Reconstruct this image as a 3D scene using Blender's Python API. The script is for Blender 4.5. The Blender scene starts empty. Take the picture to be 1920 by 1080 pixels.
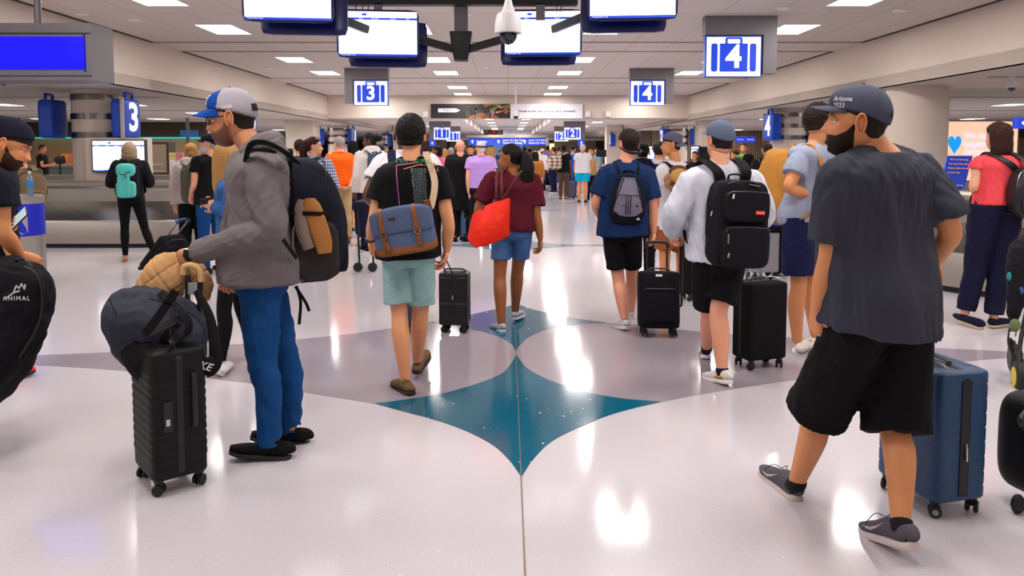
import bpy, math, random
import numpy as np
from mathutils import Vector
from mathutils.bvhtree import BVHTree
PI = math.pi
SC = bpy.context.scene
COL = SC.collection
rnd = random.Random(7)
# ---------------------------------------------------------------- camera
CAMZ, FPX, TH, CX, HZ = 1.57, 1450.0, math.radians(4.0), 952.0, 283.0
CYP = HZ + FPX*math.tan(TH)
cam_data = bpy.data.cameras.new('camera')
cam = bpy.data.objects.new('camera', cam_data); COL.objects.link(cam)
cam.location = (0, 0, CAMZ); cam.rotation_euler = (PI/2-TH, 0, 0)
cam_data.sensor_width = 36; cam_data.lens = FPX/1920*36
cam_data.shift_x = (960-CX)/1920; cam_data.shift_y = -(540-CYP)/1920
cam_data.clip_end = 300
SC.camera = cam
def ray(px, py):
    u, v = (px-CX)/FPX, (CYP-py)/FPX
    return np.array([u, math.cos(TH)+math.sin(TH)*v, -math.sin(TH)+math.cos(TH)*v])
def P(px, py, Y):
    d = ray(px, py); return np.array([0, 0, CAMZ])+d*(Y/d[1])
def G(px, py, z=0.0):
    d = ray(px, py); return np.array([0, 0, CAMZ])+d*((z-CAMZ)/d[2])
def V3(*a): return np.array(a, float)
def nrm(v):
    v = np.asarray(v, float); n = np.linalg.norm(v); return v/n if n > 1e-9 else v
def sst(a, b, x):
    t = np.clip((x-a)/(b-a), 0, 1); return t*t*(3-2*t)
# ---------------------------------------------------------------- materials
def lin(c):
    out = []
    for v in c[:3]:
        v = v/255.0
        out.append(v/12.92 if v <= .04045 else ((v+.055)/1.055)**2.4)
    return tuple(out)+(1.0,)
MATS = {}
def mat(name, col, rough=.6, metal=0, bump=0, bscale=200, emit=0, coat=0, sss=0, var=0, vscale=8, tint=False, trans=0, sheen=0, wave=None):
    if name in MATS: return MATS[name]
    m = bpy.data.materials.new(name); m.use_nodes = True; MATS[name] = m
    nt = m.node_tree; N = nt.nodes; L = nt.links; b = N['Principled BSDF']
    c = lin(col); b.inputs['Base Color'].default_value = c
    b.inputs['Roughness'].default_value = rough; b.inputs['Metallic'].default_value = metal
    b.inputs['Coat Weight'].default_value = coat
    if sheen: b.inputs['Sheen Weight'].default_value = sheen
    if sss: b.inputs['Subsurface Weight'].default_value = sss; b.inputs['Subsurface Radius'].default_value = (.02, .008, .004); b.inputs['Subsurface Scale'].default_value = .5
    if trans: b.inputs['Transmission Weight'].default_value = trans
    if emit: b.inputs['Emission Color'].default_value = c; b.inputs['Emission Strength'].default_value = emit
    tc = N.new('ShaderNodeTexCoord'); src = None
    if var:
        n = N.new('ShaderNodeTexNoise'); n.inputs['Scale'].default_value = vscale; n.inputs['Detail'].default_value = 4
        L.new(tc.outputs['Object'], n.inputs['Vector'])
        mx = N.new('ShaderNodeMix'); mx.data_type = 'RGBA'
        mx.inputs[6].default_value = tuple(v*(1-var) for v in c[:3])+(1,); mx.inputs[7].default_value = tuple(min(1, v*(1+var)) for v in c[:3])+(1,)
        L.new(n.outputs['Fac'], mx.inputs[0]); src = mx.outputs[2]
    if tint:
        at = N.new('ShaderNodeAttribute'); at.attribute_name = 'tint'
        mm = N.new('ShaderNodeMix'); mm.data_type = 'RGBA'; mm.blend_type = 'MULTIPLY'; mm.inputs[0].default_value = 1
        if src: L.new(src, mm.inputs[6])
        else: mm.inputs[6].default_value = c
        L.new(at.outputs['Color'], mm.inputs[7]); src = mm.outputs[2]
    if src: L.new(src, b.inputs['Base Color'])
    if bump:
        n = N.new('ShaderNodeTexNoise'); n.inputs['Scale'].default_value = bscale; n.inputs['Detail'].default_value = 3
        L.new(tc.outputs['Object'], n.inputs['Vector'])
        bp = N.new('ShaderNodeBump'); bp.inputs['Strength'].default_value = bump; bp.inputs['Distance'].default_value = .004
        L.new(n.outputs['Fac'], bp.inputs['Height']); L.new(bp.outputs['Normal'], b.inputs['Normal'])
    return m
def cloth(name, col, rough=.85, **k):
    m = mat('cloth_'+name, col, rough, bump=k.pop('bump', .25), bscale=k.pop('bscale', 350), var=k.pop('var', .10), vscale=k.pop('vscale', 30), **k)
    m.node_tree.nodes['Principled BSDF'].inputs['Specular IOR Level'].default_value = .18; return m
def pattern_cloth(name, kind, c1, c2, scale):
    if name in MATS: return MATS[name]
    m = cloth(name, c1); MATS.pop('cloth_'+name); MATS[name] = m
    nt = m.node_tree; N = nt.nodes; L = nt.links; b = N['Principled BSDF']; tc = N['Texture Coordinate']
    for l in list(b.inputs['Base Color'].links): L.remove(l)
    sx = N.new('ShaderNodeSeparateXYZ'); L.new(tc.outputs['Object'], sx.inputs[0])
    def saw(sock, s, duty):
        a = N.new('ShaderNodeMath'); a.operation = 'MULTIPLY'; a.inputs[1].default_value = s; L.new(sock, a.inputs[0])
        f = N.new('ShaderNodeMath'); f.operation = 'FRACT'; L.new(a.outputs[0], f.inputs[0])
        g = N.new('ShaderNodeMath'); g.operation = 'GREATER_THAN'; g.inputs[1].default_value = duty; L.new(f.outputs[0], g.inputs[0]); return g.outputs[0]
    mx = N.new('ShaderNodeMix'); mx.data_type = 'RGBA'; mx.inputs[6].default_value = lin(c1); mx.inputs[7].default_value = lin(c2)
    z = saw(sx.outputs['Z'], scale, .5 if kind == 'plaid' else .62)
    if kind == 'plaid':
        ad = N.new('ShaderNodeMath'); ad.operation = 'ADD'; L.new(sx.outputs['X'], ad.inputs[0]); L.new(sx.outputs['Y'], ad.inputs[1])
        x = saw(ad.outputs[0], scale, .5)
        av = N.new('ShaderNodeMath'); av.operation = 'ADD'; L.new(z, av.inputs[0]); L.new(x, av.inputs[1])
        hf = N.new('ShaderNodeMath'); hf.operation = 'MULTIPLY'; hf.inputs[1].default_value = .5; L.new(av.outputs[0], hf.inputs[0]); z = hf.outputs[0]
    L.new(z, mx.inputs[0]); L.new(mx.outputs[2], b.inputs['Base Color'])
    return m
# ---------------------------------------------------------------- mesh accumulator
class M:
    def __init__(s): s.v = []; s.f = []; s.mi = []; s.n = 0; s.hard = True
    def add(s, v, f, mi=0):
        v = np.asarray(v, float).reshape(-1, 3)
        s.v.append(v); o = s.n
        for q in f: s.f.append([i+o for i in q]); s.mi.append(mi)
        s.n += len(v); return s
    def V(s): return np.concatenate(s.v) if s.v else np.zeros((0, 3))
def box(m, lo, hi, mi=0, R=None, o=None):
    (x0, y0, z0), (x1, y1, z1) = lo, hi
    v = np.array([[x0,y0,z0],[x1,y0,z0],[x1,y1,z0],[x0,y1,z0],[x0,y0,z1],[x1,y0,z1],[x1,y1,z1],[x0,y1,z1]], float)
    if R is not None: v = v@R.T
    if o is not None: v = v+o
    return m.add(v, [[0,3,2,1],[4,5,6,7],[0,1,5,4],[1,2,6,5],[2,3,7,6],[3,0,4,7]], mi)
def cr(pts, k):
    """Catmull-Rom resample of rows"""
    p = np.asarray(pts, float)
    if len(p) < 3:
        t = np.linspace(0, 1, max(2, k*(len(p)-1)+1))[:, None]; return p[0]*(1-t)+p[-1]*t
    q = np.vstack([2*p[0]-p[1], p, 2*p[-1]-p[-2]]); out = []
    for i in range(1, len(q)-2):
        for j in range(k):
            t = j/k
            out.append(.5*((2*q[i])+(-q[i-1]+q[i+1])*t+(2*q[i-1]-5*q[i]+4*q[i+1]-q[i+2])*t*t+(-q[i-1]+3*q[i]-3*q[i+1]+q[i+2])*t**3))
    out.append(q[-2]); return np.array(out)
def tube(m, pts, rad, n=12, k=4, side=None, mi=0, ex=2.0, cap=True, closed=False, rest=None):
    """loft of superelliptic rings; rad rows: r or (ra,rb): ra along side, rb across"""
    pts = np.asarray(pts, float)
    if np.ndim(rad) == 0: rad = [rad]*len(pts)
    rad = np.array([(r, r) if np.ndim(r) == 0 else tuple(r) for r in rad], float)
    data = np.hstack([pts, rad])
    if k > 1: data = cr(data, k)
    p = data[:, :3]; r = np.maximum(data[:, 3:5], 1e-4)
    T = np.gradient(p, axis=0); T /= np.maximum(np.linalg.norm(T, axis=1), 1e-9)[:, None]
    a = np.linspace(0, 2*PI, n, endpoint=False)
    ca, sa = np.cos(a), np.sin(a)
    if ex != 2.0:
        ca = np.sign(ca)*np.abs(ca)**(2/ex); sa = np.sign(sa)*np.abs(sa)**(2/ex)
    vs = []; prev = None
    for i in range(len(p)):
        if side is not None:
            S = side[i] if np.ndim(side) == 2 and len(side) == len(p) else (np.asarray(side, float) if np.ndim(side) == 1 else None)
            if S is None:
                sd = np.asarray(side, float); t = i/(len(p)-1)*(len(sd)-1); a0 = int(min(t, len(sd)-2)); S = sd[a0]*(1-(t-a0))+sd[a0+1]*(t-a0)
        else:
            S = prev if prev is not None else (V3(1, 0, 0) if abs(T[i][0]) < .8 else V3(0, 1, 0))
        S = S-T[i]*np.dot(S, T[i]); S = nrm(S); prev = S
        B = np.cross(T[i], S)
        vs.append(p[i]+np.outer(ca*r[i, 0], S)+np.outer(sa*r[i, 1], B))
    K = len(p); f = []
    for i in range(K-1):
        for j in range(n):
            j2 = (j+1) % n; f.append([i*n+j, i*n+j2, (i+1)*n+j2, (i+1)*n+j])
    v = np.concatenate(vs)
    if cap:
        c0, c1 = len(v), len(v)+1
        v = np.vstack([v, p[0], p[-1]])
        for j in range(n):
            j2 = (j+1) % n; f.append([c0, j2, j]); f.append([c1, (K-1)*n+j, (K-1)*n+j2])
    return m.add(v, f, mi)
def ribbon(m, pts, w, t, side, mi=0, k=5):
    return tube(m, pts, [(w/2, t/2)]*len(pts), n=12, k=k, side=side, mi=mi, ex=5)
def lathe(m, prof, n=24, mi=0, o=(0, 0, 0), R=None):
    a = np.linspace(0, 2*PI, n, endpoint=False); v = []
    for r, z in prof: v.append(np.stack([r*np.cos(a), r*np.sin(a), np.full(n, z)], 1))
    v = np.concatenate(v); f = []
    for i in range(len(prof)-1):
        for j in range(n): j2 = (j+1) % n; f.append([i*n+j, i*n+j2, (i+1)*n+j2, (i+1)*n+j])
    if R is not None: v = v@R.T
    return m.add(v+np.asarray(o), f, mi)
def cyl(m, a, b, r, n=16, mi=0): return tube(m, [a, b], r, n=n, k=1, mi=mi)
def ball(m, c, r, n=12, mi=0, R=None):
    r = np.ones(3)*r; th = np.linspace(0, PI, n//2+2)
    prof = np.array([(max(math.sin(t), 1e-4), -math.cos(t)) for t in th]); a = np.linspace(0, 2*PI, n, endpoint=False); v = []
    for q, z in prof: v.append(np.stack([q*np.cos(a), q*np.sin(a), np.full(n, z)], 1))
    v = np.concatenate(v)*r
    if R is not None: v = v@R.T
    f = []
    for i in range(len(prof)-1):
        for j in range(n): j2 = (j+1) % n; f.append([i*n+j, i*n+j2, (i+1)*n+j2, (i+1)*n+j])
    return m.add(v+np.asarray(c), f, mi)
def puffy(w, h, d, e=5, n=12, fn=None):
    """rounded box centred at 0, base z=-h/2; returns verts, faces"""
    v = []; f = []; g = np.linspace(-1, 1, n+1); g = np.sign(g)*np.abs(g)**.8
    idx = {}
    for ax in range(3):
        for s in (-1, 1):
            o = len(v)
            for a in g:
                for b in g:
                    q = [0, 0, 0]; q[ax] = s; q[(ax+1) % 3] = a; q[(ax+2) % 3] = b; v.append(q)
            for i in range(n):
                for j in range(n):
                    q = [o+i*(n+1)+j, o+(i+1)*(n+1)+j, o+(i+1)*(n+1)+j+1, o+i*(n+1)+j+1]
                    f.append(q if s > 0 else q[::-1])
    v = np.array(v, float)
    pn = (np.abs(v)**e).sum(1)**(1/e); v = v/pn[:, None]
    # weld
    key = {}; mp = []; out = []
    for q in np.round(v, 6):
        t = tuple(q)
        if t not in key: key[t] = len(out); out.append(q)
        mp.append(key[t])
    v = np.array(out)*np.array([w/2, d/2, h/2]); f = [[mp[i] for i in q] for q in f]
    if fn is not None: v = fn(v)
    return v, f
def rotz(a): c, s = math.cos(a), math.sin(a); return np.array([[c, -s, 0], [s, c, 0], [0, 0, 1.]])
def rotx(a): c, s = math.cos(a), math.sin(a); return np.array([[1., 0, 0], [0, c, -s], [0, s, c]])
def roty(a): c, s = math.cos(a), math.sin(a); return np.array([[c, 0, s], [0, 1., 0], [-s, 0, c]])
# ---------------------------------------------------------------- objects
def mesh_from(name, v, f, mis=None):
    me = bpy.data.meshes.new(name)
    me.from_pydata(np.asarray(v).tolist(), [], f if isinstance(f, list) else f.tolist())
    if mis is not None and len(mis): me.polygons.foreach_set('material_index', np.asarray(mis, dtype=np.int32))
    me.validate(); me.update(); return me
def obj(name, m, mats, parent=None, smooth=True, angle=40, label=None, cat=None, group=None, kind=None):
    """link the accumulator as ONE mesh object; verts are world coordinates"""
    if not isinstance(mats, (list, tuple)): mats = [mats]
    v = m.V(); org = np.zeros(3)
    if parent is not None: org = ROOTLOC.get(parent.name, np.zeros(3))
    elif len(v): org = np.array([(v[:, 0].min()+v[:, 0].max())/2, (v[:, 1].min()+v[:, 1].max())/2, v[:, 2].min()])
    me = mesh_from(name, v-org, m.f, m.mi)
    for q in mats: me.materials.append(q)
    if smooth:
        me.polygons.foreach_set('use_smooth', [True]*len(me.polygons))
        if angle: me.set_sharp_from_angle(angle=math.radians(angle))
    o = bpy.data.objects.new(name, me); COL.objects.link(o)
    if parent is not None: o.parent = parent; ROOTLOC[o.name] = org
    else: o.location = org; ROOTLOC[o.name] = org
    if label: o['label'] = label
    if cat: o['category'] = cat
    if group: o['group'] = group
    if kind: o['kind'] = kind
    return o
ROOTLOC = {}
def thing(name, label, cat, loc, group=None):
    o = bpy.data.objects.new(name, None); COL.objects.link(o); o.location = tuple(loc); o.empty_display_size = .1
    o['label'] = label; o['category'] = cat
    if group: o['group'] = group
    ROOTLOC[o.name] = np.asarray(loc, float); return o
def struct(name, m, mt, **k):
    return obj(name, m, mt, kind='structure', **k)
JOBS = []
def remesh_job(o, voxel, smooth=4, post=None):
    md = o.modifiers.new('r', 'REMESH'); md.mode = 'VOXEL'; md.voxel_size = voxel; md.use_smooth_shade = True
    if smooth:
        sm = o.modifiers.new('s', 'SMOOTH'); sm.factor = .5; sm.iterations = smooth
    JOBS.append((o, post))
def folds(v, nv, amp, seed=0, mode='drape', scale=1.0):
    r = np.random.RandomState(seed); h = np.zeros(len(v))
    for i in range(7):
        a = r.uniform(0, 2*PI); zf = {'drape': .22, 'iso': 1.0, 'cross': 2.2}[mode]
        kv = np.array([math.cos(a), math.sin(a), r.uniform(-1, 1)*zf])*r.uniform(22, 70)*scale
        k2 = r.normal(size=3)*9*scale
        h += np.sin(v@kv+r.uniform(0, 6)+1.6*np.sin(v@k2+r.uniform(0, 6)))*(25/np.linalg.norm(kv))
    for i in range(5):
        kv = r.normal(size=3)*np.array([1, 1, .45 if mode == 'drape' else 1])*r.uniform(60, 110)*scale; k2 = r.normal(size=3)*16
        h += .45*np.sin(v@kv+2.2*np.sin(v@k2+r.uniform(0, 6)))*(.5+.5*np.sin(v@(r.normal(size=3)*10)+r.uniform(0, 6)))
    h = h/2.6
    h = np.sign(h)*np.abs(h)**.8
    return v+nv*(h*amp)[:, None]
def run_jobs():
    global JOBS
    bpy.context.view_layer.update()
    dg = bpy.context.evaluated_depsgraph_get()
    res = []
    for o, post in JOBS:
        res.append(bpy.data.meshes.new_from_object(o.evaluated_get(dg), depsgraph=dg))
    for (o, post), me in zip(JOBS, res):
        old = o.data; mats = list(old.materials); o.modifiers.clear()
        me.materials.clear()
        n = len(me.vertices); v = np.empty(n*3); me.vertices.foreach_get('co', v); v = v.reshape(-1, 3)
        nv = np.empty(n*3); me.vertex_normals.foreach_get('vector', nv) if hasattr(me.vertex_normals, 'foreach_get') else me.vertices.foreach_get('normal', nv)
        nv = nv.reshape(-1, 3)
        if post:
            r = post(v, nv, me)
            if r is not None:
                if isinstance(r, bpy.types.Mesh): me = r
                else: me.vertices.foreach_set('co', r.ravel()); me.update()
        for q in mats: me.materials.append(q)
        me.polygons.foreach_set('use_smooth', [True]*len(me.polygons))
        me.name = old.name; o.data = me
    JOBS = []
    for fn in AFTER: fn()
AFTER = []
def join_np(parts):
    """parts: list of (verts, faces(list), tint or None)"""
    V = []; F = []; T = []; o = 0
    for v, f, t in parts:
        V.append(v); F += [[i+o for i in q] for q in f]; T.append(np.ones((len(v), 3)) if t is None else t); o += len(v)
    return np.concatenate(V), F, np.concatenate(T)
def faces_of(me):
    nl = len(me.loops); lv = np.empty(nl, dtype=np.int32); me.loops.foreach_get('vertex_index', lv)
    n = len(me.polygons); ls = np.empty(n, dtype=np.int32); me.polygons.foreach_get('loop_start', ls); lt = np.empty(n, dtype=np.int32); me.polygons.foreach_get('loop_total', lt)
    return [lv[a:a+b].tolist() for a, b in zip(ls, lt)]
def set_tint(me, t):
    at = me.color_attributes.new('tint', 'FLOAT_COLOR', 'POINT')
    at.data.foreach_set('color', np.hstack([t, np.ones((len(t), 1))]).astype(np.float32).ravel())
# ---------------------------------------------------------------- text and decals
_tc = {}
def text_geo(s, size=1.0, bold=0.0, align='CENTER', shear=0, space=1.0):
    key = (s, bold, align, shear, space)
    if key not in _tc:
        c = bpy.data.curves.new('t', 'FONT'); c.body = s; c.align_x = align; c.align_y = 'CENTER'; c.offset = bold; c.shear = shear; c.resolution_u = 3; c.space_character = space
        o = bpy.data.objects.new('t', c); COL.objects.link(o); bpy.context.view_layer.update()
        dg = bpy.context.evaluated_depsgraph_get(); me = bpy.data.meshes.new_from_object(o.evaluated_get(dg), depsgraph=dg)
        v = np.array([q.co[:] for q in me.vertices]).reshape(-1, 3); f = [list(p.vertices) for p in me.polygons]
        bpy.data.objects.remove(o); bpy.data.curves.remove(c); bpy.data.meshes.remove(me); _tc[key] = (v, f)
    v, f = _tc[key]; return v*size, f
def text_on(m, s, o, u, w, size, mi=0, off=.003, **k):
    """flat text at o, u = reading direction, w = up"""
    v, f = text_geo(s, size, **k); u = nrm(u); w = nrm(w); nn = np.cross(u, w)
    if len(v): m.add(np.asarray(o)+np.outer(v[:, 0], u)+np.outer(v[:, 1], w)+nn*off, f, mi)
    return m
def quad2(m, o, u, w, x0, y0, x1, y1, mi=0, off=0.0):
    u = nrm(u); w = nrm(w); nn = np.cross(u, w); o = np.asarray(o)
    m.add([o+u*a+w*b+nn*off for a, b in ((x0, y0), (x1, y0), (x1, y1), (x0, y1))], [[0, 1, 2, 3]], mi); return m
def rrect2(m, o, u, w, x0, y0, x1, y1, r, mi=0, off=0.0, n=5):
    u = nrm(u); w = nrm(w); nn = np.cross(u, w); o = np.asarray(o); pts = []
    for cx_, cy_, a0 in ((x1-r, y1-r, 0), (x0+r, y1-r, 90), (x0+r, y0+r, 180), (x1-r, y0+r, 270)):
        for i in range(n+1):
            a = math.radians(a0+90*i/n); pts.append((cx_+r*math.cos(a), cy_+r*math.sin(a)))
    m.add([o+u*a+w*b+nn*off for a, b in pts], [list(range(len(pts)))], mi); return m
def project(m2, target, direction, off=.003, reach=1.0):
    """push a flat decal (accumulator m2, world coords) along direction onto object(s) target"""
    direction = nrm(direction); trees = []
    for t in (target if isinstance(target, (list, tuple)) else [target]):
        me = t.data; org = ROOTLOC.get(t.parent.name if t.parent else t.name, np.zeros(3))
        vv = np.array([q.co[:] for q in me.vertices])+org
        trees.append(BVHTree.FromPolygons([Vector(x) for x in vv], [list(p.vertices) for p in me.polygons]))
    for a in m2.v:
        for i in range(len(a)):
            best = None
            for tr in trees:
                h = tr.ray_cast(Vector(a[i]-direction*reach), Vector(direction), reach*2)
                if h[0] is not None and (best is None or h[3] < best[1]): best = (np.array(h[0]), h[3])
            if best is not None: a[i] = best[0]-direction*off
    return m2
def subdiv_grid(m, o, u, w, x0, y0, x1, y1, n=8, k=8, mi=0):
    u = nrm(u); w = nrm(w); v = []; f = []
    for i in range(n+1):
        for j in range(k+1): v.append(np.asarray(o)+u*(x0+(x1-x0)*i/n)+w*(y0+(y1-y0)*j/k))
    for i in range(n):
        for j in range(k): f.append([i*(k+1)+j, (i+1)*(k+1)+j, (i+1)*(k+1)+j+1, i*(k+1)+j+1])
    return m.add(v, f, mi)
# ================================================================ ROOM
def floor_mat(name, base, speck, speck2, rough=.10, dens=.5):
    m = mat(name, base, rough); nt = m.node_tree; N = nt.nodes; L = nt.links; b = N['Principled BSDF']; tc = N['Texture Coordinate']
    ge = N.new('ShaderNodeNewGeometry')
    n = N.new('ShaderNodeTexNoise'); n.inputs['Scale'].default_value = 90; n.inputs['Detail'].default_value = 5; L.new(ge.outputs['Position'], n.inputs['Vector'])
    n2 = N.new('ShaderNodeTexNoise'); n2.inputs['Scale'].default_value = .7; n2.inputs['Detail'].default_value = 3; L.new(ge.outputs['Position'], n2.inputs['Vector'])
    mx = N.new('ShaderNodeMix'); mx.data_type = 'RGBA'; c = lin(base)
    mx.inputs[6].default_value = tuple(v*.86 for v in c[:3])+(1,); mx.inputs[7].default_value = tuple(min(1, v*1.12) for v in c[:3])+(1,)
    L.new(n.outputs['Fac'], mx.inputs[0]); src = mx.outputs[2]
    for sc_, th, col in ((38, .16*dens, speck), (15, .11*dens, speck2)):
        vo = N.new('ShaderNodeTexVoronoi'); vo.inputs['Scale'].default_value = sc_; L.new(ge.outputs['Position'], vo.inputs['Vector'])
        sp = N.new('ShaderNodeSeparateXYZ'); L.new(vo.outputs['Color'], sp.inputs[0])
        ra = N.new('ShaderNodeMath'); ra.operation = 'MULTIPLY'; ra.inputs[1].default_value = th*2; L.new(sp.outputs[0], ra.inputs[0])
        ra2 = N.new('ShaderNodeMath'); ra2.operation = 'SUBTRACT'; ra2.inputs[1].default_value = th*.9; L.new(ra.outputs[0], ra2.inputs[0])
        lt = N.new('ShaderNodeMath'); lt.operation = 'LESS_THAN'; L.new(vo.outputs['Distance'], lt.inputs[0]); L.new(ra2.outputs[0], lt.inputs[1])
        m3 = N.new('ShaderNodeMix'); m3.data_type = 'RGBA'; L.new(lt.outputs[0], m3.inputs[0]); L.new(src, m3.inputs[6]); m3.inputs[7].default_value = lin(col); src = m3.outputs[2]
    L.new(src, b.inputs['Base Color'])
    mr = N.new('ShaderNodeMapRange'); mr.inputs[3].default_value = rough*.7; mr.inputs[4].default_value = rough*1.5; L.new(n2.outputs['Fac'], mr.inputs[0]); L.new(mr.outputs[0], b.inputs['Roughness'])
    b.inputs['Specular IOR Level'].default_value = .42
    return m
mFloor = floor_mat('terrazzo_white', (205, 199, 206), (186, 176, 180), (240, 236, 236))
mGrey = floor_mat('terrazzo_grey', (158, 148, 158), (186, 180, 186), (235, 232, 235))
mTeal = floor_mat('terrazzo_teal', (10, 96, 122), (60, 150, 165), (225, 235, 235), dens=1.25)
mWall = mat('paint_warm_white', (212, 198, 186), .75, bump=.06, bscale=60)
mCeil = mat('ceiling_panel', (205, 195, 187), .7)
mDark = mat('dark_reveal', (60, 52, 46), .8)
mSteel = mat('brushed_steel', (178, 170, 162), .38, metal=.75, var=.12, vscale=3)
mSteelD = mat('belt_plate', (88, 84, 80), .35, metal=.7, var=.15, vscale=4)
mGreyMet = mat('grey_powder_metal', (120, 116, 122), .45, metal=.3)
mBlack = mat('black_plastic', (18, 18, 22), .45)
mWhiteP = mat('white_plastic', (225, 224, 226), .4)
mBlue = mat('sign_blue', (10, 70, 190), .4)
mBlueLit = mat('sign_blue_lit', (10, 62, 205), .4, emit=.55)
mWhiteLit = mat('sign_white_lit', (236, 238, 248), .4, emit=.62)
mBlueScreen = mat('screen_blue', (0, 0, 255), .3, emit=1.0)
mScreen = mat('screen_white', (246, 249, 255), .3, emit=1.25)
mLight = mat('lamp_diffuser', (255, 247, 236), .5, emit=9)
mTan = mat('tan_wall', (206, 168, 128), .7)
mBrown = mat('brown_wall', (84, 66, 54), .6)
mGold = mat('brass', (190, 160, 120), .3, metal=1)
mSoft = mat('soft_grey_text', (150, 165, 200), .5, emit=.5)
f = M(); box(f, (-30, -6, -.2), (30, 96, 0)); struct('floor', f, mFloor)
def inlay(pts, mt, z):
    """pts are ground points; flush strip of terrazzo"""
    m = M(); v = [(p[0], p[1], z) for p in pts]; n = len(v)
    v2 = [(p[0], p[1], z-.002) for p in pts]
    m.add(v+v2, [list(range(n))]+[[i, i+n, (i+1) % n+n, (i+1) % n] for i in range(n)])
    me = m; o = struct('floor', me, mt, smooth=False)
    # face up
    import bmesh
    b = bmesh.new(); b.from_mesh(o.data); bmesh.ops.triangulate(b, faces=[q for q in b.faces if len(q.verts) > 4]); bmesh.ops.recalc_face_normals(b, faces=b.faces)
    for q in b.faces:
        if abs(q.normal.z) > .9 and q.normal.z < 0: q.normal_flip()
    b.to_mesh(o.data); b.free(); return o
def gp(l): return cr([G(*p)[:2] for p in l], 5)
sNR = gp([(978,895),(998,864),(1029,832),(1065,811),(1117,788),(1170,770.5),(1241,753.6)])
sRF = gp([(1241,753.6),(1170,748),(1100,736),(1047,719.5),(1012,705),(987,689.5),(975,675.5),(968,665)])
sFL = gp([(968,665),(959,681),(941.5,700),(906,716),(836,737),(765.6,749),(703,757)])
sLN = gp([(703,757),(765.5,774),(818,788),(871,807),(920,832),(952,860),(978,895)])
uNR = gp([(968,665),(969,656),(977,645.5),(994,631.5),(1029,617),(1082,608.6),(1138,605)])
uRF = gp([(1138,605),(1082,598),(1029,587.5),(994,579),(968,569)])
uFL = gp([(968,569),(941,579),(924,581),(889,589),(840,599),(802,605)])
uLN = gp([(802,605),(836,610),(878,617),(913,624.5),(941.5,635),(959,645.5),(965,656),(968,665)])
gRl = gp([(1241,753.6),(1330,737),(1480,714),(1640,694),(1740,685),(1880,672),(1980,667)])
gRu = gp([(1980,667),(1880,659),(1740,652),(1600,642),(1450,631),(1317,623),(1230,612),(1138,605)])
gLl = gp([(-40,677),(42,683.5),(200,693),(430,714),(565,735),(703,757)])
gLu = gp([(802,605),(690,622),(565,636),(380,650),(200,661),(46,668),(-40,677)])
inlay(np.vstack([sNR, sRF, sFL, sLN]), mTeal, .003)
inlay(np.vstack([uNR, uRF, uFL, uLN]), mTeal, .003)
inlay(np.vstack([sRF[::-1], gRl, gRu, uNR[::-1]]), mGrey, .002)
inlay(np.vstack([uLN[::-1], gLu, gLl, sFL[::-1]][::1]), mGrey, .002)
def dia(cx_, cy_, rx, ry):
    o = []
    for a in range(4):
        for t in np.linspace(0, 1, 9)[:-1]:
            q = (1-math.cos(t*PI/2), 1-math.sin(t*PI/2)); x, y = [(q[1], -q[0]), (q[0], q[1]), (-q[1], q[0]), (-q[0], -q[1])][a] if False else [(q[0]*1, -q[1]), (1-(1-q[0]), 0)][0]
            ang = [-90, 0, 90, 180][a]; A = math.radians(ang); B = math.radians(ang+90)
            x = math.cos(A)*(1-t)**1.8+math.cos(B)*t**1.8; y = math.sin(A)*(1-t)**1.8+math.sin(B)*t**1.8
            o.append((cx_+rx*x, cy_+ry*y))
    return o
mTeal2 = floor_mat('terrazzo_pale_blue', (120, 150, 170), (180, 190, 200), (230, 235, 240))
for cy_ in (12.8, 20.4): inlay(dia(.07, cy_, 1.6, 1.5), mTeal2, .003)
inlay(dia(-1.9, 12.8, 1.2, 1.0), mGrey, .002); inlay(dia(2.1, 12.8, 1.2, 1.0), mGrey, .002)
f = M(); box(f, (.062, -3, .001), (.067, 60, .004)); struct('trim_1', f, mGold, smooth=False)
# ceiling slabs
ZC, ZL, XF = 3.6, 2.71, 6.7
mPanel = mat('ceiling_panel_joints', (205, 195, 187), .7)
nt = mPanel.node_tree; N_ = nt.nodes; L_ = nt.links
ge = N_.new('ShaderNodeNewGeometry'); br = N_.new('ShaderNodeTexBrick'); br.offset = 0; br.inputs['Scale'].default_value = 1; br.inputs['Brick Width'].default_value = .785; br.inputs['Row Height'].default_value = 2.9
br.inputs['Mortar Size'].default_value = .008; br.inputs['Color1'].default_value = lin((205, 195, 187)); br.inputs['Color2'].default_value = lin((203, 193, 185)); br.inputs['Mortar'].default_value = lin((166, 152, 142))
L_.new(ge.outputs['Position'], br.inputs['Vector']); L_.new(br.outputs['Color'], N_['Principled BSDF'].inputs['Base Color'])
f = M(); box(f, (-XF, -6, ZC), (XF, 29, ZC+.3)); struct('ceiling', f, mPanel, smooth=False)
for s in (-1, 1):
    f = M(); box(f, (min(s*XF, s*30), -6, ZL), (max(s*XF, s*30), 96, ZL+.2)); struct('ceiling', f, mCeil, smooth=False)
    f = M(); box(f, (min(s*XF, s*(XF+.12)), -6, ZL-.0), (max(s*XF, s*(XF+.12)), 96, ZC+.3)); struct('wall_fascia_'+('left' if s < 0 else 'right'), f, mWall, smooth=False)
f = M(); box(f, (-XF, 28.9, 2.79), (XF, 30.2, ZC+.3)); struct('wall_bulkhead', f, mWall, smooth=False)
f = M(); box(f, (-XF, 30.2, 3.05), (-2.2, 70, 3.3)); box(f, (2.2, 30.2, 3.05), (XF, 70, 3.3)); box(f, (-2.2, 30.2, 3.45), (2.2, 70, 3.6))
box(f, (-2.2, 30.2, 3.05), (-2.15, 70, 3.5)); box(f, (2.15, 30.2, 3.05), (2.2, 70, 3.5)); struct('ceiling', f, mCeil, smooth=False)
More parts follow.
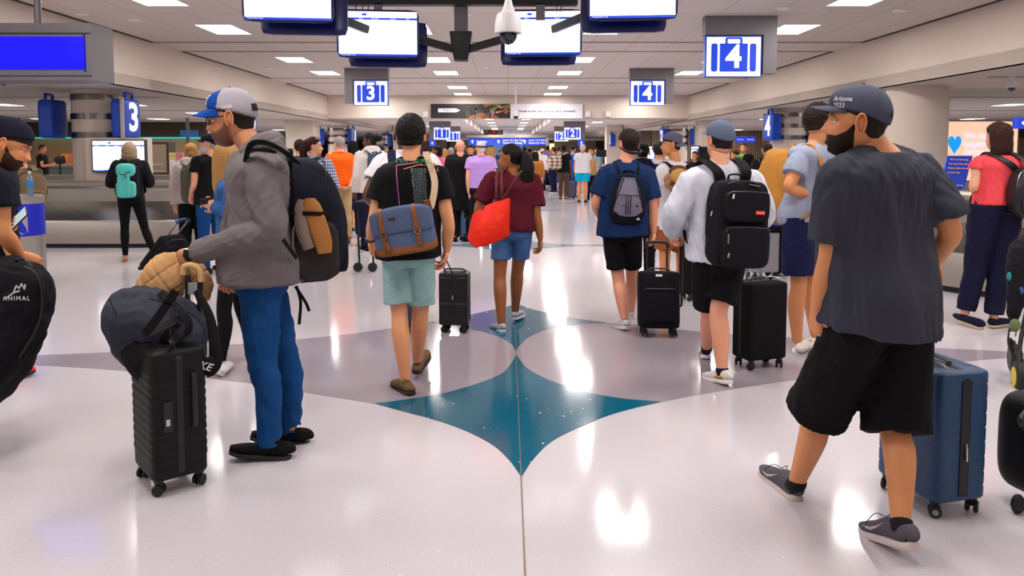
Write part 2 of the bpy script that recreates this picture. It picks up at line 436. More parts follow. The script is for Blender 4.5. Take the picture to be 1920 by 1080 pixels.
f = M(); box(f, (-XF, 70, 2.75), (XF, 71, 3.5)); struct('wall_bulkhead', f, mWall, smooth=False)
f = M(); box(f, (-XF, 71, 2.75), (XF, 96, 3.0)); struct('ceiling', f, mCeil, smooth=False)
f = M(); box(f, (-30, 95, 0), (30, 96, 3.2)); struct('wall_back', f, mat('dim_wall', (160, 138, 118), .6), smooth=False)
f = M(); box(f, (-30, -6, 0), (-29.5, 96, ZL)); struct('wall_left', f, mWall, smooth=False)
f = M(); box(f, (29.5, -6, 0), (30, 96, ZL)); struct('wall_right', f, mWall, smooth=False)
f = M(); box(f, (-30, -6.3, 0), (30, -6, ZC)); struct('wall_front', f, mWall, smooth=False)
# ceiling reveals
f = M()
for y0, y1 in ((-5, -.2), (1.5, 7.3), (8.8, 14.65), (16, 21.8), (23.4, 28.6)):
    for s in (-1, 1):
        x = s*(XF-.06); box(f, (x-.03, y0, ZC-.012), (x+.03, y1, ZC))
    for y in (y0, y1): box(f, (-XF+.06, y-.015, ZC-.008), (XF-.06, y+.015, ZC))
struct('trim_2', f, mDark, smooth=False)
f = M()
for s in (-1, 1):
    for y in (8, 12, 16.5, 22, 28): box(f, (min(s*7.4, s*28), y, ZL-.01), (max(s*7.4, s*28), y+.05, ZL))
struct('trim_3', f, mat('pale_reveal', (150, 138, 126), .8), smooth=False)
# troffers
LROWS = (-3.9, -1.2, 3.1, 5.8, 10.45, 13.1, 17.4, 20.3, 24.9, 27.8)
def troffer(x, y, z, w, l, e, label, group, col=(1, .955, .925)):
    t = thing('ceiling_light', label, 'light', (x, y, z), group)
    m = M(); q = .02
    box(m, (x-w/2-q, y-l/2-q, z-.012), (x-w/2, y+l/2+q, z)); box(m, (x+w/2, y-l/2-q, z-.012), (x+w/2+q, y+l/2+q, z))
    box(m, (x-w/2, y-l/2-q, z-.012), (x+w/2, y-l/2, z)); box(m, (x-w/2, y+l/2, z-.012), (x+w/2, y+l/2+q, z))
    obj('frame', m, mWhiteP, t, smooth=False)
    m = M(); box(m, (x-w/2, y-l/2, z-.010), (x+w/2, y+l/2, z-.001)); obj('diffuser', m, mLight, t, smooth=False)
    if e:
        ld = bpy.data.lights.new('lamp', 'AREA'); ld.shape = 'RECTANGLE'; ld.size = w; ld.size_y = l; ld.energy = e; ld.color = col
        lo = bpy.data.objects.new('lamp', ld); COL.objects.link(lo); lo.parent = t; lo.location = (0, 0, -.02)
    return t
def where(x, y):
    r = 'nearest' if y < 4 else ('near' if y < 11 else ('middle' if y < 18 else 'far'))
    return r
for y in LROWS:
    for x in (-4.74, -1.6, 1.6, 4.74):
        if y < 0 and abs(x) < 2: continue
        troffer(x, y, ZC, .58, 1.0, 42 if y < 0 else 36, 'recessed square white ceiling light in the raised central ceiling', 'square lights of the central ceiling')
for s in (-1, 1):
    for x in (9.3, 12.4, 16.5):
        for y in (3, 7.2, 11.0, 14.8, 19.2, 23.4, 27.6, 34, 42):
            if x > 13 and y > 30: continue
            if x < 13 and 13.5 < y < 16: continue
            if x > 20 and y < 10: continue
            troffer(s*x, y, ZL, .5, .8, 24 if y < 30 else 44, 'recessed square light in the low ceiling of the %s aisle' % ('left' if s < 0 else 'right'), 'square lights of the low %s ceiling' % ('left' if s < 0 else 'right'))
for y in (36, 41, 46, 52, 58, 64, 67.5):  # last row is an added pair, put in to brighten the far banner
    for x in (-1.1, 1.1): troffer(x, y, 3.45, .5, .9, 85, 'small square light in the recess of the far ceiling', 'lights of the far ceiling')
for s in (-1, 1):
    for y in (34, 40, 47, 56): troffer(s*4.6, y, 3.05, .5, .9, 85, 'square light in the far ceiling beyond the banner', 'lights of the flat far ceiling')
for x, y in ((-6, 80), (0, 80), (6, 80)): troffer(x, y, 2.75, .6, 1.2, 110, 'far ceiling light over the end of the hall', 'lights at the end of the hall')
# small ceiling fittings
for px, py in ((154,25),(252,36),(502,126),(625,170),(911,126),(1380,160),(1468,14),(1687,19),(870,27)):
    z = ZC; k = (ZC-CAMZ)/ray(px, py)[2]; p = V3(0, 0, CAMZ)+ray(px, py)*k
    m = M(); lathe(m, [(.001, 0), (.09, 0), (.1, .012), (.1, .02)], 16, o=(p[0], p[1], ZC-.021))
    obj('smoke_detector' if px == 870 else 'ceiling_speaker', m, mWhiteP, label='small round white fitting flush in the raised ceiling', cat='ceiling fitting', group='round ceiling fittings')
# columns
mBand = mat('steel_band', (128, 122, 118), .3, metal=1)
def column(n, x, y, r, bands=(), ztop=ZL):
    m = M(); lathe(m, [(r, 0), (r, ztop)], 40, o=(x, y, 0))
    mi = 0
    c = struct('wall_column', m, mWall)
    if bands:
        b = M()
        for z in bands: lathe(b, [(r, z-.055), (r+.015, z-.055), (r+.015, z+.055), (r, z+.055)], 40, o=(x, y, 0))
        o = struct('trim_%d' % n, b, mBand)
    return c
column(4, -7.85, 15, .5, (2.58, 2.22, 1.87)); column(5, 7.6, 21, .48, (2.53, 2.24, 1.93)); column(6, 7.35, 14, .52)
column(7, -7.6, 21, .48, (2.53, 2.24, 1.93)); column(8, -7.6, 35, .5, (2.53, 2.24, 1.93)); column(9, 7.6, 35, .5, (2.5, 2.2, 1.9)); column(10, -7.6, 46, .5, (2.53, 2.24, 1.93)); column(11, 7.6, 46, .5)
for s in (-1, 1):
    m = M(); box(m, (s*7.75-.52, 28.9, 0), (s*7.75+.52, 29.9, ZL)); struct('wall_column', m, mWall, smooth=False)
    m = M(); box(m, (s*6.2-.45, 45, 0), (s*6.2+.45, 46, ZL+.4)); struct('wall_column', m, mWall, smooth=False)
# side back walls
def backwall(s, y, x0, x1):
    m = M(); a, b = sorted((s*x0, s*x1))
    box(m, (a, y, 0), (b, y+.3, 2.1)); struct('wall_%s_back' % ('left' if s < 0 else 'right'), m, mTan if s < 0 else mat('slat_wall', (142, 118, 94), .6), smooth=False)
    m = M(); box(m, (a, y-.05, 2.1), (b, y+.3, ZL)); struct('wall_%s_band' % ('left' if s < 0 else 'right'), m, mBrown, smooth=False)
backwall(-1, 31, 11.2, 29.5); backwall(1, 31, 13, 29.5)
m = M(); box(m, (-29, 30.85, 2.06), (-11.2, 30.95, 2.12)); struct('trim_20', m, mat('teal_light_strip', (60, 190, 180), .4, emit=.8), smooth=False)
m = M(); box(m, (7.6, 44, 0), (17.5, 44.3, ZL)); struct('wall_slats', m, mBrown, smooth=False)
m = M()
for i in range(76): box(m, (8.2+i*.12, 43.9, 0), (8.26+i*.12, 44, ZL))
struct('trim_21', m, mat('slat_oak', (150, 122, 96), .6), smooth=False)
# ================================================================ SIGNS
UX, UZ = V3(1, 0, 0), V3(0, 0, 1)
def case_icon(m, o, u, w, W, num, mi_blue, mi_white):
    """blue suitcase pictogram with its number, W = pictogram width"""
    H = W*.62
    rrect2(m, o, u, w, -W*.5, -H*.5, -W*.36, H*.5, W*.05, mi_blue, .004)
    rrect2(m, o, u, w, W*.36, -H*.5, W*.5, H*.5, W*.05, mi_blue, .004)
    rrect2(m, o, u, w, -W*.31, -H*.5, W*.31, H*.5, .01, mi_blue, .004)
    rrect2(m, o, u, w, -W*.19, H*.45, W*.19, H*.72, W*.045, mi_blue, .0035)
    rrect2(m, o, u, w, -W*.14, H*.5, W*.14, H*.66, W*.02, mi_white, .0045)
    text_on(m, num, o, u, w, H*1.12, mi_white, .008, bold=.03)
def hang_sign(x, y, ztop, num, barside, label):
    t = thing('carousel_sign', label, 'sign', (x, y, ztop))
    w, h = .84, .78; z0 = ztop-.3-.0
    s = barside
    m = M(); box(m, (x-.44-(.2 if s < 0 else 0), y-.1, ztop-.28), (x+.44+(.2 if s > 0 else 0), y+.1, ztop))
    xx = x+s*(.44+.1); box(m, (xx-.1, y-.1, ztop-.86), (xx+.1, y+.1, ztop-.28)); obj('bracket', m, mGreyMet, t, smooth=False)
    zc = ztop-.28-.3-.02
    m = M(); box(m, (x-.43, y-.06, zc-.31), (x+.43, y+.06, zc+.31)); obj('sign_box', m, mBlue, t, smooth=False)
    m = M(); o = V3(x, y-.061, zc); quad2(m, o, UX, UZ, -.41, -.3, .41, .29, 1, .0); case_icon(m, o+V3(0, 0, -.02), UX, UZ, .68, num, 0, 1)
    obj('sign_face', m, [mBlueLit, mWhiteLit], t, smooth=False)
for x, y, zt, n, b, l in ((3.42, 11.9, 3.6, '4', 1, 'large hanging baggage sign with white number four, nearest on the right'),
    (3.45, 19.3, 3.6, '4', 1, 'smaller hanging baggage sign with number four, right of the banner'),
    (-3.38, 19.3, 3.6, '3', -1, 'hanging baggage sign with number three on the left'),
    (-3.3, 39, 3.05, '1', -1, 'hanging baggage sign with number one, nearer of two'),
    (-3.3, 47, 3.05, '1', -1, 'hanging baggage sign with number one, farther of two'),
    (3.25, 39, 3.05, '2', 1, 'hanging baggage sign with number two, nearer of two'),
    (3.25, 47, 3.05, '2', 1, 'hanging baggage sign with number two, farther of two')):
    hang_sign(x, y, zt, n, b, l)
def case_sign(x, y, zc, rot, num, label, group=None, side=1):
    """blue suitcase shaped box sign on a column; number faces along rot"""
    t = thing('suitcase_sign', label, 'sign', (x, y, zc-.36), group); R = rotz(rot); o = V3(x, y, zc)
    v, f = puffy(.58, .72, .27, 9, 8); m = M(); m.add(v@R.T+o, f); obj('shell', m, mBlue, t)
    m = M(); tube(m, [R@V3(-.12, -.06, .34)+o, R@V3(-.12, -.06, .46)+o, R@V3(.12, -.06, .46)+o, R@V3(.12, -.06, .34)+o], .03, 8, 1); obj('handle', m, mBlue, t)
    m = M()
    box(m, (-.31, -.135, -.37), (-.28, -.07, .37), 0, R, o); obj('edge_strip', m, mSteel, t, smooth=False)
    m = M(); text_on(m, num, o+R@V3(.02, -.137, 0), R@UX, UZ, .72, 0, .003, bold=.03)
    obj('number', m, mWhiteLit, t, smooth=False)
case_sign(-7.12, 14.5, 2.17, math.radians(86), '3', 'blue suitcase shaped sign reading 3 on the column behind the left carousel')
case_sign(-8.6, 14.7, 2.17, math.radians(-88), '3', 'blue suitcase shaped sign edge-on at the left side of the same column')
case_sign(7.05, 20.7, 2.2, math.radians(-86), '4', 'blue suitcase shaped sign reading 4 on the banded right column')
case_sign(8.25, 20.7, 2.2, math.radians(75), '4', 'blue suitcase shaped sign beside the curly haired man')
case_sign(-6.95, 20.8, 2.2, math.radians(86), '2', 'blue suitcase shaped sign reading 2 behind the cap of the hoodie man')
case_sign(-6.98, 34.8, 2.2, math.radians(84), '1', 'blue suitcase shaped sign reading 1 on a far left column')
case_sign(-8.35, 34.8, 2.2, math.radians(-75), '1', 'blue suitcase sign edge-on left of a far left column')
case_sign(-6.98, 45.8, 2.2, math.radians(-75), '1', 'farthest blue suitcase sign on the left')
case_sign(7.02, 34.8, 2.2, math.radians(-84), '2', 'blue suitcase shaped sign reading 2 above the backward cap man')
case_sign(8.3, 34.8, 2.2, math.radians(75), '2', 'blue suitcase sign right of the far right column')
case_sign(6.05, 45, 2.2, math.radians(-84), '2', 'far blue suitcase sign above the man in the navy tee')
# ---- TV monitors
def bag_screen(m, o, u, w, W, H, blank=False, lines=True):
    """white arrivals list, mats: 0 white 1 blue 2 pale 3 dark"""
    quad2(m, o, u, w, -W/2, -H/2, W/2, H/2, 0, 0)
    quad2(m, o, u, w, -W/2, H*.5-H*.185, W/2, H*.5-H*.14, 1, .002)
    quad2(m, o, u, w, -W/2, -H/2, W/2, -H/2+H*.045, 1, .002)
    text_on(m, 'Bag Claim', o+u*(-W*.49)+w*(H*.43), u, w, H*.1, 2, .003, align='LEFT')
    text_on(m, 'Terminal 4', o+u*(W*.48)+w*(H*.43), u, w, H*.075, 4, .003, align='RIGHT')
    quad2(m, o, u, w, -W*.2, H*.41, -W*.14, H*.455, 1, .003)
    for x, s in ((-.47, 'Arriving From'), (-.24, 'Flight #'), (-.08, 'Operated by'), (.16, 'Carousel'), (.36, 'Status')):
        text_on(m, s, o+u*(W*x)+w*(H*.337), u, w, H*.032, 0, .004, align='LEFT')
    if lines and not blank:
        r = random.Random(3)
        for i in range(12):
            y = H*(.26-.053*i)
            for x, s in ((-.47, ['Memphis', 'Oklahoma City', 'Raleigh / Durham', 'Salt Lake City', 'Tucson', 'Denver'][i % 6]), (-.23, str(r.randint(200, 4900))), (-.1, 'Southwest'), (.3, 'Arrived')):
                text_on(m, s, o+u*(W*x)+w*y, u, w, H*.03, 4, .003, align='LEFT')
    text_on(m, 'Thursday, August 17, 2023', o+u*(-W*.47)+w*(-H*.477), u, w, H*.03, 0, .004, align='LEFT')
mPale = mat('screen_pale_text', (170, 184, 224), .5, emit=.8); mMid = mat('screen_blue_text', (110, 150, 225), .5, emit=.8); mScrBlue = mat('screen_bar_blue', (0, 60, 200), .4, emit=.9)
def monitor(name, c, W, yaw, tilt, label, dark=False, group=None, content=True):
    """flat display at c; yaw 0 faces the camera side (-Y)"""
    t = thing(name, label, 'screen', (c[0], c[1], c[2]-W*.29), group); H = W*.5625; R = rotz(yaw)@rotx(tilt); c = np.asarray(c, float)
    v, f = puffy(W+.05, H+.05, .07, 14, 6); m = M(); m.add(v@R.T+c, f); obj('housing', m, mat('monitor_blue_black', (10, 26, 96), .3), t)
    m = M(); box(m, (-W*.3, .03, -H*.3), (W*.3, .08, H*.3), 0, R, c); obj('rear_box', m, mBlack, t, smooth=False)
    if not dark:
        m = M(); bag_screen(m, c+R@V3(0, -.037, 0), R@UX, R@UZ, W, H, lines=content)
        obj('display', m, [mScreen, mScrBlue, mMid, mBlack, mPale], t, smooth=False)
    return t
tvs = [((709, 64), 9.6, .10, 'lit arrivals screen left of the hanging post'), ((1017, 62), 9.9, -.06, 'lit arrivals screen behind the dome camera, right of the post'),
       ((540, -8), 8.2, .12, 'lit arrivals screen at the top left, cut by the frame'), ((1186, -12), 8.3, -.10, 'lit arrivals screen at the top right, cut by the frame')]
TVC = []
for (px, py), d, yw, l in tvs:
    c = P(px, py, d); W = 143/FPX*9.6 if d > 9.3 else 156/FPX*d; TVC.append(c)
    monitor('display_screen', c, W, yw, math.radians(4), l)
    c2 = c+V3(.055 if px < 952 else -.03, .45, -.07); monitor('display_screen', c2, W, yw+PI, math.radians(4), 'reverse side screen behind the '+l.replace('lit arrivals screen ', 'lit one '), dark=False, content=False)
# post and arms
t = thing('screen_mount', 'grey ceiling post with black bracket and arms carrying the arrivals screens', 'mount', (P(865, 20, 10)[0], 10, 2.7))
c = P(865, 90, 10)
m = M(); box(m, (c[0]-.085, 9.95, 2.85), (c[0]+.085, 10.05, ZC)); obj('post', m, mGreyMet, t, smooth=False)
m = M(); zt = P(865, 62, 10)[2]; zb = P(865, 115, 10)[2]
tube(m, [V3(c[0], 9.95, zb), V3(c[0], 9.95, (zb+zt)/2), V3(c[0], 9.95, zt)], [(.085, .1), (.12, .12), (.145, .12)], 16, 2, side=UX, ex=8); obj('bracket', m, mBlack, t)
m = M(); za = P(865, 90, 10)[2]
for s, k in ((-1, 0), (1, 1)):
    e = TVC[k]+V3(0, .22, .02); tube(m, [V3(c[0]+s*.1, 9.95, za-.02), V3(c[0]+s*.55, 9.9, za+.1), e], [(.035, .05)]*3, 10, 1, side=V3(0, 1, 0), ex=6)
    e2 = TVC[k+2]+V3(0, .25, 0); tube(m, [e, e2], [(.035, .05)]*2, 10, 1, side=V3(0, 1, 0), ex=6)
obj('arm', m, mBlack, t)
b = P(652, 8, 9.9); e = P(1082, 8, 9.9)
m = M(); box(m, (b[0], 9.8, b[2]-.02), (e[0], 9.95, b[2]+.22)); obj('beam', m, mBlack, t, smooth=False)
for px in (711, 1013):
    p = P(px, 8, 9.88); m = M(); box(m, (p[0]-.055, 9.8, P(px, 22, 9.8)[2]-.1), (p[0]+.055, 9.86, p[2])); obj('hanger', m, mGreyMet, t, smooth=False)
m = M()
for px in (668, 682, 690, 1047, 1052):
    a = P(px, 8, 9.75); tube(m, [a, P(px-3+rnd.random()*6, 14, 9.75), P(px-2, 22, 9.75)], .006, 6, 3)
obj('cable', m, mBlack, t)
def dome_cam(x, y, zc, s, label):
    t = thing('dome_camera', label, 'camera', (x, y, zc-.2*s))
    m = M(); lathe(m, [(.018*s, .13*s), (.018*s, ZC-zc)], 12, o=(x, y, zc)); obj('stem', m, mWhiteP, t)
    m = M(); lathe(m, [(.02*s, .2*s), (.035*s, .14*s), (.05*s, .1*s), (.085*s, .075*s), (.098*s, .02*s), (.103*s, -.05*s), (.1*s, -.065*s), (.07*s, -.066*s), (.001, -.05*s)], 28, o=(x, y, zc)); obj('housing', m, mWhiteP, t)
    m = M(); a = np.linspace(0, PI/2, 9); lathe(m, [(max(.068*s*math.cos(q), .001), -.066*s-.085*s*math.sin(q)) for q in a], 28, o=(x, y, zc)); obj('dome', m, mat('smoked_glass', (20, 26, 42), .06, coat=1), t)
p = P(953, 46, 5.9); dome_cam(p[0], 5.9, p[2], 1.0, 'white pendant dome camera with smoked glass, hanging before the right screen')
p = P(967, 213, 22); dome_cam(p[0], 22, p[2], 1.1, 'small far dome camera in front of the long banner')
for px, py, d in ((8, 203, 11), (1895, 196, 12)):
    p = P(px, py, d); x, y = p[0], p[1]; t = thing('dome_camera', 'small dome camera under the low %s ceiling' % ('left' if px < 900 else 'right'), 'camera', (x, y, ZL-.2))
    m = M(); lathe(m, [(.001, .2), (.05, .2), (.07, .1), (.075, .04), (.06, .03)], 16, o=(x, y, ZL-.2)); obj('housing', m, mWhiteP, t)
    m = M(); ball(m, (x, y, ZL-.165), (.055, .055, .06)); obj('dome', m, mat('smoked_glass', (20, 26, 42), .06), t)
# blue screen box, top left
d = 8.0; xr = P(171, 100, d)[0]; zt = P(171, 43, d)[2]; zb = P(171, 150, d)[2]
t = thing('overhead_display', 'grey hanging display box with a plain bright blue screen at the top left', 'screen', (xr-.7, d, zb))
m = M(); box(m, (xr-1.5, d, zb), (xr, d+.45, zt)); obj('housing', m, mGreyMet, t, smooth=False)
m = M(); box(m, (xr-1.5, d-.012, zt-.11), (xr, d, zt-.1)); box(m, (xr-1.5, d-.012, zb+.04), (xr, d, zb+.045)); box(m, (xr-.07, d-.015, zb+.08), (xr-.06, d, zt-.12)); obj('seam', m, mBlack, t, smooth=False)
m = M(); box(m, (xr-1.44, d-.02, P(0, 130, d)[2]), (xr-.06, d-.004, P(0, 69, d)[2])); obj('display', m, mBlueScreen, t, smooth=False)
m = M(); cyl(m, (P(71, 30, d+.1)[0], d+.1, zt), (P(71, 30, d+.1)[0], d+.1, ZL if False else ZC), .035); obj('hanger_rod', m, mGreyMet, t)
# banners
def art(m, o, W, H, seed, n, mis):
    r = random.Random(seed)
    for i in range(n):
        x = r.uniform(-W/2+.02, W/2-.02); y = r.uniform(-H/2, H/2); q = [(x+math.cos(a)*r.uniform(.1, .4)*H*1.2, y+math.sin(a)*r.uniform(.08, .35)*H) for a in sorted(r.uniform(0, 2*PI) for _ in range(7))]
        q = [(max(-W/2, min(W/2, a)), max(-H/2, min(H/2, b))) for a, b in q]
        m.add([o+UX*a+UZ*b+V3(0, -.002-i*.0006, 0) for a, b in q], [list(range(7))], r.choice(mis))
aC = [mat('banner_'+n, c, .6) for n, c in (('dark', (30, 26, 30)), ('rust', (150, 76, 40)), ('olive', (110, 112, 44)), ('grey', (130, 134, 140)), ('skin', (214, 160, 132)), ('red', (220, 60, 30)), ('green', (20, 120, 90)), ('white', (226, 222, 232)), ('text', (80, 50, 60)), ('dgreen', (44, 58, 36)))]
def banner(d, x0, x1, xm, y0, y1, words, label, cols, seed):
    a = P(x0, y0, d); b = P(x1, y1, d); xm = P(xm, y0, d)[0]; t = thing('banner', label, 'banner', ((a[0]+b[0])/2, d, b[2]))
    m = M(); box(m, (a[0], d-.04, b[2]), (b[0], d, a[2])); obj('backing', m, aC[7], t, smooth=False)
    m = M(); W = xm-a[0]; H = a[2]-b[2]; o = V3((a[0]+xm)/2, d-.045, (a[2]+b[2])/2); quad2(m, o, UX, UZ, -W/2, -H/2, W/2, H/2, 0, 0)
    art(m, o+V3(W*.22, 0, 0), W*.56, H, seed, 26, cols)
    o2 = V3(a[0]+W*.22, d-.075, o[2]+H*.05)
    m.add([o2+UX*q+UZ*w for q, w in ((-.13*W, -.14*H), (.1*W, -.14*H), (.15*W, 0), (.1*W, .14*H), (-.13*W, .14*H))], [[0, 1, 2, 3, 4]], 7)
    text_on(m, 'TURO', o2+UX*(-.01*W), UX, UZ, .2*H, 8, .01, bold=.01, space=1.15); obj('picture', m, aC, t, smooth=False)
    m = M(); text_on(m, words, V3((xm+b[0])/2, d-.05, o[2]), UX, UZ, H*.2, 0, .004, bold=.012); 
    v = m.v[0]; w = v[:, 0].max()-v[:, 0].min(); k = (b[0]-xm)*.78/w; v[:, 0] = (v[:, 0]-(xm+b[0])/2)*k+(xm+b[0])/2; obj('lettering', m, aC[8], t, smooth=False)
banner(28.85, 808, 1092, 957, 195, 222, 'Book a car to unlock and unwind', 'long white and photo banner reading Book a car to unlock and unwind', [0, 1, 1, 2, 2, 3, 4, 9, 9], 4)
banner(69.9, 878, 1022, 943, 241, 255.5, 'Book a car to dive into your daydreams', 'small far banner with red and green picture under the long one', [5, 5, 6, 0, 1], 8)
for px in (1102, 1140, 798): 
    p = P(px, 214, 28.85); m = M(); box(m, (p[0]-.09, 28.8, p[2]-.1), (p[0]+.09, 28.9, p[2]+.1)); obj('wall_speaker', m, mWhiteP, smooth=False, label='small white square box on the bulkhead beside the long banner', cat='speaker', group='white boxes beside the banner')
# directional signs
def dir_sign(x0, x1, y0, y1, d, txt, label, arrow='up'):
    a = P(x0, y0, d); b = P(x1, y1, d); t = thing('direction_sign', label, 'sign', ((a[0]+b[0])/2, d, b[2])); W = b[0]-a[0]; H = a[2]-b[2]
    m = M(); box(m, (a[0], d, b[2]), (b[0], d+.12, a[2])); obj('sign_box', m, mBlueLit, t, smooth=False)
    m = M(); o = V3(a[0], d-.002, (a[2]+b[2])/2); k = .28*H
    if arrow:
        x = (W/2 if not txt else H*.6); dx, dz = {'up': (0, 1), 'left': (-1, 0), 'down': (0, -1)}[arrow]; A = V3(dx, 0, dz); B = V3(dz, 0, -dx)
        c0 = o+UX*x; m.add([c0+A*k-V3(0, .004, 0), c0+B*k*.8-V3(0, .004, 0), c0-B*k*.8-V3(0, .004, 0)], [[0, 1, 2]]); m.add([c0+B*k*.25-V3(0, .004, 0), c0-B*k*.25-V3(0, .004, 0), c0-B*k*.25-A*k-V3(0, .004, 0), c0+B*k*.25-A*k-V3(0, .004, 0)], [[0, 1, 2, 3]])
    for i, s in enumerate(txt): text_on(m, s, o+UX*(H*(1.2 if arrow else .2))+UZ*(H*(.2-.4*i) if len(txt) > 1 else 0), UX, UZ, H*(.36 if len(txt) > 1 else (.46 if arrow else .30)), 0, .004, align='LEFT', bold=.01)
    obj('lettering', m, mWhiteLit, t, smooth=False)
dir_sign(878, 925, 259, 272, 60, ['Security'], 'leftmost panel of the long blue direction sign over the far hall')
dir_sign(927, 974, 259, 272, 60, ['Level 1 & 3 Sky Train', 'Terminal 3, Parking'], 'middle panel of the long blue direction sign over the far hall')
dir_sign(976, 1022, 259, 272, 60, ['Level 1 & 2 Rides', 'Rental Car Pick Up'], 'right panel of the long blue direction sign over the far hall')
dir_sign(805, 816, 263, 274, 38, [], 'small blue sign with white figure left of the suit man', 'up'); dir_sign(1084, 1096, 262, 273, 38, [], 'small blue sign with white figure above the white shirt man', 'up')
dir_sign(1380, 1397, 256, 267, 30, ['Carousel'], 'short blue sign left of the banded right column, left one', None); dir_sign(1399, 1416, 256, 267, 30, ['Restroom'], 'short blue sign left of the banded right column, right one', None)
dir_sign(1908, 1960, 220, 241, 12, ['Exit'], 'blue sign with white left arrow at the right edge', 'left')
p = P(352, 250, 22); t = thing('sign_pole', 'thin grey pole carrying two small blue signs on the left', 'sign', (p[0], 22, 0))
m = M(); cyl(m, (p[0], 22, 0), (p[0], 22, 2.5), .05); obj('pole', m, mGreyMet, t)
m = M(); a = P(346, 257, 21.9); box(m, (a[0]-.1, 21.85, a[2]), (a[0]+.12, 21.9, a[2]+.19)); a = P(361, 257, 21.9); box(m, (a[0]-.05, 21.85, a[2]), (a[0]+.16, 21.9, a[2]+.19)); obj('panel', m, mat('sign_cyan', (20, 120, 200), .5), t, smooth=False)
t = thing('signage_gantry', 'silver gantry standing over the far direction signs', 'gantry', (-.2, 59.8, 0)); a = P(875, 256, 59.8); b = P(1026, 256, 59.8)
m = M(); box(m, (a[0], 59.7, a[2]-.06), (b[0]+.1, 59.95, a[2]+.12)); obj('rail', m, mSteel, t, smooth=False)
m = M(); box(m, (b[0]-.1, 59.7, 0), (b[0]+.1, 59.95, a[2])); obj('post', m, mSteel, t, smooth=False)
for q in MATS.values():
    q.cycles.emission_sampling = 'NONE'
# ================================================================ FIGURES
def head_geo(n1, n2, infl=None):
    """head in its own frame: +y face, +z up, origin mid skull; returns (n2+1, n1, 3) grid"""
    t = np.linspace(0, 2*PI, n1, endpoint=False); az = t+.35*np.sin(t)*0
    az = PI/2+(t-.32*np.sin(t))            # denser towards +y
    th = np.linspace(0.001, PI-.001, n2+1)
    A, T = np.meshgrid(az, th)
    D = np.stack([np.sin(T)*np.cos(A), np.sin(T)*np.sin(A), np.cos(T)], -1)
    def ell(c, r):
        c = np.array(c)/r; d = D/np.array(r); a = (d**2).sum(-1); b = (d*c).sum(-1); cc = (c**2).sum()-1
        return (b+np.sqrt(np.maximum(b*b-a*cc, 0)))/a
    r1 = ell((0, -.012, .030), (.077, .098, .091)); r2 = ell((0, .031, -.045), (.056, .061, .077)); r3 = ell((0, -.02, -.04), (.062, .070, .060))
    r = (r1**12+r2**12+r3**12)**(1/12)
    p = D*r[..., None]; x, y, z = p[..., 0], p[..., 1], p[..., 2]
    w = sst(.025, .06, y)
    g = lambda a, b: np.exp(-(a/b)**2)
    dy = 0*x
    prof = np.clip((.012-z)/.047, 0, 1)**1.15*.0165+.004; prof = prof*(1-sst(-.036, -.050, z))*(1-sst(.01, .028, z))
    dy += prof*g(x, .0130)*1.05
    dy += .008*g(np.abs(x)-.0125, .007)*g(z+.036, .009)
    dy -= .012*g(np.abs(x)-.031, .017)*g(z-.001, .012)
    dy += .006*g(np.abs(x)-.022, .026)*g(z-.022, .010)
    dy += .0045*g(x, .021)*(g(z+.0595, .0055)+1.05*g(z+.0745, .0065)); dy -= .0035*g(x, .026)*g(z+.067, .003)
    dy += .008*g(x, .022)*g(z+.104, .013); dy -= .003*g(x, .02)*g(z+.085, .006)
    dy += .003*g(np.abs(x)-.045, .018)*g(z+.025, .02)
    y = y+dy*w
    return np.stack([x, y, z], -1), D
def grid_faces(K, n):
    f = []
    for i in range(K-1):
        for j in range(n): j2 = (j+1) % n; f.append([i*n+j, (i+1)*n+j, (i+1)*n+j2, i*n+j2])
    return f
def hairline(y, style):
    if style == 'cap': return np.interp(y, [-.11, -.03, .02, .10], [-.012, .020, .035, .048])
    if style == 'back': return np.interp(y, [-.11, -.03, .02, .10], [.0, .022, .040, .056])
    if style == 'beard': return np.interp(y, [-.02, .0, .03, .06, .1], [.02, .0, -.035, -.05, -.045])
    if style == 'hood': return np.interp(y, [-.11, .0, .05, .10], [-.2, -.2, -.05, .09])
    return np.interp(y, [-.11, -.045, -.02, .0, .03, .05, .075, .1], [-.066, -.055, -.02, .018, .028, .052, .068, .076])
def shell(G0, D, style, thick, soft=.008, noise=0, freq=90, seed=1, dip=.012):
    x, y, z = G0[..., 0], G0[..., 1], G0[..., 2]; hl = hairline(y, style)
    if style == 'beard':
        m = sst(-soft, soft, hl-z)*sst(-.015, .012, y)*(1-.97*np.exp(-(x/.016)**2)*np.exp(-((z+.058)/.010)**2)); 
    else: m = sst(-soft, soft, z-hl)
    th = thick(G0) if callable(thick) else thick
    if noise:
        r = np.random.RandomState(seed); nz = 0
        for i in range(10):
            kv = r.normal(size=3)*freq*r.uniform(.5, 1.3); nz = nz+np.sin(G0@kv+r.uniform(0, 6)+1.5*np.sin(G0@(r.normal(size=3)*60)))
        th = th+noise*nz/3.5
    off = th*m-dip*(1-m)
    return G0+D*off[..., None]
def ear_geo(s):
    m = M(); c = V3(.0765*s, -.012, -.004)
    th = np.linspace(-.35*PI, 1.35*PI, 15)
    def e(q, k, o): return c+V3(s*(.0075+o+.006*k*(1-math.cos(q))*.5), -.003-.0155*k*math.cos(q), (.030 if math.sin(q) > 0 else .032)*k*math.sin(q)-(.004*k if math.sin(q) < -.6 else 0))
    tube(m, [e(q, 1, 0) for q in th], [.0025]+[.0042]*13+[.003], 8, 2)
    tube(m, [e(q, .62, -.003) for q in np.linspace(.1*PI, 1.2*PI, 9)], .0032, 7, 2)
    ball(m, c+V3(s*.0015, -.003, -.001), (.0085, .0155, .030), 12)
    return m
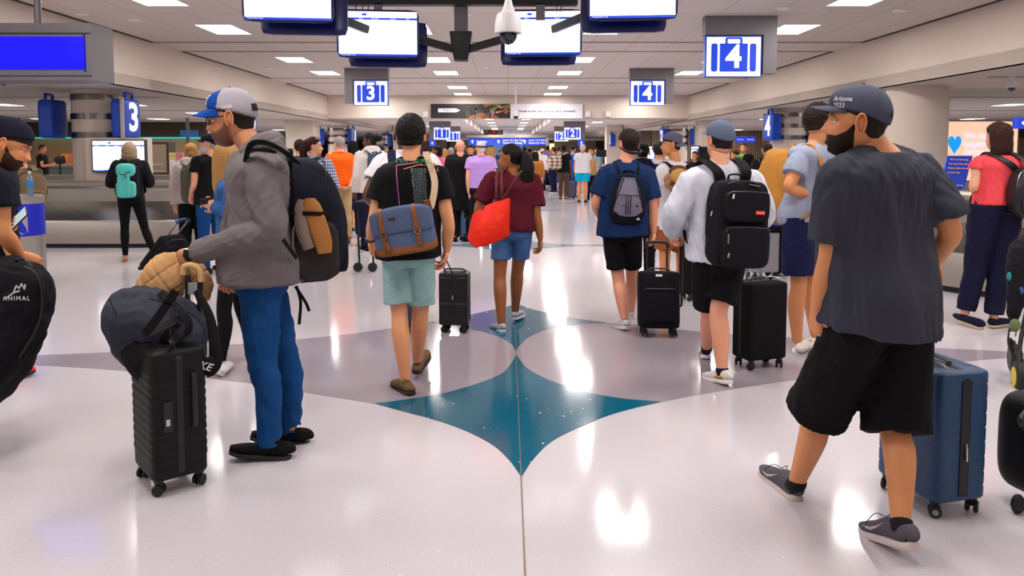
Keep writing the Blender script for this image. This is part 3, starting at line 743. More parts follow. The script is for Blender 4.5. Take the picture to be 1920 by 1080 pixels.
SKIN = {'fair': (234, 172, 136), 'light': (228, 158, 112), 'tan': (214, 142, 92), 'olive': (204, 138, 96), 'brown': (158, 96, 56), 'dark': (92, 56, 40), 'pink': (232, 162, 130)}
def skin(k): return mat('skin_'+k, SKIN[k], .48, sss=.08, tint=True, bump=.12, bscale=420, var=.07, vscale=14)
def hairmat(k):
    c = {'black': (16, 13, 13), 'dark': (36, 24, 19), 'brown': (62, 38, 24), 'blond': (170, 126, 72), 'ash': (158, 138, 112), 'grey': (150, 144, 144), 'white': (206, 200, 196), 'auburn': (52, 26, 20)}[k]
    m = mat('hair_'+k, c, .6, bump=.8, bscale=220, var=.45, vscale=90); m.node_tree.nodes['Principled BSDF'].inputs['Specular IOR Level'].default_value = .2
    return m
LOC0 = {  # 1.75 m tall figure facing +Y, feet at origin
 'hd': (0, .015, 1.635), 'nk': (0, -.01, 1.475), 'ch': (0, 0, 1.27), 'pv': (0, 0, .955),
 'shL': (-.175, -.005, 1.425), 'shR': (.175, -.005, 1.425), 'elL': (-.225, -.02, 1.14), 'elR': (.225, -.02, 1.14), 'wrL': (-.235, .05, .90), 'wrR': (.235, .05, .90),
 'haL': (-.232, .07, .80), 'haR': (.232, .07, .80),
 'hipL': (-.088, 0, .91), 'hipR': (.088, 0, .91), 'knL': (-.098, .01, .49), 'knR': (.098, .01, .49), 'anL': (-.10, -.02, .085), 'anR': (.10, -.02, .085), 'toL': (-.125, .165, .02), 'toR': (.125, .165, .02)}
POSES = {
 'stand': {},
 'walk': {'knL': (-.09, .14, .50), 'anL': (-.09, .22, .10), 'toL': (-.1, .40, .05), 'knR': (.09, -.02, .49), 'anR': (.09, -.26, .15), 'toR': (.1, -.09, .03), 'elL': (-.21, -.08, 1.15), 'wrL': (-.21, .0, .90), 'haL': (-.2, .03, .80), 'elR': (.21, .03, 1.15), 'wrR': (.21, .16, .94), 'haR': (.2, .22, .86)},
 'walk2': {'knR': (.09, .14, .50), 'anR': (.09, .22, .10), 'toR': (.1, .40, .05), 'knL': (-.09, -.02, .49), 'anL': (-.09, -.26, .15), 'toL': (-.1, -.09, .03), 'elR': (.21, -.08, 1.15), 'wrR': (.21, .0, .90), 'haR': (.2, .03, .80), 'elL': (-.21, .03, 1.15), 'wrL': (-.21, .16, .94), 'haL': (-.2, .22, .86)},
 'phone': {'elL': (-.22, .03, 1.15), 'wrL': (-.09, .24, 1.19), 'haL': (-.03, .31, 1.22), 'elR': (.22, .03, 1.15), 'wrR': (.09, .24, 1.17), 'haR': (.03, .30, 1.20)},
 'behind': {'elL': (-.24, -.10, 1.14), 'wrL': (-.09, -.17, .95), 'haL': (.0, -.19, .90), 'elR': (.24, -.10, 1.14), 'wrR': (.09, -.19, .97), 'haR': (.01, -.22, .90)},
 'hip': {'elR': (.33, -.10, 1.16), 'wrR': (.19, .02, 1.0), 'haR': (.13, .06, .98)},
 'fold': {'elL': (-.25, .05, 1.14), 'wrL': (-.02, .21, 1.14), 'haL': (.07, .21, 1.15), 'elR': (.25, .05, 1.14), 'wrR': (.02, .24, 1.17), 'haR': (-.07, .24, 1.18)},
 'carryR': {'elR': (.23, -.04, 1.14), 'wrR': (.25, -.06, .88), 'haR': (.25, -.07, .78)}}
def hand_geo(wr, ha, side_hint, curl, s, mirror, lod):
    """palm plus five fingers. wr wrist, ha direction target, side_hint = back of hand normal"""
    m = M(); f = nrm(ha-wr); bk = side_hint-f*np.dot(side_hint, f); bk = nrm(bk); sd = np.cross(f, bk)*mirror  # sd: towards thumb
    L = .092*s; n = 8 if lod else 10
    tube(m, [wr-f*.02*s, wr+f*.004*s, wr+f*L*.35, wr+f*L*.75, wr+f*L*1.02], [(.026*s, .019*s), (.027*s, .019*s), (.036*s, .017*s), (.041*s, .0155*s), (.036*s, .010*s)], n, 3, side=sd, ex=2.6)
    for i, (off, ln, cm) in enumerate(((.030, .072, .9), (.0105, .080, 1.0), (-.0095, .074, 1.08), (-.0285, .058, 1.18))):
        base = wr+f*(L*(1.0-.05*abs(i-1)))+sd*off*s; d = nrm(f+sd*off*2.2*(1-curl*.8)); pts = [base-f*.012*s, base]; a = 0
        for j, (seg, ca) in enumerate(((.42, .9), (.32, 1.15), (.26, .7))):
            a += curl*cm*ca*1.1+.08; dd = nrm(d*math.cos(a)-bk*math.sin(a)); pts.append(pts[-1]+dd*ln*seg*s)
        tube(m, pts, [.0085*s, .0092*s, .0084*s, .0078*s, .0058*s], 8, 2, side=sd)
    b = wr+f*L*.22+sd*.024*s; q1 = b+nrm(f*.62+sd*.72-bk*.3)*.034*s; q2 = q1+nrm(f*.85+sd*(.40-.5*curl)-bk*(.25+.5*curl))*.030*s; q3 = q2+nrm(f*.9+sd*(.1-.6*curl)-bk*(.25+.6*curl))*.024*s
    tube(m, [b-sd*.012*s, b, q1, q2, q3], [.011*s, .0135*s, .0108*s, .0095*s, .0066*s], 8, 2)
    return m
def shoe_geo(an, to, kind, s, sidev):
    """an ankle joint, to toe tip on the sole plane"""
    up = m = None
    d = to-an; L = .285*s
    flat = nrm(to-(an-V3(0, 0, .085*s))) if abs(to[2]-(an[2]-.085*s)) < .4 else nrm(d)
    heel = to-flat*L; sd = nrm(sidev-flat*np.dot(sidev, flat)); upv = np.cross(sd, flat); upv = upv if upv[2] > 0 else -upv
    u = M(); so = M()
    def q(t, h, w=0): return heel+flat*L*t+upv*h*s+sd*w*s
    hh = {'sneaker': (.062, .074, .080, .056, .044, .032), 'low': (.062, .070, .064, .052, .044, .034), 'clog': (.048, .05, .055, .052, .048, .034), 'boot': (.1, .11, .09, .06, .05, .036)}[kind]
    if kind == 'clog': hh = (.035, .038, .062, .062, .052, .036)
    ts = (.015, .12, .34, .60, .80, .985); ws = (.026, .036, .037, .043, .045, .026)
    ts = (-.012,)+ts; ws = (.010,)+ws; hh = (hh[0]*.55,)+tuple(hh)
    tube(u, [q(t, .018+h*.5) for t, h in zip(ts, hh)], [(w*s, h*.5*s) for w, h in zip(ws, hh)], 16, 4, side=sd, ex=2.6)
    st = .030 if kind == 'sneaker' else .022
    tube(so, [q(t, st*.5+(.008 if t > .9 else 0)+(.004 if t < .05 else 0)) for t in (-.025, .01, .1, .36, .6, .82, .95, 1.0)], [(w*s, st*.5*s) for w in (.008, .026, .036, .039, .045, .046, .034, .014)], 18, 3, side=sd, ex=4)
    return u, so, q
def person(label, D, px=None, top=None, j=None, pose='stand', yaw=0, H=None, head=(0, 0, 0), skn='light', hair=('short', 'dark', .012), topw=None, bottom=None, shoes=('sneaker', (60, 60, 66), (210, 205, 205)), bulk=1.0, lod=1, hand=None, curl=(.45, .45), palm=None, beard=None, cap=None, hs=1.0, girth=1.0, group=None, extras=None, local=None, tucked=False, seed=0, ground=None, name='person', legbulk=1.0, glasses=None, hoffs=None, hide_hands=()):
    """D depth of the figure; j = joints as (px, py, dy) pixels at depth D+dy; local = joints in body metres"""
    if px is not None: yaw += math.degrees(math.atan2(-(px-CX), FPX))
    R = rotz(math.radians(yaw)); ctr = P(px, 500, D) if px is not None else P(j['pv'][0], j['pv'][1], D); ctr = V3(ctr[0], D, 0)
    if ground is not None: ctr[2] = ground
    if H is None: H = CAMZ+(P(px, top, D)[2]-CAMZ)-ctr[2]
    k = H/1.75; J = dict(LOC0); J.update(POSES[pose])
    if local: J.update(local)
    J = {a: ctr+R@(np.array(b)*k) for a, b in J.items()}
    if j:
        for a, (x, y, dy) in j.items(): J[a] = P(x, y, D+dy)
        if 'ch' not in j: J['ch'] = J['pv']*.42+J['nk']*.58+R@V3(0, .015, 0)
    root = thing(name, label, 'person', (J['pv'][0], J['pv'][1], ctr[2]), group)
    vox = {0: .0075, 1: .011, 2: .018}[lod]; skm = skin(skn)
    sv = nrm(J['shR']-J['shL']); hv = nrm(J['hipR']-J['hipL']); fw = nrm(np.cross(UZ, hv)); fs = nrm(np.cross(UZ, sv))
    k2 = k*bulk; g = girth
    pv, ch, nk = J['pv'], J['ch'], J['nk']
    # ---- spine frames
    def sp(t):  # t 0 pelvis .. 1 neck base
        pts = cr([pv, ch, nk], 10); i = t*(len(pts)-1); a = int(min(i, len(pts)-2)); return pts[a]*(1-(i-a))+pts[a+1]*(i-a)
    shm = (J['shL']+J['shR'])/2; shw = np.linalg.norm(J['shR']-J['shL'])/2
    def torso(m, inf=0., lo=-.12, ringset=None, ex=2.5, n=26, neck=True, drop=0):
        rs = ringset or [(-.13, .10, .085), (-.04, .158, .112), (.08, .160, .112), (.30, .145, .104), (.55, .165, .114), (.76, .185, .116), (.88, .172, .098), (.97, .10, .075), (1.03, .062, .062)]
        P3 = []; rr = []; ss = []
        for t, a, b in rs:
            if t < lo: continue
            c = pv+(sp(0.05)-pv)*0+V3(0, 0, 1)*(t*np.linalg.norm(nk-pv)) if t < 0 else sp(min(t, 1))
            if t > 1: c = c+(J['hd']-nk)*(t-1)
            P3.append(c); w = min(1, max(0, t)); ss.append(nrm(hv*(1-w)+sv*w)); q = (shw/(.175*k2)-1)*sst(.45, .85, t)+1 if shw > 0 else 1
            rr.append(((a*k2*g*q+inf), (b*k2*g+inf)))
        tube(m, P3, rr, n, 3, side=np.array(ss), ex=ex)
    def arm(m, s, r, t0=0, t1=1, inf=0, n=14, flare=0):
        A = [J['sh'+s]-sv*(1 if s == 'R' else -1)*.03*k2, J['sh'+s], J['sh'+s]*.5+J['el'+s]*.5, J['el'+s], J['el'+s]*.55+J['wr'+s]*.45, J['wr'+s]]
        pts = cr(np.hstack([np.array(A), np.array(r)[:, None]]), 6); L = len(pts)-1
        q = pts[int(t0*L):max(int(t1*L)+1, int(t0*L)+2)]
        rad = q[:, 3]*k2+inf*sst(-.1, .35, np.linspace(t0, t1, len(q)))
        if flare: rad = rad+np.linspace(0, 1, len(rad))**2*flare
        tube(m, q[:, :3], rad, n, 1)
    AR = [.058, .056, .047, .039, .039, .0255]
    LR = [.100, .090, .072, .055, .0575, .036]
    def leg(m, s, r, t1=1., inf=0, n=16, t0=0., back=.0):
        h, kn, an = J['hip'+s], J['kn'+s], J['an'+s]; mid = kn*.68+an*.32-fw*.014*k
        A = [h+V3(0, 0, .05*k), h*.85+kn*.15, h*.45+kn*.55, kn, mid, an*.93+kn*.07, an]
        r = list(r)+[r[-1]*.98] if len(r) == 6 else r
        pts = cr(np.hstack([np.array(A), np.array(r)[:, None]]), 6); L = len(pts)-1; q = pts[int(round(t0*L)):int(round(t1*L))+1]
        tube(m, q[:, :3], q[:, 3]*k2*legbulk+inf, n, 1, side=hv)
    # ---- body
    b = M(); torso(b, -.012 if topw else 0)
    hdv = nrm(J['hd']-nk)
    tube(b, [nk-hdv*.05*k, nk, nk*.5+J['hd']*.5-hdv*.02, J['hd']-hdv*.01*k], [(.075*k2, .068*k2), (.062*k2, .060*k2), (.055*k2, .056*k2), (.05*k, .05*k)], 18, 3, side=sv)
    # trapezius
    for s in 'LR': tube(b, [nk+hdv*.03*k, nk*.5+J['sh'+s]*.5+V3(0, 0, .008), J['sh'+s]], [.048*k2-.01, .052*k2-.01, .052*k2-.01], 12, 3)
    for s in 'LR': arm(b, s, AR)
    lr = [q*.9 for q in LR[:3]]+LR[3:]
    for s in 'LR': leg(b, s, ([.080, .074, .064]+LR[3:]) if bottom and bottom[0] in ('shorts', 'mid') else LR if not bottom else [q*.86 for q in LR[:5]]+[LR[5]])
    bo = obj('body', b, skm, root, angle=None)
    # ---- head
    hy, hp, hr = [math.radians(q) for q in head]; RH = R@rotz(hy)@rotx(hp)@roty(hr); hk = k*hs*1.0; HC = J['hd']
    nn = {0: (88, 72), 1: (56, 46), 2: (32, 28)}[lod]; HG, HD = head_geo(*nn)
    def W(v): return HC+(np.asarray(v).reshape(-1, 3)*hk)@RH.T
    x, y, z = HG[..., 0].ravel(), HG[..., 1].ravel(), HG[..., 2].ravel(); tint = np.ones((len(x), 3))
    lip = np.exp(-(x/.020)**2)*(np.exp(-((z+.0595)/.006)**2)+np.exp(-((z+.0745)/.007)**2)); lip = np.clip(lip, 0, 1)*(y > .05)
    tint *= 1-lip[:, None]*np.array([.12, .38, .34])
    brw = np.exp(-((np.abs(x)-.031)/.017)**4)*np.exp(-((z-.0215)/.007)**4)*(y > .04)
    tint *= 1-brw[:, None]*np.array([.72, .8, .82])*(0.9 if not hair or hair[1] not in ('blond', 'white', 'grey', 'ash') else .35)
    tint *= 1-(.10*np.exp(-((np.abs(x)-.048)/.02)**2)*np.exp(-((z+.02)/.02)**2)*(y > .02))[:, None]*np.array([0, 1, .9])
    if beard and beard[0] == 'stubble':
        st = sst(-.006, .014, hairline(y, 'beard')-z)*sst(-.02, .01, y); tint *= 1-st[:, None]*beard[1]*np.array([.92, 1, 1])
    hm = [(W(HG), grid_faces(nn[1]+1, nn[0]), tint)]
    for s in (-1, 1):
        e = ear_geo(s); t2 = np.ones((e.n, 3))*np.array([1, .93, .9]); hm.append((W(e.V()), e.f, t2))
    if lod < 2:
        for s in (-1, 1):
            e = M(); ball(e, (s*.031, .0650, .0048), (.0165, .0135, .0098), 14); hm.append((W(e.V()), e.f, np.ones((e.n, 3))*np.array([.92, .88, .86])))
    # ---- hands
    palm = palm or {}
    for i, s in enumerate('LR'):
        if s in hide_hands: continue
        mir = 1 if s == 'L' else -1
        bk = np.asarray(palm.get(s), float) if palm.get(s) is not None else (R@V3(-1 if s == 'L' else 1, .15, 0))
        hg = hand_geo(J['wr'+s], J['ha'+s], bk, curl[i], k*(1.04), -mir, lod)
        hm.append((hg.V(), hg.f, np.ones((hg.n, 3))*np.array([1, .95, .93])))
    RL = ROOTLOC[root.name].copy()
    def post(v, nv, me, hm=hm, RL=RL):
        parts = [(v, faces_of(me), None)]+[(q-RL, f, t) for q, f, t in hm]
        V, F, T = join_np(parts); me2 = bpy.data.meshes.new('body'); me2.from_pydata(V.tolist(), [], F); me2.update(); set_tint(me2, T); return me2
    remesh_job(bo, vox, 3, post)
    # eyes
    if lod < 2:
        for s in (-1, 1):
            e = M(); ball(e, (s*.031, .0652, -.0005), .0118, 20, R=rotx(-PI/2)); v = e.V(); ee = M(); ee.add(W(v), e.f)
            o = obj('eye', ee, [mat('eye_white', (225, 218, 212), .2), mat('iris_brown', (44, 26, 16), .15)], root)
            for p_ in o.data.polygons:
                c = v[list(p_.vertices)].mean(0)-V3(s*.031, .0652, -.0005)
                if c[1] > .0095: p_.material_index = 1
    # ---- hair
    def shell_obj(nm, sh, mt, parent=root, label_=None):
        m = M(); m.add(W(sh), grid_faces(nn[1]+1, nn[0])); o = obj(nm, m, mt, parent, angle=None)
        if label_: o['label'] = label_
        return o
    ho = None
    if hair:
        st, colr, th = hair[:3]; hmt = hairmat(colr)
        def thick(Gd):
            zz = Gd[..., 2]; return th*(.30+.70*sst(-.02, .08, zz)) if st in ('fade', 'short') else th
        if st != 'bald':
            sh = shell(HG, HD, 'hair', thick, noise={'short': .0012, 'fade': .0012, 'curly': .0035, 'buzz': .0003}.get(st, .0015), freq={'curly': 230}.get(st, 150), seed=seed)
            if cap: # flatten under cap
                sh = np.where((HG[..., 2] > .03)[..., None], HG+HD*.003, sh)
            ho = shell_obj('hair', sh, hmt)
        if len(hair) > 3:
            for kind, *a in hair[3]:
                m = M()
                if kind == 'bob':       # a[0] length below eye line, a[1] width
                    ln, wd = a; 
                    tube(m, W([(0, -.03, .11), (0, -.035, .09), (0, -.045, .03), (0, -.05, -.04), (0, -.055, -.04-ln*.5), (0, -.05, -.04-ln), (0, -.045, -.05-ln)]), [(.03*hk, .04*hk), (.075*hk, .075*hk), (.092*wd*hk, .085*hk), (.095*wd*hk, .075*hk), (.098*wd*hk, .065*hk), (.09*wd*hk, .05*hk), (.06*wd*hk, .03*hk)], 26, 5, side=RH@UX)
                elif kind == 'tail':    # pts in head frame, radii
                    tube(m, W(a[0]), [r*hk for r in a[1]], 16, 5)
                elif kind == 'bun': ball(m, W([a[0]])[0], a[1]*hk, 16)
                o = obj('hair_'+('bun' if kind == 'bun' else 'length'), m, hmt, root, angle=None)
                if lod < 2:
                    def hp_(v, nv, me, sd=seed): return folds(v, nv, .006, sd+5, 'drape', 2.6)
                    remesh_job(o, .008 if lod else .006, 2, hp_)
    if beard and beard[0] == 'full':
        shell_obj('beard', shell(HG, HD, 'beard', beard[2] if len(beard) > 2 else .012, soft=.006, noise=.0015, freq=160, dip=.01), hairmat(beard[1]))
        if len(beard) > 3:
            m = M(); tube(m, W([(0, .06, -.08), (0, .075, -.12), (0, .07, -.16), (0, .06, -.20)]), [.04*hk, .04*hk, .03*hk, .008*hk], 12, 4); obj('beard_tip', m, hairmat(beard[1]), root)
    # ---- cap
    if cap:
        ck = cap.get('kind', 'cap'); cm = cap['mat']; fl = -1 if cap.get('back') else 1
        G1 = HG
        if ck in ('cap', 'visor'):
            zt = (lambda Gd: .009+.013*sst(.0, .09, Gd[..., 1]*fl)*sst(.04, .075, Gd[..., 2])*(1-sst(.09, .12, Gd[..., 2]))+.004*sst(.05, .11, Gd[..., 2]))
            sh = shell(G1, HD, 'cap' if fl > 0 else 'back', zt, soft=.003)
            co = shell_obj('cap', sh, cm if isinstance(cm, list) else [cm])
            if cap.get('paint'):
                cen = G1.reshape(-1, 3)
                for p_ in co.data.polygons: c = cen[list(p_.vertices)].mean(0); p_.material_index = cap['paint'](c)
            if ck == 'cap':
                m = M(); m.add(W([[0, -.01, .139]]), []); m = M(); ball(m, W([(0, -.012, .1345)])[0], (.007*hk, .007*hk, .004*hk), 8); obj('button', m, cm[0] if isinstance(cm, list) else cm, co)
                # back opening
                if lod < 2:
                    m = M(); th = np.linspace(0, PI, 10); pts = [(.030*math.cos(q), -fl*.118, .010+.032*math.sin(q)) for q in th]
                    c0 = []
                    for q in pts: c0.append(q)
                    V = []; 
                    for sc in (1.0, .5, .01):
                        for q in c0: V.append((q[0]*sc, -fl*(.1212-.0010-.30*q[0]**2*sc*sc*4-(.18*(q[2]-.01)*sc if fl > 0 else .18*(q[2]-.01)*sc)), .010+(q[2]-.010)*sc))
                    F = []
                    for a_ in range(2):
                        for b_ in range(9): F.append([a_*10+b_, a_*10+b_+1, (a_+1)*10+b_+1, (a_+1)*10+b_])
                    m.add(W(V), F); 
            # brim
            m = M(); V = []; nA, nB = 18, 6; y0 = .072 if fl > 0 else .088; z0 = .047 if fl > 0 else .026
            Lb = cap.get('brim', .075); dr = cap.get('drop', .012)
            for top_ in (0, 1):
                for i in range(nB+1):
                    for q in np.linspace(-1, 1, nA+1):
                        a = q*1.15; base = (math.sin(a)*.076, math.cos(a)*.064+ (y0-.072)); t = i/nB
                        ext = (Lb+.011)*math.sqrt(max(0, 1-(abs(q)**2.6)))*t
                        yy = base[1]+ext+.006; zz = z0-(.0032*0)+(.004 if top_ else 0)-1.9*base[0]**2*(1+.9*t)-dr*t*1.0+.006*(1-t)
                        V.append((base[0]*(1+.02*t), fl*yy, zz))
            n_ = (nB+1)*(nA+1); F = []
            for i in range(nB):
                for q in range(nA):
                    a = i*(nA+1)+q; F.append([a, a+nA+1, a+nA+2, a+1]); F.append([n_+a, n_+a+1, n_+a+nA+2, n_+a+nA+1])
            bd = [i*(nA+1) for i in range(nB+1)]+[nB*(nA+1)+q for q in range(1, nA+1)]+[i*(nA+1)+nA for i in range(nB-1, -1, -1)]
            for a, c in zip(bd[:-1], bd[1:]): F.append([a, c, n_+c, n_+a])
            m.add(W(V), F); obj('brim', m, cap.get('brimmat', cm[0] if isinstance(cm, list) else cm), co)
            if cap.get('after'): cap['after'](co, W, hk)
        elif ck == 'hijab':
            m = M(); tube(m, W([(0, -.02, .14), (0, -.02, .12), (0, -.02, .05), (0, -.03, -.05), (0, -.03, -.12), (0, -.03, -.2), (0, -.03, -.26)]), [(.01*hk, .01*hk), (.07*hk, .08*hk), (.095*hk, .11*hk), (.09*hk, .10*hk), (.09*hk, .09*hk), (.15*hk, .11*hk), (.17*hk, .12*hk)], 24, 4, side=RH@UX); obj('headscarf', m, cm, root)
    if glasses:
        m = M()
        for s in (-1, 1):
            a = np.linspace(0, 2*PI, 15); gz = .0
            tube(m, W([(s*.032+.024*math.cos(q), .094-.10*abs(s*.032+.024*math.cos(q)), -.002+.017*math.sin(q)*(1.0 if math.sin(q) < 0 else .8)) for q in a]), .0016*hk*glasses.get('w', 1), 6, 1)
            tube(m, W([(s*.055, .088, .006), (s*.072, .07, .008), (s*.083, .0, .006), (s*.082, -.02, -.004)]), .0018*hk*glasses.get('w', 1), 6, 3)
        tube(m, W([(-.009, .093, .002), (0, .098, .004), (.009, .093, .002)]), .0016*hk, 6, 2)
        obj('glasses', m, glasses['mat'], root)
    out = {'root': root, 'J': J, 'W': W, 'R': R, 'sv': sv, 'hv': hv, 'fs': fs, 'fw': fw, 'k': k, 'hk': hk, 'HG': HG, 'body': bo}
    # ---- top garment
    if topw:
        kind, mt = topw[0], topw[1]; o = topw[2] if len(topw) > 2 else {}
        fit = o.get('fit', .018); hem = o.get('hem', -.14); am = o.get('amp', .006); m = M()
        hemw = o.get('hemw', .185); hd_ = o.get('hemd', .125)
        rs = [(hem, hemw, hd_), (hem+.03, hemw, hd_), (.12, hemw*.97, hd_*.99), (.35, hemw*.94+.004, .118), (.60, .178, .120), (.78, .188, .120), (.89, .176, .102), (.96, .115, .084), (1.0, .076, .070)]
        torso(m, fit*k, -9, rs, ex=2.6)
        for s in 'LR': tube(m, [nk+hdv*.005*k, nk*.5+J['sh'+s]*.5+V3(0, 0, .0), J['sh'+s]], [.05*k2, .056*k2, .058*k2], 12, 3)
        sl = {'tee': .40, 'polo': .40, 'long': 1.0, 'hoodie': 1.0, 'tank': .12}[kind] if 'sleeve' not in o else o['sleeve']
        SR = [.050, .058, .064, .060, .052, .040] if kind in ('tee', 'polo', 'tank') else [.056, .064, .066, .060, .055, .044]
        sf = o.get('sfit', .008)
        for s in 'LR':
            if s in o.get('noarm', ''): continue
            arm(m, s, SR, 0, sl, inf=sf*k, n=18, flare=(.004*k if sl < .6 else 0))
            if sl >= .99 and (kind == 'hoodie' or o.get('cuff')): # cuff
                w1 = J['wr'+s]; d = nrm(J['wr'+s]-J['el'+s]); tube(m, [w1-d*.03, w1+d*.015*k], [.044*k2, .037*k2], 14, 2)
        if kind == 'hoodie':
            up = nk+fs*-.06*k+V3(0, 0, .0); 
            tube(m, [nk+R@V3(-.11, .02, -.02)*k, nk+R@V3(-.085, -.055, .035)*k, nk+R@V3(0, -.085, .04)*k, nk+R@V3(.085, -.055, .035)*k, nk+R@V3(.11, .02, -.02)*k], [.035*k, .048*k, .055*k, .048*k, .035*k], 14, 4)
            tube(m, [nk+R@V3(0, -.085, .03)*k, nk+R@V3(0, -.115, -.04)*k, nk+R@V3(0, -.10, -.11)*k], [(.11*k, .045*k), (.10*k, .05*k), (.06*k, .025*k)], 16, 4, side=sv)
            # rib hem
            torso(m, fit*k*.3, -9, [(hem-.02, hemw*.96, hd_*.96), (hem+.07, hemw*.96, hd_*.96), (hem+.09, hemw*.9, hd_*.9)], ex=2.6)
        nm = {'tee': 't_shirt', 'polo': 'polo_shirt', 'long': 'long_sleeve_shirt', 'hoodie': 'hoodie', 'tank': 'sleeveless_top'}[kind]; nm = o.get('name', nm)
        to = obj(nm, m, mt, root, angle=None); out['top'] = to
        vv = {0: .0075, 1: .011, 2: .018}[lod]
        def tp(v, nv, me, am=am, sd=seed, md=o.get('fold', 'drape'), nk=nk-ROOTLOC[root.name], kk=k):
            w = sst(.07*kk, .17*kk, np.linalg.norm(v-nk, axis=1)); return v+(folds(v, nv, am*(1.0 if lod < 2 else .7), sd, md)-v)*w[:, None]
        remesh_job(to, vv, 1, tp)
        if kind == 'polo' or o.get('collarpiece'):
            m = M(); tube(m, [nk+R@V3(.062*math.cos(a), .058*math.sin(a), .018)*k2+hdv*0 for a in np.linspace(-PI*1.35, PI*.35, 12)], [(.010*k, .022*k)]*12, 10, 1, side=np.array([R@V3(math.cos(a), math.sin(a), -.3) for a in np.linspace(-PI*1.35, PI*.35, 12)])); obj('collar', m, o.get('cmat', mt), to)
    # ---- bottom garment
    if bottom:
        kind, mt = bottom[0], bottom[1]; o = bottom[2] if len(bottom) > 2 else {}; m = M()
        rs = [(-.17, .105, .088), (-.10, .150, .112), (-.02, .164, .116), (.06, .162, .112), (.14, .154, .108)]
        torso(m, .010*k, -9, rs, ex=2.5)
        PR = {'jeans': [.106, .098, .086, .070, .064, .056], 'slack': [.108, .104, .094, .084, .078, .070], 'leggings': [.104, .094, .076, .060, .062, .040], 'shorts': [.112, .115, .118, .124, .126, .126], 'mid': [.112, .112, .112, .112, .11, .11], 'crop': [.112, .108, .096, .082, .074, .066]}[kind]
        PR = [a*o.get('w', 1) for a in PR]
        t1 = o.get('len', {'jeans': .985, 'slack': .97, 'leggings': .93, 'shorts': .46, 'mid': .36, 'crop': .86}[kind]); lt = t1 if np.ndim(t1) else (t1, t1)
        for s, t in zip('LR', lt): leg(m, s, PR, t, 0.0, 20)
        nm = {'jeans': 'jeans', 'slack': 'trousers', 'leggings': 'leggings', 'shorts': 'shorts', 'mid': 'shorts', 'crop': 'trousers'}[kind]; nm = o.get('name', nm)
        po = obj(nm, m, mt, root, angle=None); out['bottom'] = po
        def bp_(v, nv, me, am=o.get('amp', .005 if kind != 'leggings' else .0015), sd=seed+3, md=o.get('fold', 'cross' if kind in ('jeans', 'crop', 'leggings', 'slack') else 'iso')):
            return folds(v, nv, am*(1.0 if lod < 2 else .7), sd, md)
        remesh_job(po, {0: .0075, 1: .011, 2: .018}[lod], 1, bp_)
        if o.get('belt'):
            m = M(); torso(m, .014*k, -9, [(.075, .160, .111), (.12, .157, .110)], ex=2.5); obj('belt', m, o['belt'], po)
    # ---- shoes
    out['shoes'] = []
    if shoes:
        for s in 'LR':
            if s in (o.get('noshoe', '') if bottom else ''): continue
            u, so, q = shoe_geo(J['an'+s], J['to'+s], shoes[0], k*(shoes[4] if len(shoes) > 4 else 1), hv)
            um = cloth('shoe_%d_%d_%d' % shoes[1], shoes[1], bump=.3); sm = mat('sole_%d_%d_%d' % shoes[2], shoes[2], .6)
            a = obj({'clog': 'clog', 'boot': 'boot'}.get(shoes[0], 'shoe'), u, um, root, angle=None); obj('sole', so, sm, a); out['shoes'].append((a, q, s))
            if len(shoes) > 3 and shoes[3]: # sock
                m = M(); an = J['an'+s]; kn = J['kn'+s]; d = nrm(kn-an); hgt = shoes[3][1] if len(shoes[3]) > 1 else .05
                tube(m, [q(.25, .045), an-d*.01, an+d*hgt*k*.6], [.034*k, .0375*k2*legbulk, .0375*k2*legbulk+.002], 14, 3); obj('sock', m, cloth('sock_%d' % shoes[3][0][0], shoes[3][0]), root)
    return out
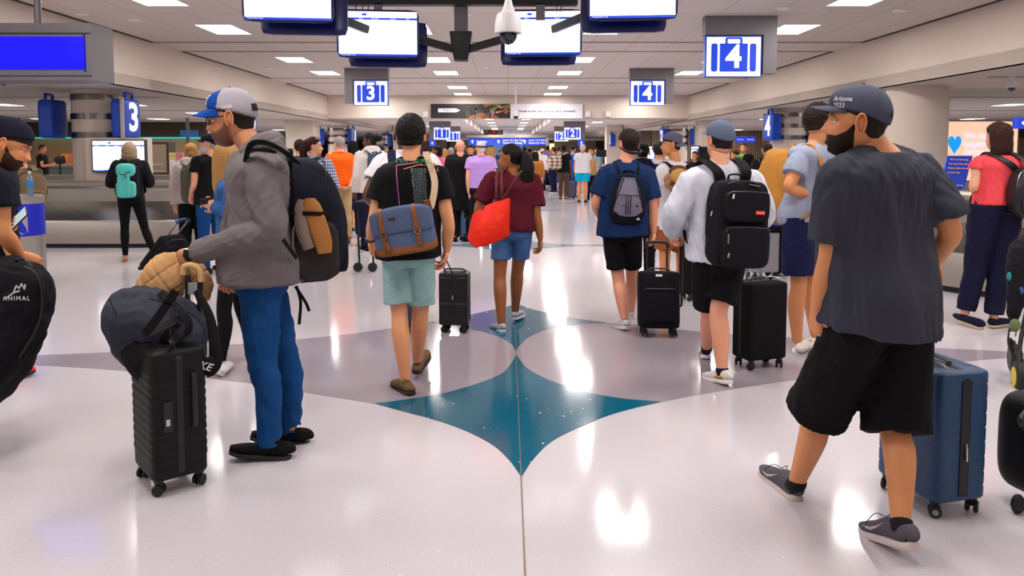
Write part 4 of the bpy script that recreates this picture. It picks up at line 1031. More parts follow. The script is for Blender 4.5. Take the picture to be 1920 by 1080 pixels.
# ================================================================ BAGS
mRub = mat('rubber', (14, 14, 15), .6); mZip = mat('zipper_dark', (10, 10, 12), .5); mChrome = mat('chrome', (200, 200, 204), .2, metal=1); mAlu = mat('aluminium_tube', (176, 176, 182), .3, metal=.9)
def wheel_pair(m1, m2, c, ax, r=.026, gap=.014, wd=.018):
    """castor: m1 wheels, m2 fork"""
    for s in (-1, 1):
        a = c+ax*s*(gap*.5+wd*.5); tube(m1, [a-ax*wd*.5, a-ax*wd*.3, a+ax*wd*.3, a+ax*wd*.5], [r*.8, r, r, r*.8], 16, 1)
def suitcase(label, c, yaw, w, h, d, mt, style='soft', tilt=0, handle=.5, hw=.2, hmat=None, group=None, name='suitcase', lod=0, grip=True, gripmat=None, hback=.0, wheelmat=None, cat='suitcase', sideh=True):
    c = V3(c[0], c[1], c[2] if len(c) > 2 else 0); R = rotz(math.radians(yaw))@rotx(math.radians(tilt)); T = lambda v: c+np.asarray(v, float).reshape(-1, 3)@R.T
    t = thing(name, label, cat, c, group); zb = .07; X = R@UX; Y = R@V3(0, 1, 0); Z = R@UZ
    nz = {0: 72, 1: 30, 2: 10}[lod]; zs = np.linspace(0, 1, nz+1); e = .022
    prof = np.minimum(1, np.sqrt(np.clip(1-((np.clip(.035-zs, 0, 1))/.035)**2, 0, 1))); prof = np.minimum(prof, np.sqrt(np.clip(1-((np.clip(zs-.965, 0, 1))/.035)**2, 0, 1)))
    m = M(); n = 48 if lod < 2 else 20
    ra = w/2-e*(1-prof); rb = d/2-e*(1-prof)
    if style == 'rib': q = (np.abs(np.sin(zs*PI*15))**.5*.005-.002)*((zs > .14) & (zs < .88)); ra = ra+q; rb = rb+q
    tube(m, [(0, 0, zb+z*h) for z in zs], list(zip(ra, rb)), n, 1, side=UX, ex=9)
    v = m.v[0]
    if style == 'groove':
        zz = (v[:, 2]-zb)/h; g = (np.abs((zz*9) % 1-.5) > .42)*((zz > .08) & (zz < .94)); cx2 = (np.abs(v[:, 0]) > w*.30); v[:, 1] *= 1-.022*g*cx2; v[:, 0] *= 1-.012*g*(np.abs(v[:, 1]) > d*.12)
    if style == 'vert':
        side = np.abs(v[:, 1]) > d*.42; v[:, 1] += np.sign(v[:, 1])*side*.004*np.sin(v[:, 0]/w*PI*17)
    if style == 'panel':   # moulded panels
        xx = np.abs(v[:, 0])/(w/2); zz = (v[:, 2]-zb)/h
        g = sst(.12, .2, np.abs(((zz*2) % 1)-.5)*-1+.5)*sst(0, .1, 1-xx)*sst(.25, .4, xx+.2*np.sin(zz*4*PI)); v[:, 1] += np.sign(v[:, 1])*.008*g*(np.abs(v[:, 1]) > d*.35)
    if style == 'soft': 
        zz = (v[:, 2]-zb)/h; xx = v[:, 0]/(w/2); v[:, 1] -= (np.abs(v[:, 1]) > d*.4)*(v[:, 1] < 0)*.025*np.clip(1-xx**2, 0, 1)**.5*np.sin(np.clip(zz, 0, 1)*PI)**.5
    m.v[0] = T(v); o = obj('shell', m, mt, t, angle=55)
    # zipper / seam band
    def loop(off, y): 
        pts = []; r = .05; W_, H_ = w/2+off, h/2+off
        for cx_, cz_, a0 in ((W_-r, H_-r, 0), (-W_+r, H_-r, 90), (-W_+r, -H_+r, 180), (W_-r, -H_+r, 270)):
            for i in range(5): a = math.radians(a0+22.5*i); pts.append((cx_+r*math.cos(a), y, zb+h/2+cz_+r*math.sin(a)))
        return pts+[pts[0]]
    if lod < 2:
        m = M(); P_ = T(loop(.001, 0)); tube(m, P_, [(.016 if style in ('rib', 'smooth', 'vert', 'panel', 'groove') else .006, .0035)]*len(P_), 8, 1, side=Y, ex=4); obj('zipper', m, mZip, t)
        if style == 'soft':
            for y in (-d*.36, d*.3):
                m = M(); P_ = T(loop(-.001, y)); tube(m, P_, .0045, 7, 1, side=Y); obj('piping', m, mZip, t)
            m = M(); v, f = puffy(w*.80, h*.56, .03, 8, 8); m.add(T(v+V3(0, -d/2-.022, zb+h*.40)), f); obj('front_pocket', m, mt, t)
            m = M(); P_ = T([(-w*.36, -d/2-.036, zb+h*.69), (-w*.30, -d/2-.041, zb+h*.705), (w*.30, -d/2-.041, zb+h*.705), (w*.36, -d/2-.036, zb+h*.69)]); tube(m, P_, .004, 7, 2); obj('pocket_zip', m, mat('zip_grey', (60, 60, 66), .4), t)
        if sideh: m = M(); tube(m, T([(w/2+.0, 0, zb+h*.36), (w/2+.028, 0, zb+h*.40), (w/2+.03, 0, zb+h*.5), (w/2+.028, 0, zb+h*.6), (w/2, 0, zb+h*.64)]), .010, 8, 3); obj('side_handle', m, mBlack, t)
        m = M(); tube(m, T([(-.09, .0, zb+h-.004), (-.07, .0, zb+h+.022), (.07, .0, zb+h+.022), (.09, .0, zb+h-.004)]), [(.014, .007)]*4, 8, 3, side=Y); obj('top_handle', m, mBlack, t)
    wm = wheelmat or mRub
    for sx in (-1, 1):
        for sy in (-1, 1):
            if style == 'two' and sy < 0: continue
            cc = V3(sx*(w/2-.045), sy*(d/2-.035), .028); m = M(); m2 = M(); wheel_pair(m, m2, T(cc)[0], X if tilt else nrm(X*.8+Y*.6*(sx*sy)), .026)
            wo = obj('wheel', m, wm, t); m = M()
            tube(m, T([cc+V3(0, 0, .0), cc+V3(0, 0, .02), cc+V3(0, 0, zb-.02)]), [(.006, .008), (.014, .016), (.026, .028)], 10, 2, side=X); obj('castor', m, mBlack, wo)
    if handle:
        m = M(); hm = hmat or mAlu; yb = d/2-.03-hback; top = zb+h+handle
        for s in (-1, 1): m = M(); tube(m, T([(s*hw/2, yb, zb+h-.06), (s*hw/2, yb, top-.015)]), [(.009, .007)]*2, 10, 1, side=X, ex=4); ho = obj('handle_rail', m, hm, t)
        m = M(); tube(m, T([(-hw/2-.012, yb, top-.05), (-hw/2-.008, yb, top-.012), (-hw*.3, yb, top+.002), (hw*.3, yb, top+.002), (hw/2+.008, yb, top-.012), (hw/2+.012, yb, top-.05)]), [(.012, .014)]*6, 10, 3, side=Y); obj('grip', m, gripmat or mBlack, ho)
    t_ = {'root': t, 'T': T, 'X': X, 'Y': Y, 'Z': Z, 'zb': zb, 'h': h, 'w': w, 'd': d}; return t_
def straps(pr, t, mt, cx_=.10, wdt=.06, top=None, bot=None, thick=.012, name='strap', front=True, sides='LR', lift=0):
    J = pr['J']; k = pr['k']; sv, fs = pr['sv'], pr['fs']; out = []
    for s in sides:
        g = 1 if s == 'R' else -1; sh = J['nk']*.42+J['sh'+s]*.58+V3(0, 0, .060*k+lift)
        a = top+sv*g*cx_*.8; b = bot+sv*g*cx_*1.15
        pts = [a, a*.45+(sh-fs*.11*k)*.55-fs*(.02+lift)+V3(0, 0, lift*.5), sh-fs*.045*k, sh+fs*.045*k]
        if front: pts += [sh+fs*.115*k-V3(0, 0, .10*k)+sv*g*.02, J['sh'+s]*.6+J['nk']*.4+fs*.14*k-V3(0, 0, .26*k), J['sh'+s]*.85+J['nk']*.15+fs*.05*k-V3(0, 0, .40*k)+sv*g*.03, b]
        m = M(); ribbon(m, pts, wdt, thick, np.array([sv]*len(pts)), k=6); out.append(obj(name, m, mt, t))
    return out
def backpack(pr, label,  w, h, d, mt, off=(0, .0, 0), e=4.5, strapm=None, pocket=True, style='plain', lod=1, strapw=.06, taper=.0, seed=0, zipm=None, front=True, name='backpack', roll=0, lean=0, fn2=None, lift=0):
    J = pr['J']; k = pr['k']; sv, fs = pr['sv'], pr['fs']; u = nrm(J['nk']-J['pv']); u = nrm(u*math.cos(lean)-fs*math.sin(lean)); u = nrm(u*math.cos(roll)+sv*math.sin(roll)); sx = nrm(sv-u*np.dot(sv, u)); B = np.cross(u, sx)  # B ~ forward
    shm = (J['shL']+J['shR'])/2; c = shm-fs*(.135*k+d/2+off[1])+u*(-h/2+.03+off[2])+sx*off[0]
    A = np.stack([sx, B, u], 1); T = lambda v: c+np.asarray(v, float).reshape(-1, 3)@A.T
    t = thing(name, label, 'backpack', (c[0], c[1], c[2]-h/2)); sm = strapm or mt
    def fn(v):
        z = v[:, 2]/(h/2); q = 1-taper*sst(-.2, 1, z); v = v*np.stack([q, q*(1-.12*sst(.2, 1, z)), np.ones(len(v))], 1)
        v[:, 1] -= .015*np.cos(z*PI/2)*(v[:, 1] < 0); 
        if fn2: v = fn2(v)
        return v
    v, f = puffy(w, h, d, e, {0: 22, 1: 14, 2: 8}[lod], fn); m = M(); m.add(T(v), f); o = obj('main_compartment', m, mt, t, angle=None)
    if lod < 2:
        vv = np.array([q.co[:] for q in o.data.vertices]); nv = np.array([q.normal[:] for q in o.data.vertices]); vv = folds(vv, nv, .005, seed, 'iso', 1.2); o.data.vertices.foreach_set('co', vv.ravel()); o.data.update()
    if pocket:
        v, f = puffy(w*.82, h*.46, d*.42, e, 10); m = M(); m.add(T(v+V3(0, -d/2-.01, -h*.22)), f); po = obj('front_pocket', m, pr.get('pocketm', mt) if not isinstance(pocket, bpy.types.Material) else pocket, t, angle=None)
        m = M(); tube(m, T([(-w*.36, -d*.66-.004, -h*.10), (-w*.2, -d*.70-.006, -h*.045), (w*.2, -d*.70-.006, -h*.045), (w*.36, -d*.66-.004, -h*.10)]), .004, 6, 3); obj('zipper', m, zipm or mZip, po)
    if lod < 2:
        m = M(); tube(m, T([(-w*.47, -d*.30, -h*.1), (-w*.46, -d*.34, h*.25), (-w*.36, -d*.38, h*.44), (0, -d*.36, h*.497), (w*.36, -d*.38, h*.44), (w*.46, -d*.34, h*.25), (w*.47, -d*.30, -h*.1)]), .005, 6, 4); obj('zipper', m, zipm or mZip, t)
        m = M(); tube(m, T([(-.045, d*.25, h*.47), (-.04, d*.22, h*.56), (.04, d*.22, h*.56), (.045, d*.25, h*.47)]), [(.013, .006)]*4, 8, 4, side=B); obj('grab_handle', m, sm, t)
    straps(pr, t, sm, .09*k, strapw, c+u*(h*.40)+B*d*.42, c-u*(h*.42)+B*d*.4, front=front, lift=lift)
    return {'root': t, 'T': T, 'c': c, 'main': o, 'B': B, 'sx': sx, 'u': u}
# ================================================================ FOREGROUND PEOPLE
cSlate = cloth('slate_tee', (58, 60, 72)); cBlackS = cloth('black_shorts', (14, 13, 15), var=.05); cBlackT = cloth('black_tee', (16, 16, 18), var=.05)
cHood = cloth('grey_hoodie', (112, 104, 108), bump=.4); cJean = cloth('blue_jeans', (14, 66, 122), var=.35, vscale=7)
cMint = cloth('mint_shorts', (150, 186, 186)); cMaroon = cloth('maroon_tee', (84, 18, 34)); cDenim = cloth('denim', (70, 108, 160), var=.25, vscale=14)
cNavyT = cloth('navy_tee', (16, 42, 84)); cWhiteH = cloth('white_hoodie', (206, 208, 222)); cWhite = cloth('white_cotton', (222, 218, 224)); cNavyS = cloth('navy_shorts', (26, 28, 68))
cGreyBlue = cloth('blue_grey_tee', (150, 158, 180)); cCoral = cloth('coral_knit', (232, 76, 84)); cNavyP = cloth('navy_trousers', (20, 20, 48)); cInk = cloth('ink_tee', (14, 16, 30), var=.05)
cCapSlate = cloth('cap_slate', (74, 78, 96)); cCapBlue = cloth('cap_blue', (10, 66, 150)); cMesh = mat('cap_mesh_grey', (172, 166, 176), .9, bump=1.0, bscale=500); cCapNavy = cloth('cap_navy', (20, 20, 38)); cCapGrey = cloth('cap_grey_blue', (94, 106, 130))
mDarkHole = mat('cap_opening_dark', (20, 14, 14), .9)
mWhiteInk = mat('white_print', (228, 228, 232), .6)
def wrap_on_cap(co, W, hk, s, az0, z0, size, mt, dirs=1, off=.0015, **k):
    """lettering on the cap surface; az angle (deg) from +x axis, head frame"""
    v, f = text_geo(s, size, **k); me = co.data; org = ROOTLOC.get(co.name, np.zeros(3))
    pts = []
    tree = BVHTree.FromPolygons([Vector(np.array(q.co[:])+org) for q in me.vertices], [list(p.vertices) for p in me.polygons])
    cen = W([(0, 0, z0)])[0]
    for q in v:
        a = math.radians(az0)+dirs*q[0]/.1; d = W([(math.cos(a), math.sin(a), q[1]+z0)])[0]; p0 = W([(math.cos(a)*.3, math.sin(a)*.3, z0+q[1]*1.0)])[0]; c1 = W([(0, 0, z0+q[1]*.9)])[0]; dr = nrm(c1-p0)
        h = tree.ray_cast(Vector(p0), Vector(dr)); pts.append(np.array(h[0])-dr*off if h[0] is not None else W([(math.cos(a)*.1, math.sin(a)*.1, z0+q[1])])[0])
    m = M(); m.add(pts, f); o = obj('lettering', m, mt, co, smooth=False); return o
# ---- man in slate tee, right foreground
def cap_after_A(co, W, hk):
    wrap_on_cap(co, W, hk, 'Arizona', 118, .076, .026, mWhiteInk, 1, bold=.012, align='LEFT')
    wrap_on_cap(co, W, hk, '2023', 120, .053, .026, mWhiteInk, 1, bold=.012, align='LEFT')
def paint_hole(c, back=1): return 1 if (c[1]*back < -.085 and abs(c[0]) < .036*math.sqrt(max(0, 1-((c[2]-.02)/.036)**2)) and c[2] > .020) else 0
A = person('man in slate tee, black shorts and Arizona cap, walking away at right', 3.08, top=None, H=1.82, yaw=22, head=(46, 4, 0), skn='tan', hair=('short', 'dark', .010), lod=0,
  j={'pv': (1648, 585, 0), 'nk': (1642, 284, .0), 'hd': (1604, 229, .02), 'shL': (1577, 326, -.06), 'shR': (1724, 322, .07), 'elL': (1556, 478, -.05), 'wrL': (1532, 582, .02), 'haL': (1530, 628, .05),
     'elR': (1782, 432, -.02), 'wrR': (1752, 492, .15), 'haR': (1741, 522, .20), 'hipL': (1612, 606, -.03), 'hipR': (1688, 610, .04), 'knL': (1532, 775, .18), 'knR': (1678, 800, .02), 'anL': (1494, 905, .30), 'anR': (1690, 982, -.18), 'toL': (1431, 892, .62), 'toR': (1622, 1004, .05)},
  topw=('tee', cSlate, {'hem': -.10, 'hemw': .198, 'hemd': .15, 'fit': .022, 'amp': .010, 'sleeve': .54, 'sfit': .02}), bottom=('shorts', cBlackS, {'len': (.50, .53), 'w': 1.03, 'amp': .006}), bulk=1.07, girth=1.0, legbulk=.95,
  shoes=('sneaker', (88, 84, 94), (206, 192, 190), ((34, 32, 38), .015), 1.1), curl=(.75, 1.0), beard=('full', 'dark', .0055), hs=1.08,
  cap={'mat': [cCapSlate, mDarkHole], 'paint': paint_hole, 'after': cap_after_A, 'brim': .075, 'drop': .004}, seed=3)
def swoosh(sh, colr):
    o, q, s = sh; m = M(); a = [(.30, .030), (.24, .036), (.22, .046), (.27, .040), (.36, .036), (.50, .047), (.64, .066), (.50, .040), (.38, .027)]
    m.add([q(1-t*1.0, h+.012, 0)+0 for t, h in a][::-1], [list(range(9))]); side = q(.5, 0, 1)-q(.5, 0, 0); m.v[0] = m.v[0]-side*.0
    mm = project(m, o, side if SIDE < 0 else -side, .0015, .12); obj('side_mark', mm, colr, o, smooth=False)
SIDE = -1
for sh in A['shoes']:
    SIDE = -1; swoosh(sh, mat('shoe_mark_grey', (196, 184, 178), .5))
    o, q, s = sh; m = M()
    for t in (.50, .58, .66): tube(m, [q(t, .072-(t-.5)*.12, -.022), q(t+.01, .082-(t-.5)*.12, 0), q(t, .072-(t-.5)*.12, .022)], .0022, 6, 3)
    tube(m, [q(.5, .088), q(.54, .098, -.03), q(.62, .07, -.05), q(.66, .05, -.055)], .0018, 5, 4); tube(m, [q(.5, .088), q(.55, .095, .03), q(.64, .065, .045)], .0018, 5, 4)
    obj('laces', m, mat('lace_dark', (40, 34, 44), .8), o)
# ---- blue hard shell suitcase
W1, W2, W3 = G(1655, 918), G(1750, 968), G(1826, 958); cc = (W1+W3)/2; yaw = math.degrees(math.atan2((W3-W2)[1], (W3-W2)[0]))
s = suitcase('dark blue hard shell suitcase pulled by the man in the slate tee', (cc[0]+.005, cc[1]+.0, 0), yaw-89, .37, .57, .265, mat('shell_blue', (14, 62, 104), .38, bump=.5, bscale=240, var=.1), 'groove', handle=.0, sideh=False)
T = s['T']; t = s['root']
# ridges of the shell
m = M(); box(m, (.179, -.024, .10), (.189, .024, .60)); m.v = [T(v) for v in m.v]; obj('expander_band', m, mZip, t)
hp = P(1742, 520, 3.33); b0 = T([(-.11, .0, .63)])[0]
m = M()
for dx in (-.014, .052): tube(m, [P(1738+dx*60, 700, 3.36+dx*1.2), hp+V3(dx*.2-.003, dx*.9, -.03)], [(.013, .009)]*2, 12, 1, ex=4)
ho = obj('pull_handle', m, mAlu, t); m = M(); tube(m, [hp+V3(-.012, -.05, -.02), hp+V3(-.005, -.02, .0), hp+V3(.0, .05, .0), hp+V3(.0, .09, -.02)], [(.014, .017)]*4, 12, 2); obj('grip', m, mBlack, ho)
for sx, sy in ((-1, -1), (1, -1), (1, 1)):
    m = M(); c = T([(sx*.14, sy*.0975, .028)])[0]; m2 = nrm(s['X']*.8+s['Y']*.6*(sx*sy))
    for g in (-1, 1): tube(m, [c+m2*g*.024, c+m2*g*.0265], [.013, .013], 14, 1)
    obj('wheel_hub', m, mat('hub_grey', (150, 146, 156), .3, metal=.6), t)
m = M(); tube(m, T([(.03, -.07, .635), (.05, -.06, .652), (.10, -.05, .65), (.13, -.05, .635)]), .007, 8, 3); obj('top_clip', m, mChrome, t)
m = M(); tube(m, T([(.193, .0, .33), (.197, .0, .31), (.196, .003, .255)]), .005, 6, 2); obj('zip_pull', m, mChrome, t)
# ---- man in grey hoodie, left
mHB = mat('glasses_black', (10, 10, 12), .2)
def paint_trucker(c): 
    if c[1] < -.085 and abs(c[0]) < .034 and c[2] < .05 and c[2] > .02: return 2
    return 0 if c[1] > .028-.25*(c[2]-.06) else 1
def cap_after_B(co, W, hk):
    m = M(); V = []; F = []
    for i, z in enumerate(np.linspace(.068, .108, 5)):
        for jx in np.linspace(-.036, .036, 7): V.append((jx, .3, z))
    for i in range(4):
        for q in range(6): F.append([i*7+q, i*7+q+1, (i+1)*7+q+1, (i+1)*7+q])
    m.add(W(V), F); project(m, co, W([(0, -1, -.0)])[0]-W([(0, 0, 0)])[0], .002, .4); obj('front_patch', m, mat('patch_white', (228, 220, 226), .6), co)
    m = M(); V = [(-.3, y, z) for z in (.038, .052) for y in np.linspace(-.035, .02, 6)]; F = [[q, q+1, q+7, q+6] for q in range(5)]; m.add(W(V), F); project(m, co, W([(1, 0, 0)])[0]-W([(0, 0, 0)])[0], .0015, .4); obj('side_label', m, mat('label_grey', (188, 182, 190), .6), co)
B = person('man in grey hoodie, blue jeans and blue trucker cap standing behind ribbed case', 4.0, H=1.87, yaw=90, head=(4, -6, 0), skn='olive', hair=('buzz', 'dark', .002), lod=0,
  j={'pv': (492, 512, 0), 'nk': (478, 282, 0), 'hd': (433, 222, 0), 'ch': (487, 385, 0), 'shL': (489, 322, -.20), 'shR': (470, 318, .20), 'elL': (508, 432, -.25), 'wrL': (367, 474, -.16), 'haL': (328, 490, -.13), 'elR': (440, 430, .22), 'wrR': (428, 505, .17), 'haR': (427, 538, .15),
     'hipL': (489, 540, -.085), 'hipR': (497, 540, .085), 'knL': (492, 685, -.13), 'knR': (536, 680, .08), 'anL': (507, 828, -.15), 'anR': (545, 803, .07), 'toL': (429, 855, -.17), 'toR': (468, 828, .03)},
  topw=('hoodie', cHood, {'hem': -.05, 'hemw': .198, 'hemd': .172, 'fit': .022, 'amp': .0055, 'fold': 'iso'}), bottom=('jeans', cJean, {'amp': .007, 'w': .94}), bulk=1.05, girth=1.02,
  shoes=('low', (18, 17, 20), (26, 25, 28), None), curl=(1.15, .8), beard=('stubble', .8), hs=1.10, glasses={'mat': mHB, 'w': 1.6},
  cap={'mat': [cCapBlue, cMesh, mDarkHole], 'paint': paint_trucker, 'brimmat': cCapBlue, 'after': cap_after_B, 'brim': .078, 'drop': .02}, seed=11)
J = B['J']
m = M(); w = J['wrL']; d = nrm(J['haL']-w); tube(m, [w+d*.016, w+d*.045], [(.040, .034)]*2, 18, 1); wt = obj('watch', m, mBlack, None, label='black smart watch on the wrist of the hoodie man', cat='watch')
m = M(); box(m, (-.02, -.006, -.02), (.02, .006, .02)); m.v = [m.v[0]@rotz(.3).T@roty(.2).T+w+d*.03+V3(-.002, -.036, .012)]; obj('watch_face', m, mat('watch_glass', (16, 18, 24), .1), wt)
# his backpack
cPack = cloth('dark_navy_pack', (24, 26, 38), var=.1); pk = backpack(B, 'bulky dark navy backpack with tan shoe strapped on, worn by hoodie man', .33, .66, .26, cPack, off=(0, -.04, .035), lod=0, pocket=False, seed=5, strapm=cloth('black_webbing', (16, 16, 20)), e=3.4, strapw=.065, lean=.0, front=False,
  fn2=lambda v: v+np.stack([0*v[:, 0], -.07*np.cos((v[:, 2]/.33+.35)*1.2)*(v[:, 1] < 0)*1.0, 0*v[:, 0]], 1))
T = pk['T']; t = pk['root']
m = M(); v, f = puffy(.05, .30, .24, 4, 10); m.add(T(v+V3(-.165, -.02, -.15)), f); obj('mesh_pocket', m, mat('mesh_dark', (30, 22, 24), .8, bump=1, bscale=300), t)
m = M(); v, f = puffy(.27, .34, .06, 4, 12); m.add(T(v+V3(0, -.175, -.12)), f); obj('rear_pocket', m, cPack, t)
m = M(); ribbon(m, T([(-.20, .10, .055), (-.235, .03, .05), (-.238, -.03, .045), (-.19, -.13, .035)]), .022, .005, UZ); obj('compression_strap', m, MATS['cloth_black_webbing'], t)
for dx, l in ((.0, .20), (.03, .13)):
    m = M(); p0 = T([(-.12, .08+dx*.2, -.33)])[0]; tube(m, [p0, p0+V3(.02+dx, 0, -.08), p0+V3(.01+dx*2, .0, -l)], [(.008, .002)]*3, 6, 3); obj('loose_strap', m, MATS['cloth_black_webbing'], t)
m = M(); tube(m, T([(-.175, .05, .0), (-.2, .09, -.02), (-.205, .10, -.15), (-.18, .09, -.27)]), .006, 6, 3); obj('grey_cord', m, cloth('cord_grey', (120, 112, 118)), t)
m = M(); ribbon(m, [P(556, 305, 3.86), P(532, 284, 3.76), P(500, 268, 3.72), P(474, 270, 3.74), P(463, 292, 3.78), P(461, 318, 3.84)], .06, .012, np.array([V3(.2, -1, .3)]*6), k=6); obj('shoulder_strap', m, MATS['cloth_black_webbing'], t)
m = M(); ribbon(m, [P(494, 400, 3.72), P(505, 415, 3.70), P(530, 448, 3.74), P(556, 484, 3.84)], .022, .006, UZ, k=5); obj('lower_strap', m, MATS['cloth_black_webbing'], t)
# slipper in the side pocket
t = thing('slipper', 'tan suede slipper sole tucked in the side pocket of the navy backpack', 'shoe', T([(-.21, -.02, -.22)])[0])
m = M(); tube(m, T([(-.215, -.055, -.16), (-.215, -.05, -.10), (-.213, -.02, .02), (-.21, .0, .09), (-.208, .0, .125)]), [(.035, .018), (.046, .022), (.048, .024), (.044, .022), (.025, .012)], 18, 4, side=pk['B'], ex=3); obj('sole', m, cloth('tan_suede', (168, 112, 60)), t)
m = M(); tube(m, T([(-.205, .02, -.13), (-.205, .045, -.04), (-.20, .05, .06), (-.2, .04, .12)]), [(.030, .026), (.036, .030), (.034, .03), (.02, .015)], 16, 4, side=pk['B']); obj('upper', m, cloth('warm_grey_suede', (128, 112, 104)), t)
# ---- ribbed black case, duffel, jacket
W1, W2, W3 = G(258, 896), G(302, 932), G(386, 908); cc = (W1+W3)/2; yaw = math.degrees(math.atan2((W3-W2)[1], (W3-W2)[0]))
s = suitcase('black ribbed hard shell suitcase with a grey duffel lying on top', (cc[0], cc[1], 0), yaw-92, .34, .60, .25, mat('shell_black', (11, 11, 13), .5, bump=.3, bscale=300), 'rib', handle=.0, sideh=False)
T = s['T']; t = s['root']; m = M(); tube(m, T([(.172, .06, .55), (.19, .06, .53), (.19, .06, .33), (.172, .06, .31)]), [(.012, .008)]*4, 10, 3, side=s['Y']) ; obj('side_grip', m, mBlack, t)
m = M(); box(m, (.165, -.075, .30), (.178, -.035, .44)); m.v = [T(v) for v in m.v]; obj('lock', m, mBlack, t); m = M(); box(m, (.177, -.065, .33), (.180, -.048, .36)); m.v = [T(v) for v in m.v]; obj('lock_dial', m, mChrome, t, smooth=False)
MATS['shell_black'].node_tree.nodes['Principled BSDF'].inputs['Specular IOR Level'].default_value = .25
hY = 3.78; m = M(); g0 = P(352, 500, hY)
for x0, x1 in ((350, 352), (372, 376)):
    tube(m, [P(x0, 690, hY), P(x1, 516, hY)], [(.012, .010)]*2, 12, 1, ex=4)
ho = obj('pull_handle', m, mBlack, t); m = M(); tube(m, [P(378, 528, hY), P(375, 507, hY), P(362, 498, hY), P(346, 500, hY), P(344, 515, hY)], [(.016, .018)]*5, 12, 3); obj('grip', m, cloth('tan_leather_grip', (206, 170, 118), bump=.1), ho)
m = M(); tube(m, [P(361, 530, hY-.02), P(361, 552, hY-.02)], [(.022, .004)]*2, 8, 1, side=UX, ex=6); obj('tag', m, mat('tag_silver', (170, 170, 180), .35, metal=.5), t)
cDuf = cloth('charcoal_duffel', (52, 54, 66), var=.12); cDufB = cloth('black_duffel_end', (22, 20, 24))
t = thing('duffel_bag', 'charcoal and black duffel bag slumped over the ribbed suitcase', 'bag', P(290, 700, 3.7))
m = M(); ax = [P(386, 655, 3.78), P(366, 652, 3.77), P(318, 634, 3.72), P(262, 610, 3.66), P(218, 603, 3.60), P(192, 604, 3.58)]
tube(m, ax, [(.09, .10), (.14, .15), (.17, .18), (.17, .17), (.12, .13), (.05, .055)], 34, 6, side=V3(0, 1, .2), ex=3.4); o = obj('bag_body', m, cDuf, t, angle=None)
duf = o
def duf_seams(duf=duf, t=t):
    for nm, pts, w_, mt in (('webbing', [(232, 690), (262, 640), (300, 590), (330, 545)], .018, cDufB), ('seam', [(205, 560), (225, 610), (232, 660)], .003, mZip), ('seam', [(280, 560), (330, 575), (372, 600), (392, 640)], .003, mZip), ('seam', [(330, 560), (318, 610), (330, 660)], .003, mZip)):
        m = M(); c_ = cr([P(a, b, 3.2) for a, b in pts], 8); V = []; F = []
        for i in range(len(c_)):
            tg = nrm(c_[min(i+1, len(c_)-1)]-c_[max(i-1, 0)]); n_ = np.cross(V3(0, 1, 0), tg); V += [c_[i]-n_*w_, c_[i]+n_*w_]
            if i: F.append([2*i-2, 2*i-1, 2*i+1, 2*i])
        m.add(V, F); project(m, duf, V3(0, 1, 0), .004, .8); obj(nm, m, mt, t)
AFTER.append(duf_seams)
def dpost(v, nv, me): return folds(v, nv, .011, 21, 'iso', .7)
remesh_job(o, .009, 3, dpost)
m = M(); tube(m, [P(345, 690, 3.68), P(318, 684, 3.64), P(275, 662, 3.59), P(240, 640, 3.55)], [(.05, .07), (.11, .10), (.12, .11), (.05, .06)], 22, 5, side=V3(0, 1, 0), ex=2.6); o = obj('end_panel', m, cDufB, t, angle=None); remesh_job(o, .010, 3, lambda v, nv, me: folds(v, nv, .006, 22, 'iso', .7))
m = M(); ribbon(m, [P(300, 548, 3.66), P(345, 590, 3.52), P(352, 622, 3.50), P(310, 662, 3.50), P(280, 700, 3.52)], .035, .006, V3(.6, .3, .5)); obj('carry_strap', m, cDufB, t)
m = M(); tube(m, [P(368, 545, 3.70), P(392, 590, 3.66), P(402, 640, 3.62), P(404, 678, 3.60), P(388, 698, 3.58), P(366, 690, 3.58)], [(.016, .006), (.020, .006), (.028, .008), (.034, .012), (.03, .012), (.024, .01)], 10, 4, side=V3(1, 0, 0)); so = obj('shoulder_strap', m, cDufB, t)
m = M(); v, f = puffy(.115, .05, .04, 5, 8); m.add(v@roty(-.35).T+P(378, 684, 3.56), f); so = obj('shoulder_pad', m, cDufB, t)
m = M(); R_ = roty(.30); text_on(m, 'NIKE', P(374, 683, 3.53), R_@UX, R_@UZ, .052, 0, .004, bold=.02, shear=.35); obj('lettering', m, mWhiteInk, so, smooth=False)
t = thing('quilted_jacket', 'tan quilted jacket draped over the suitcase handle', 'jacket', P(330, 545, 3.9)); cTanJ = cloth('tan_jacket', (196, 152, 104), var=.12)
m = M(); tube(m, [P(348, 492, 3.98), P(330, 502, 3.95), P(310, 522, 3.92), P(297, 548, 3.90), P(294, 568, 3.9)], [(.05, .05), (.10, .07), (.115, .08), (.12, .07), (.10, .05)], 26, 5, side=V3(1, 0, -.5), ex=2.6)
tube(m, [P(340, 500, 3.98), P(362, 515, 4.0), P(378, 538, 4.02), P(380, 562, 4.03)], [(.06, .05), (.08, .06), (.06, .06), (.03, .04)], 22, 5, side=V3(1, 0, .3)); tube(m, [P(305, 510, 3.93), P(285, 515, 3.92), P(272, 520, 3.92)], [(.05, .02), (.035, .018), (.03, .015)], 16, 4)
o = obj('jacket_body', m, cTanJ, t, angle=None)
def jpost(v, nv, me):
    v = folds(v, nv, .006, 31, 'iso', 1.0); a = v[:, 0]*.8+v[:, 2]*.6; b = v[:, 2]*.8-v[:, 0]*.6
    g = np.exp(-((np.abs((a/.085) % 1-.5)-.5)/.05)**2)+np.exp(-((np.abs((b/.11) % 1-.5)-.5)/.04)**2); return v-nv*(g*.006)[:, None]
remesh_job(o, .006, 2, jpost)
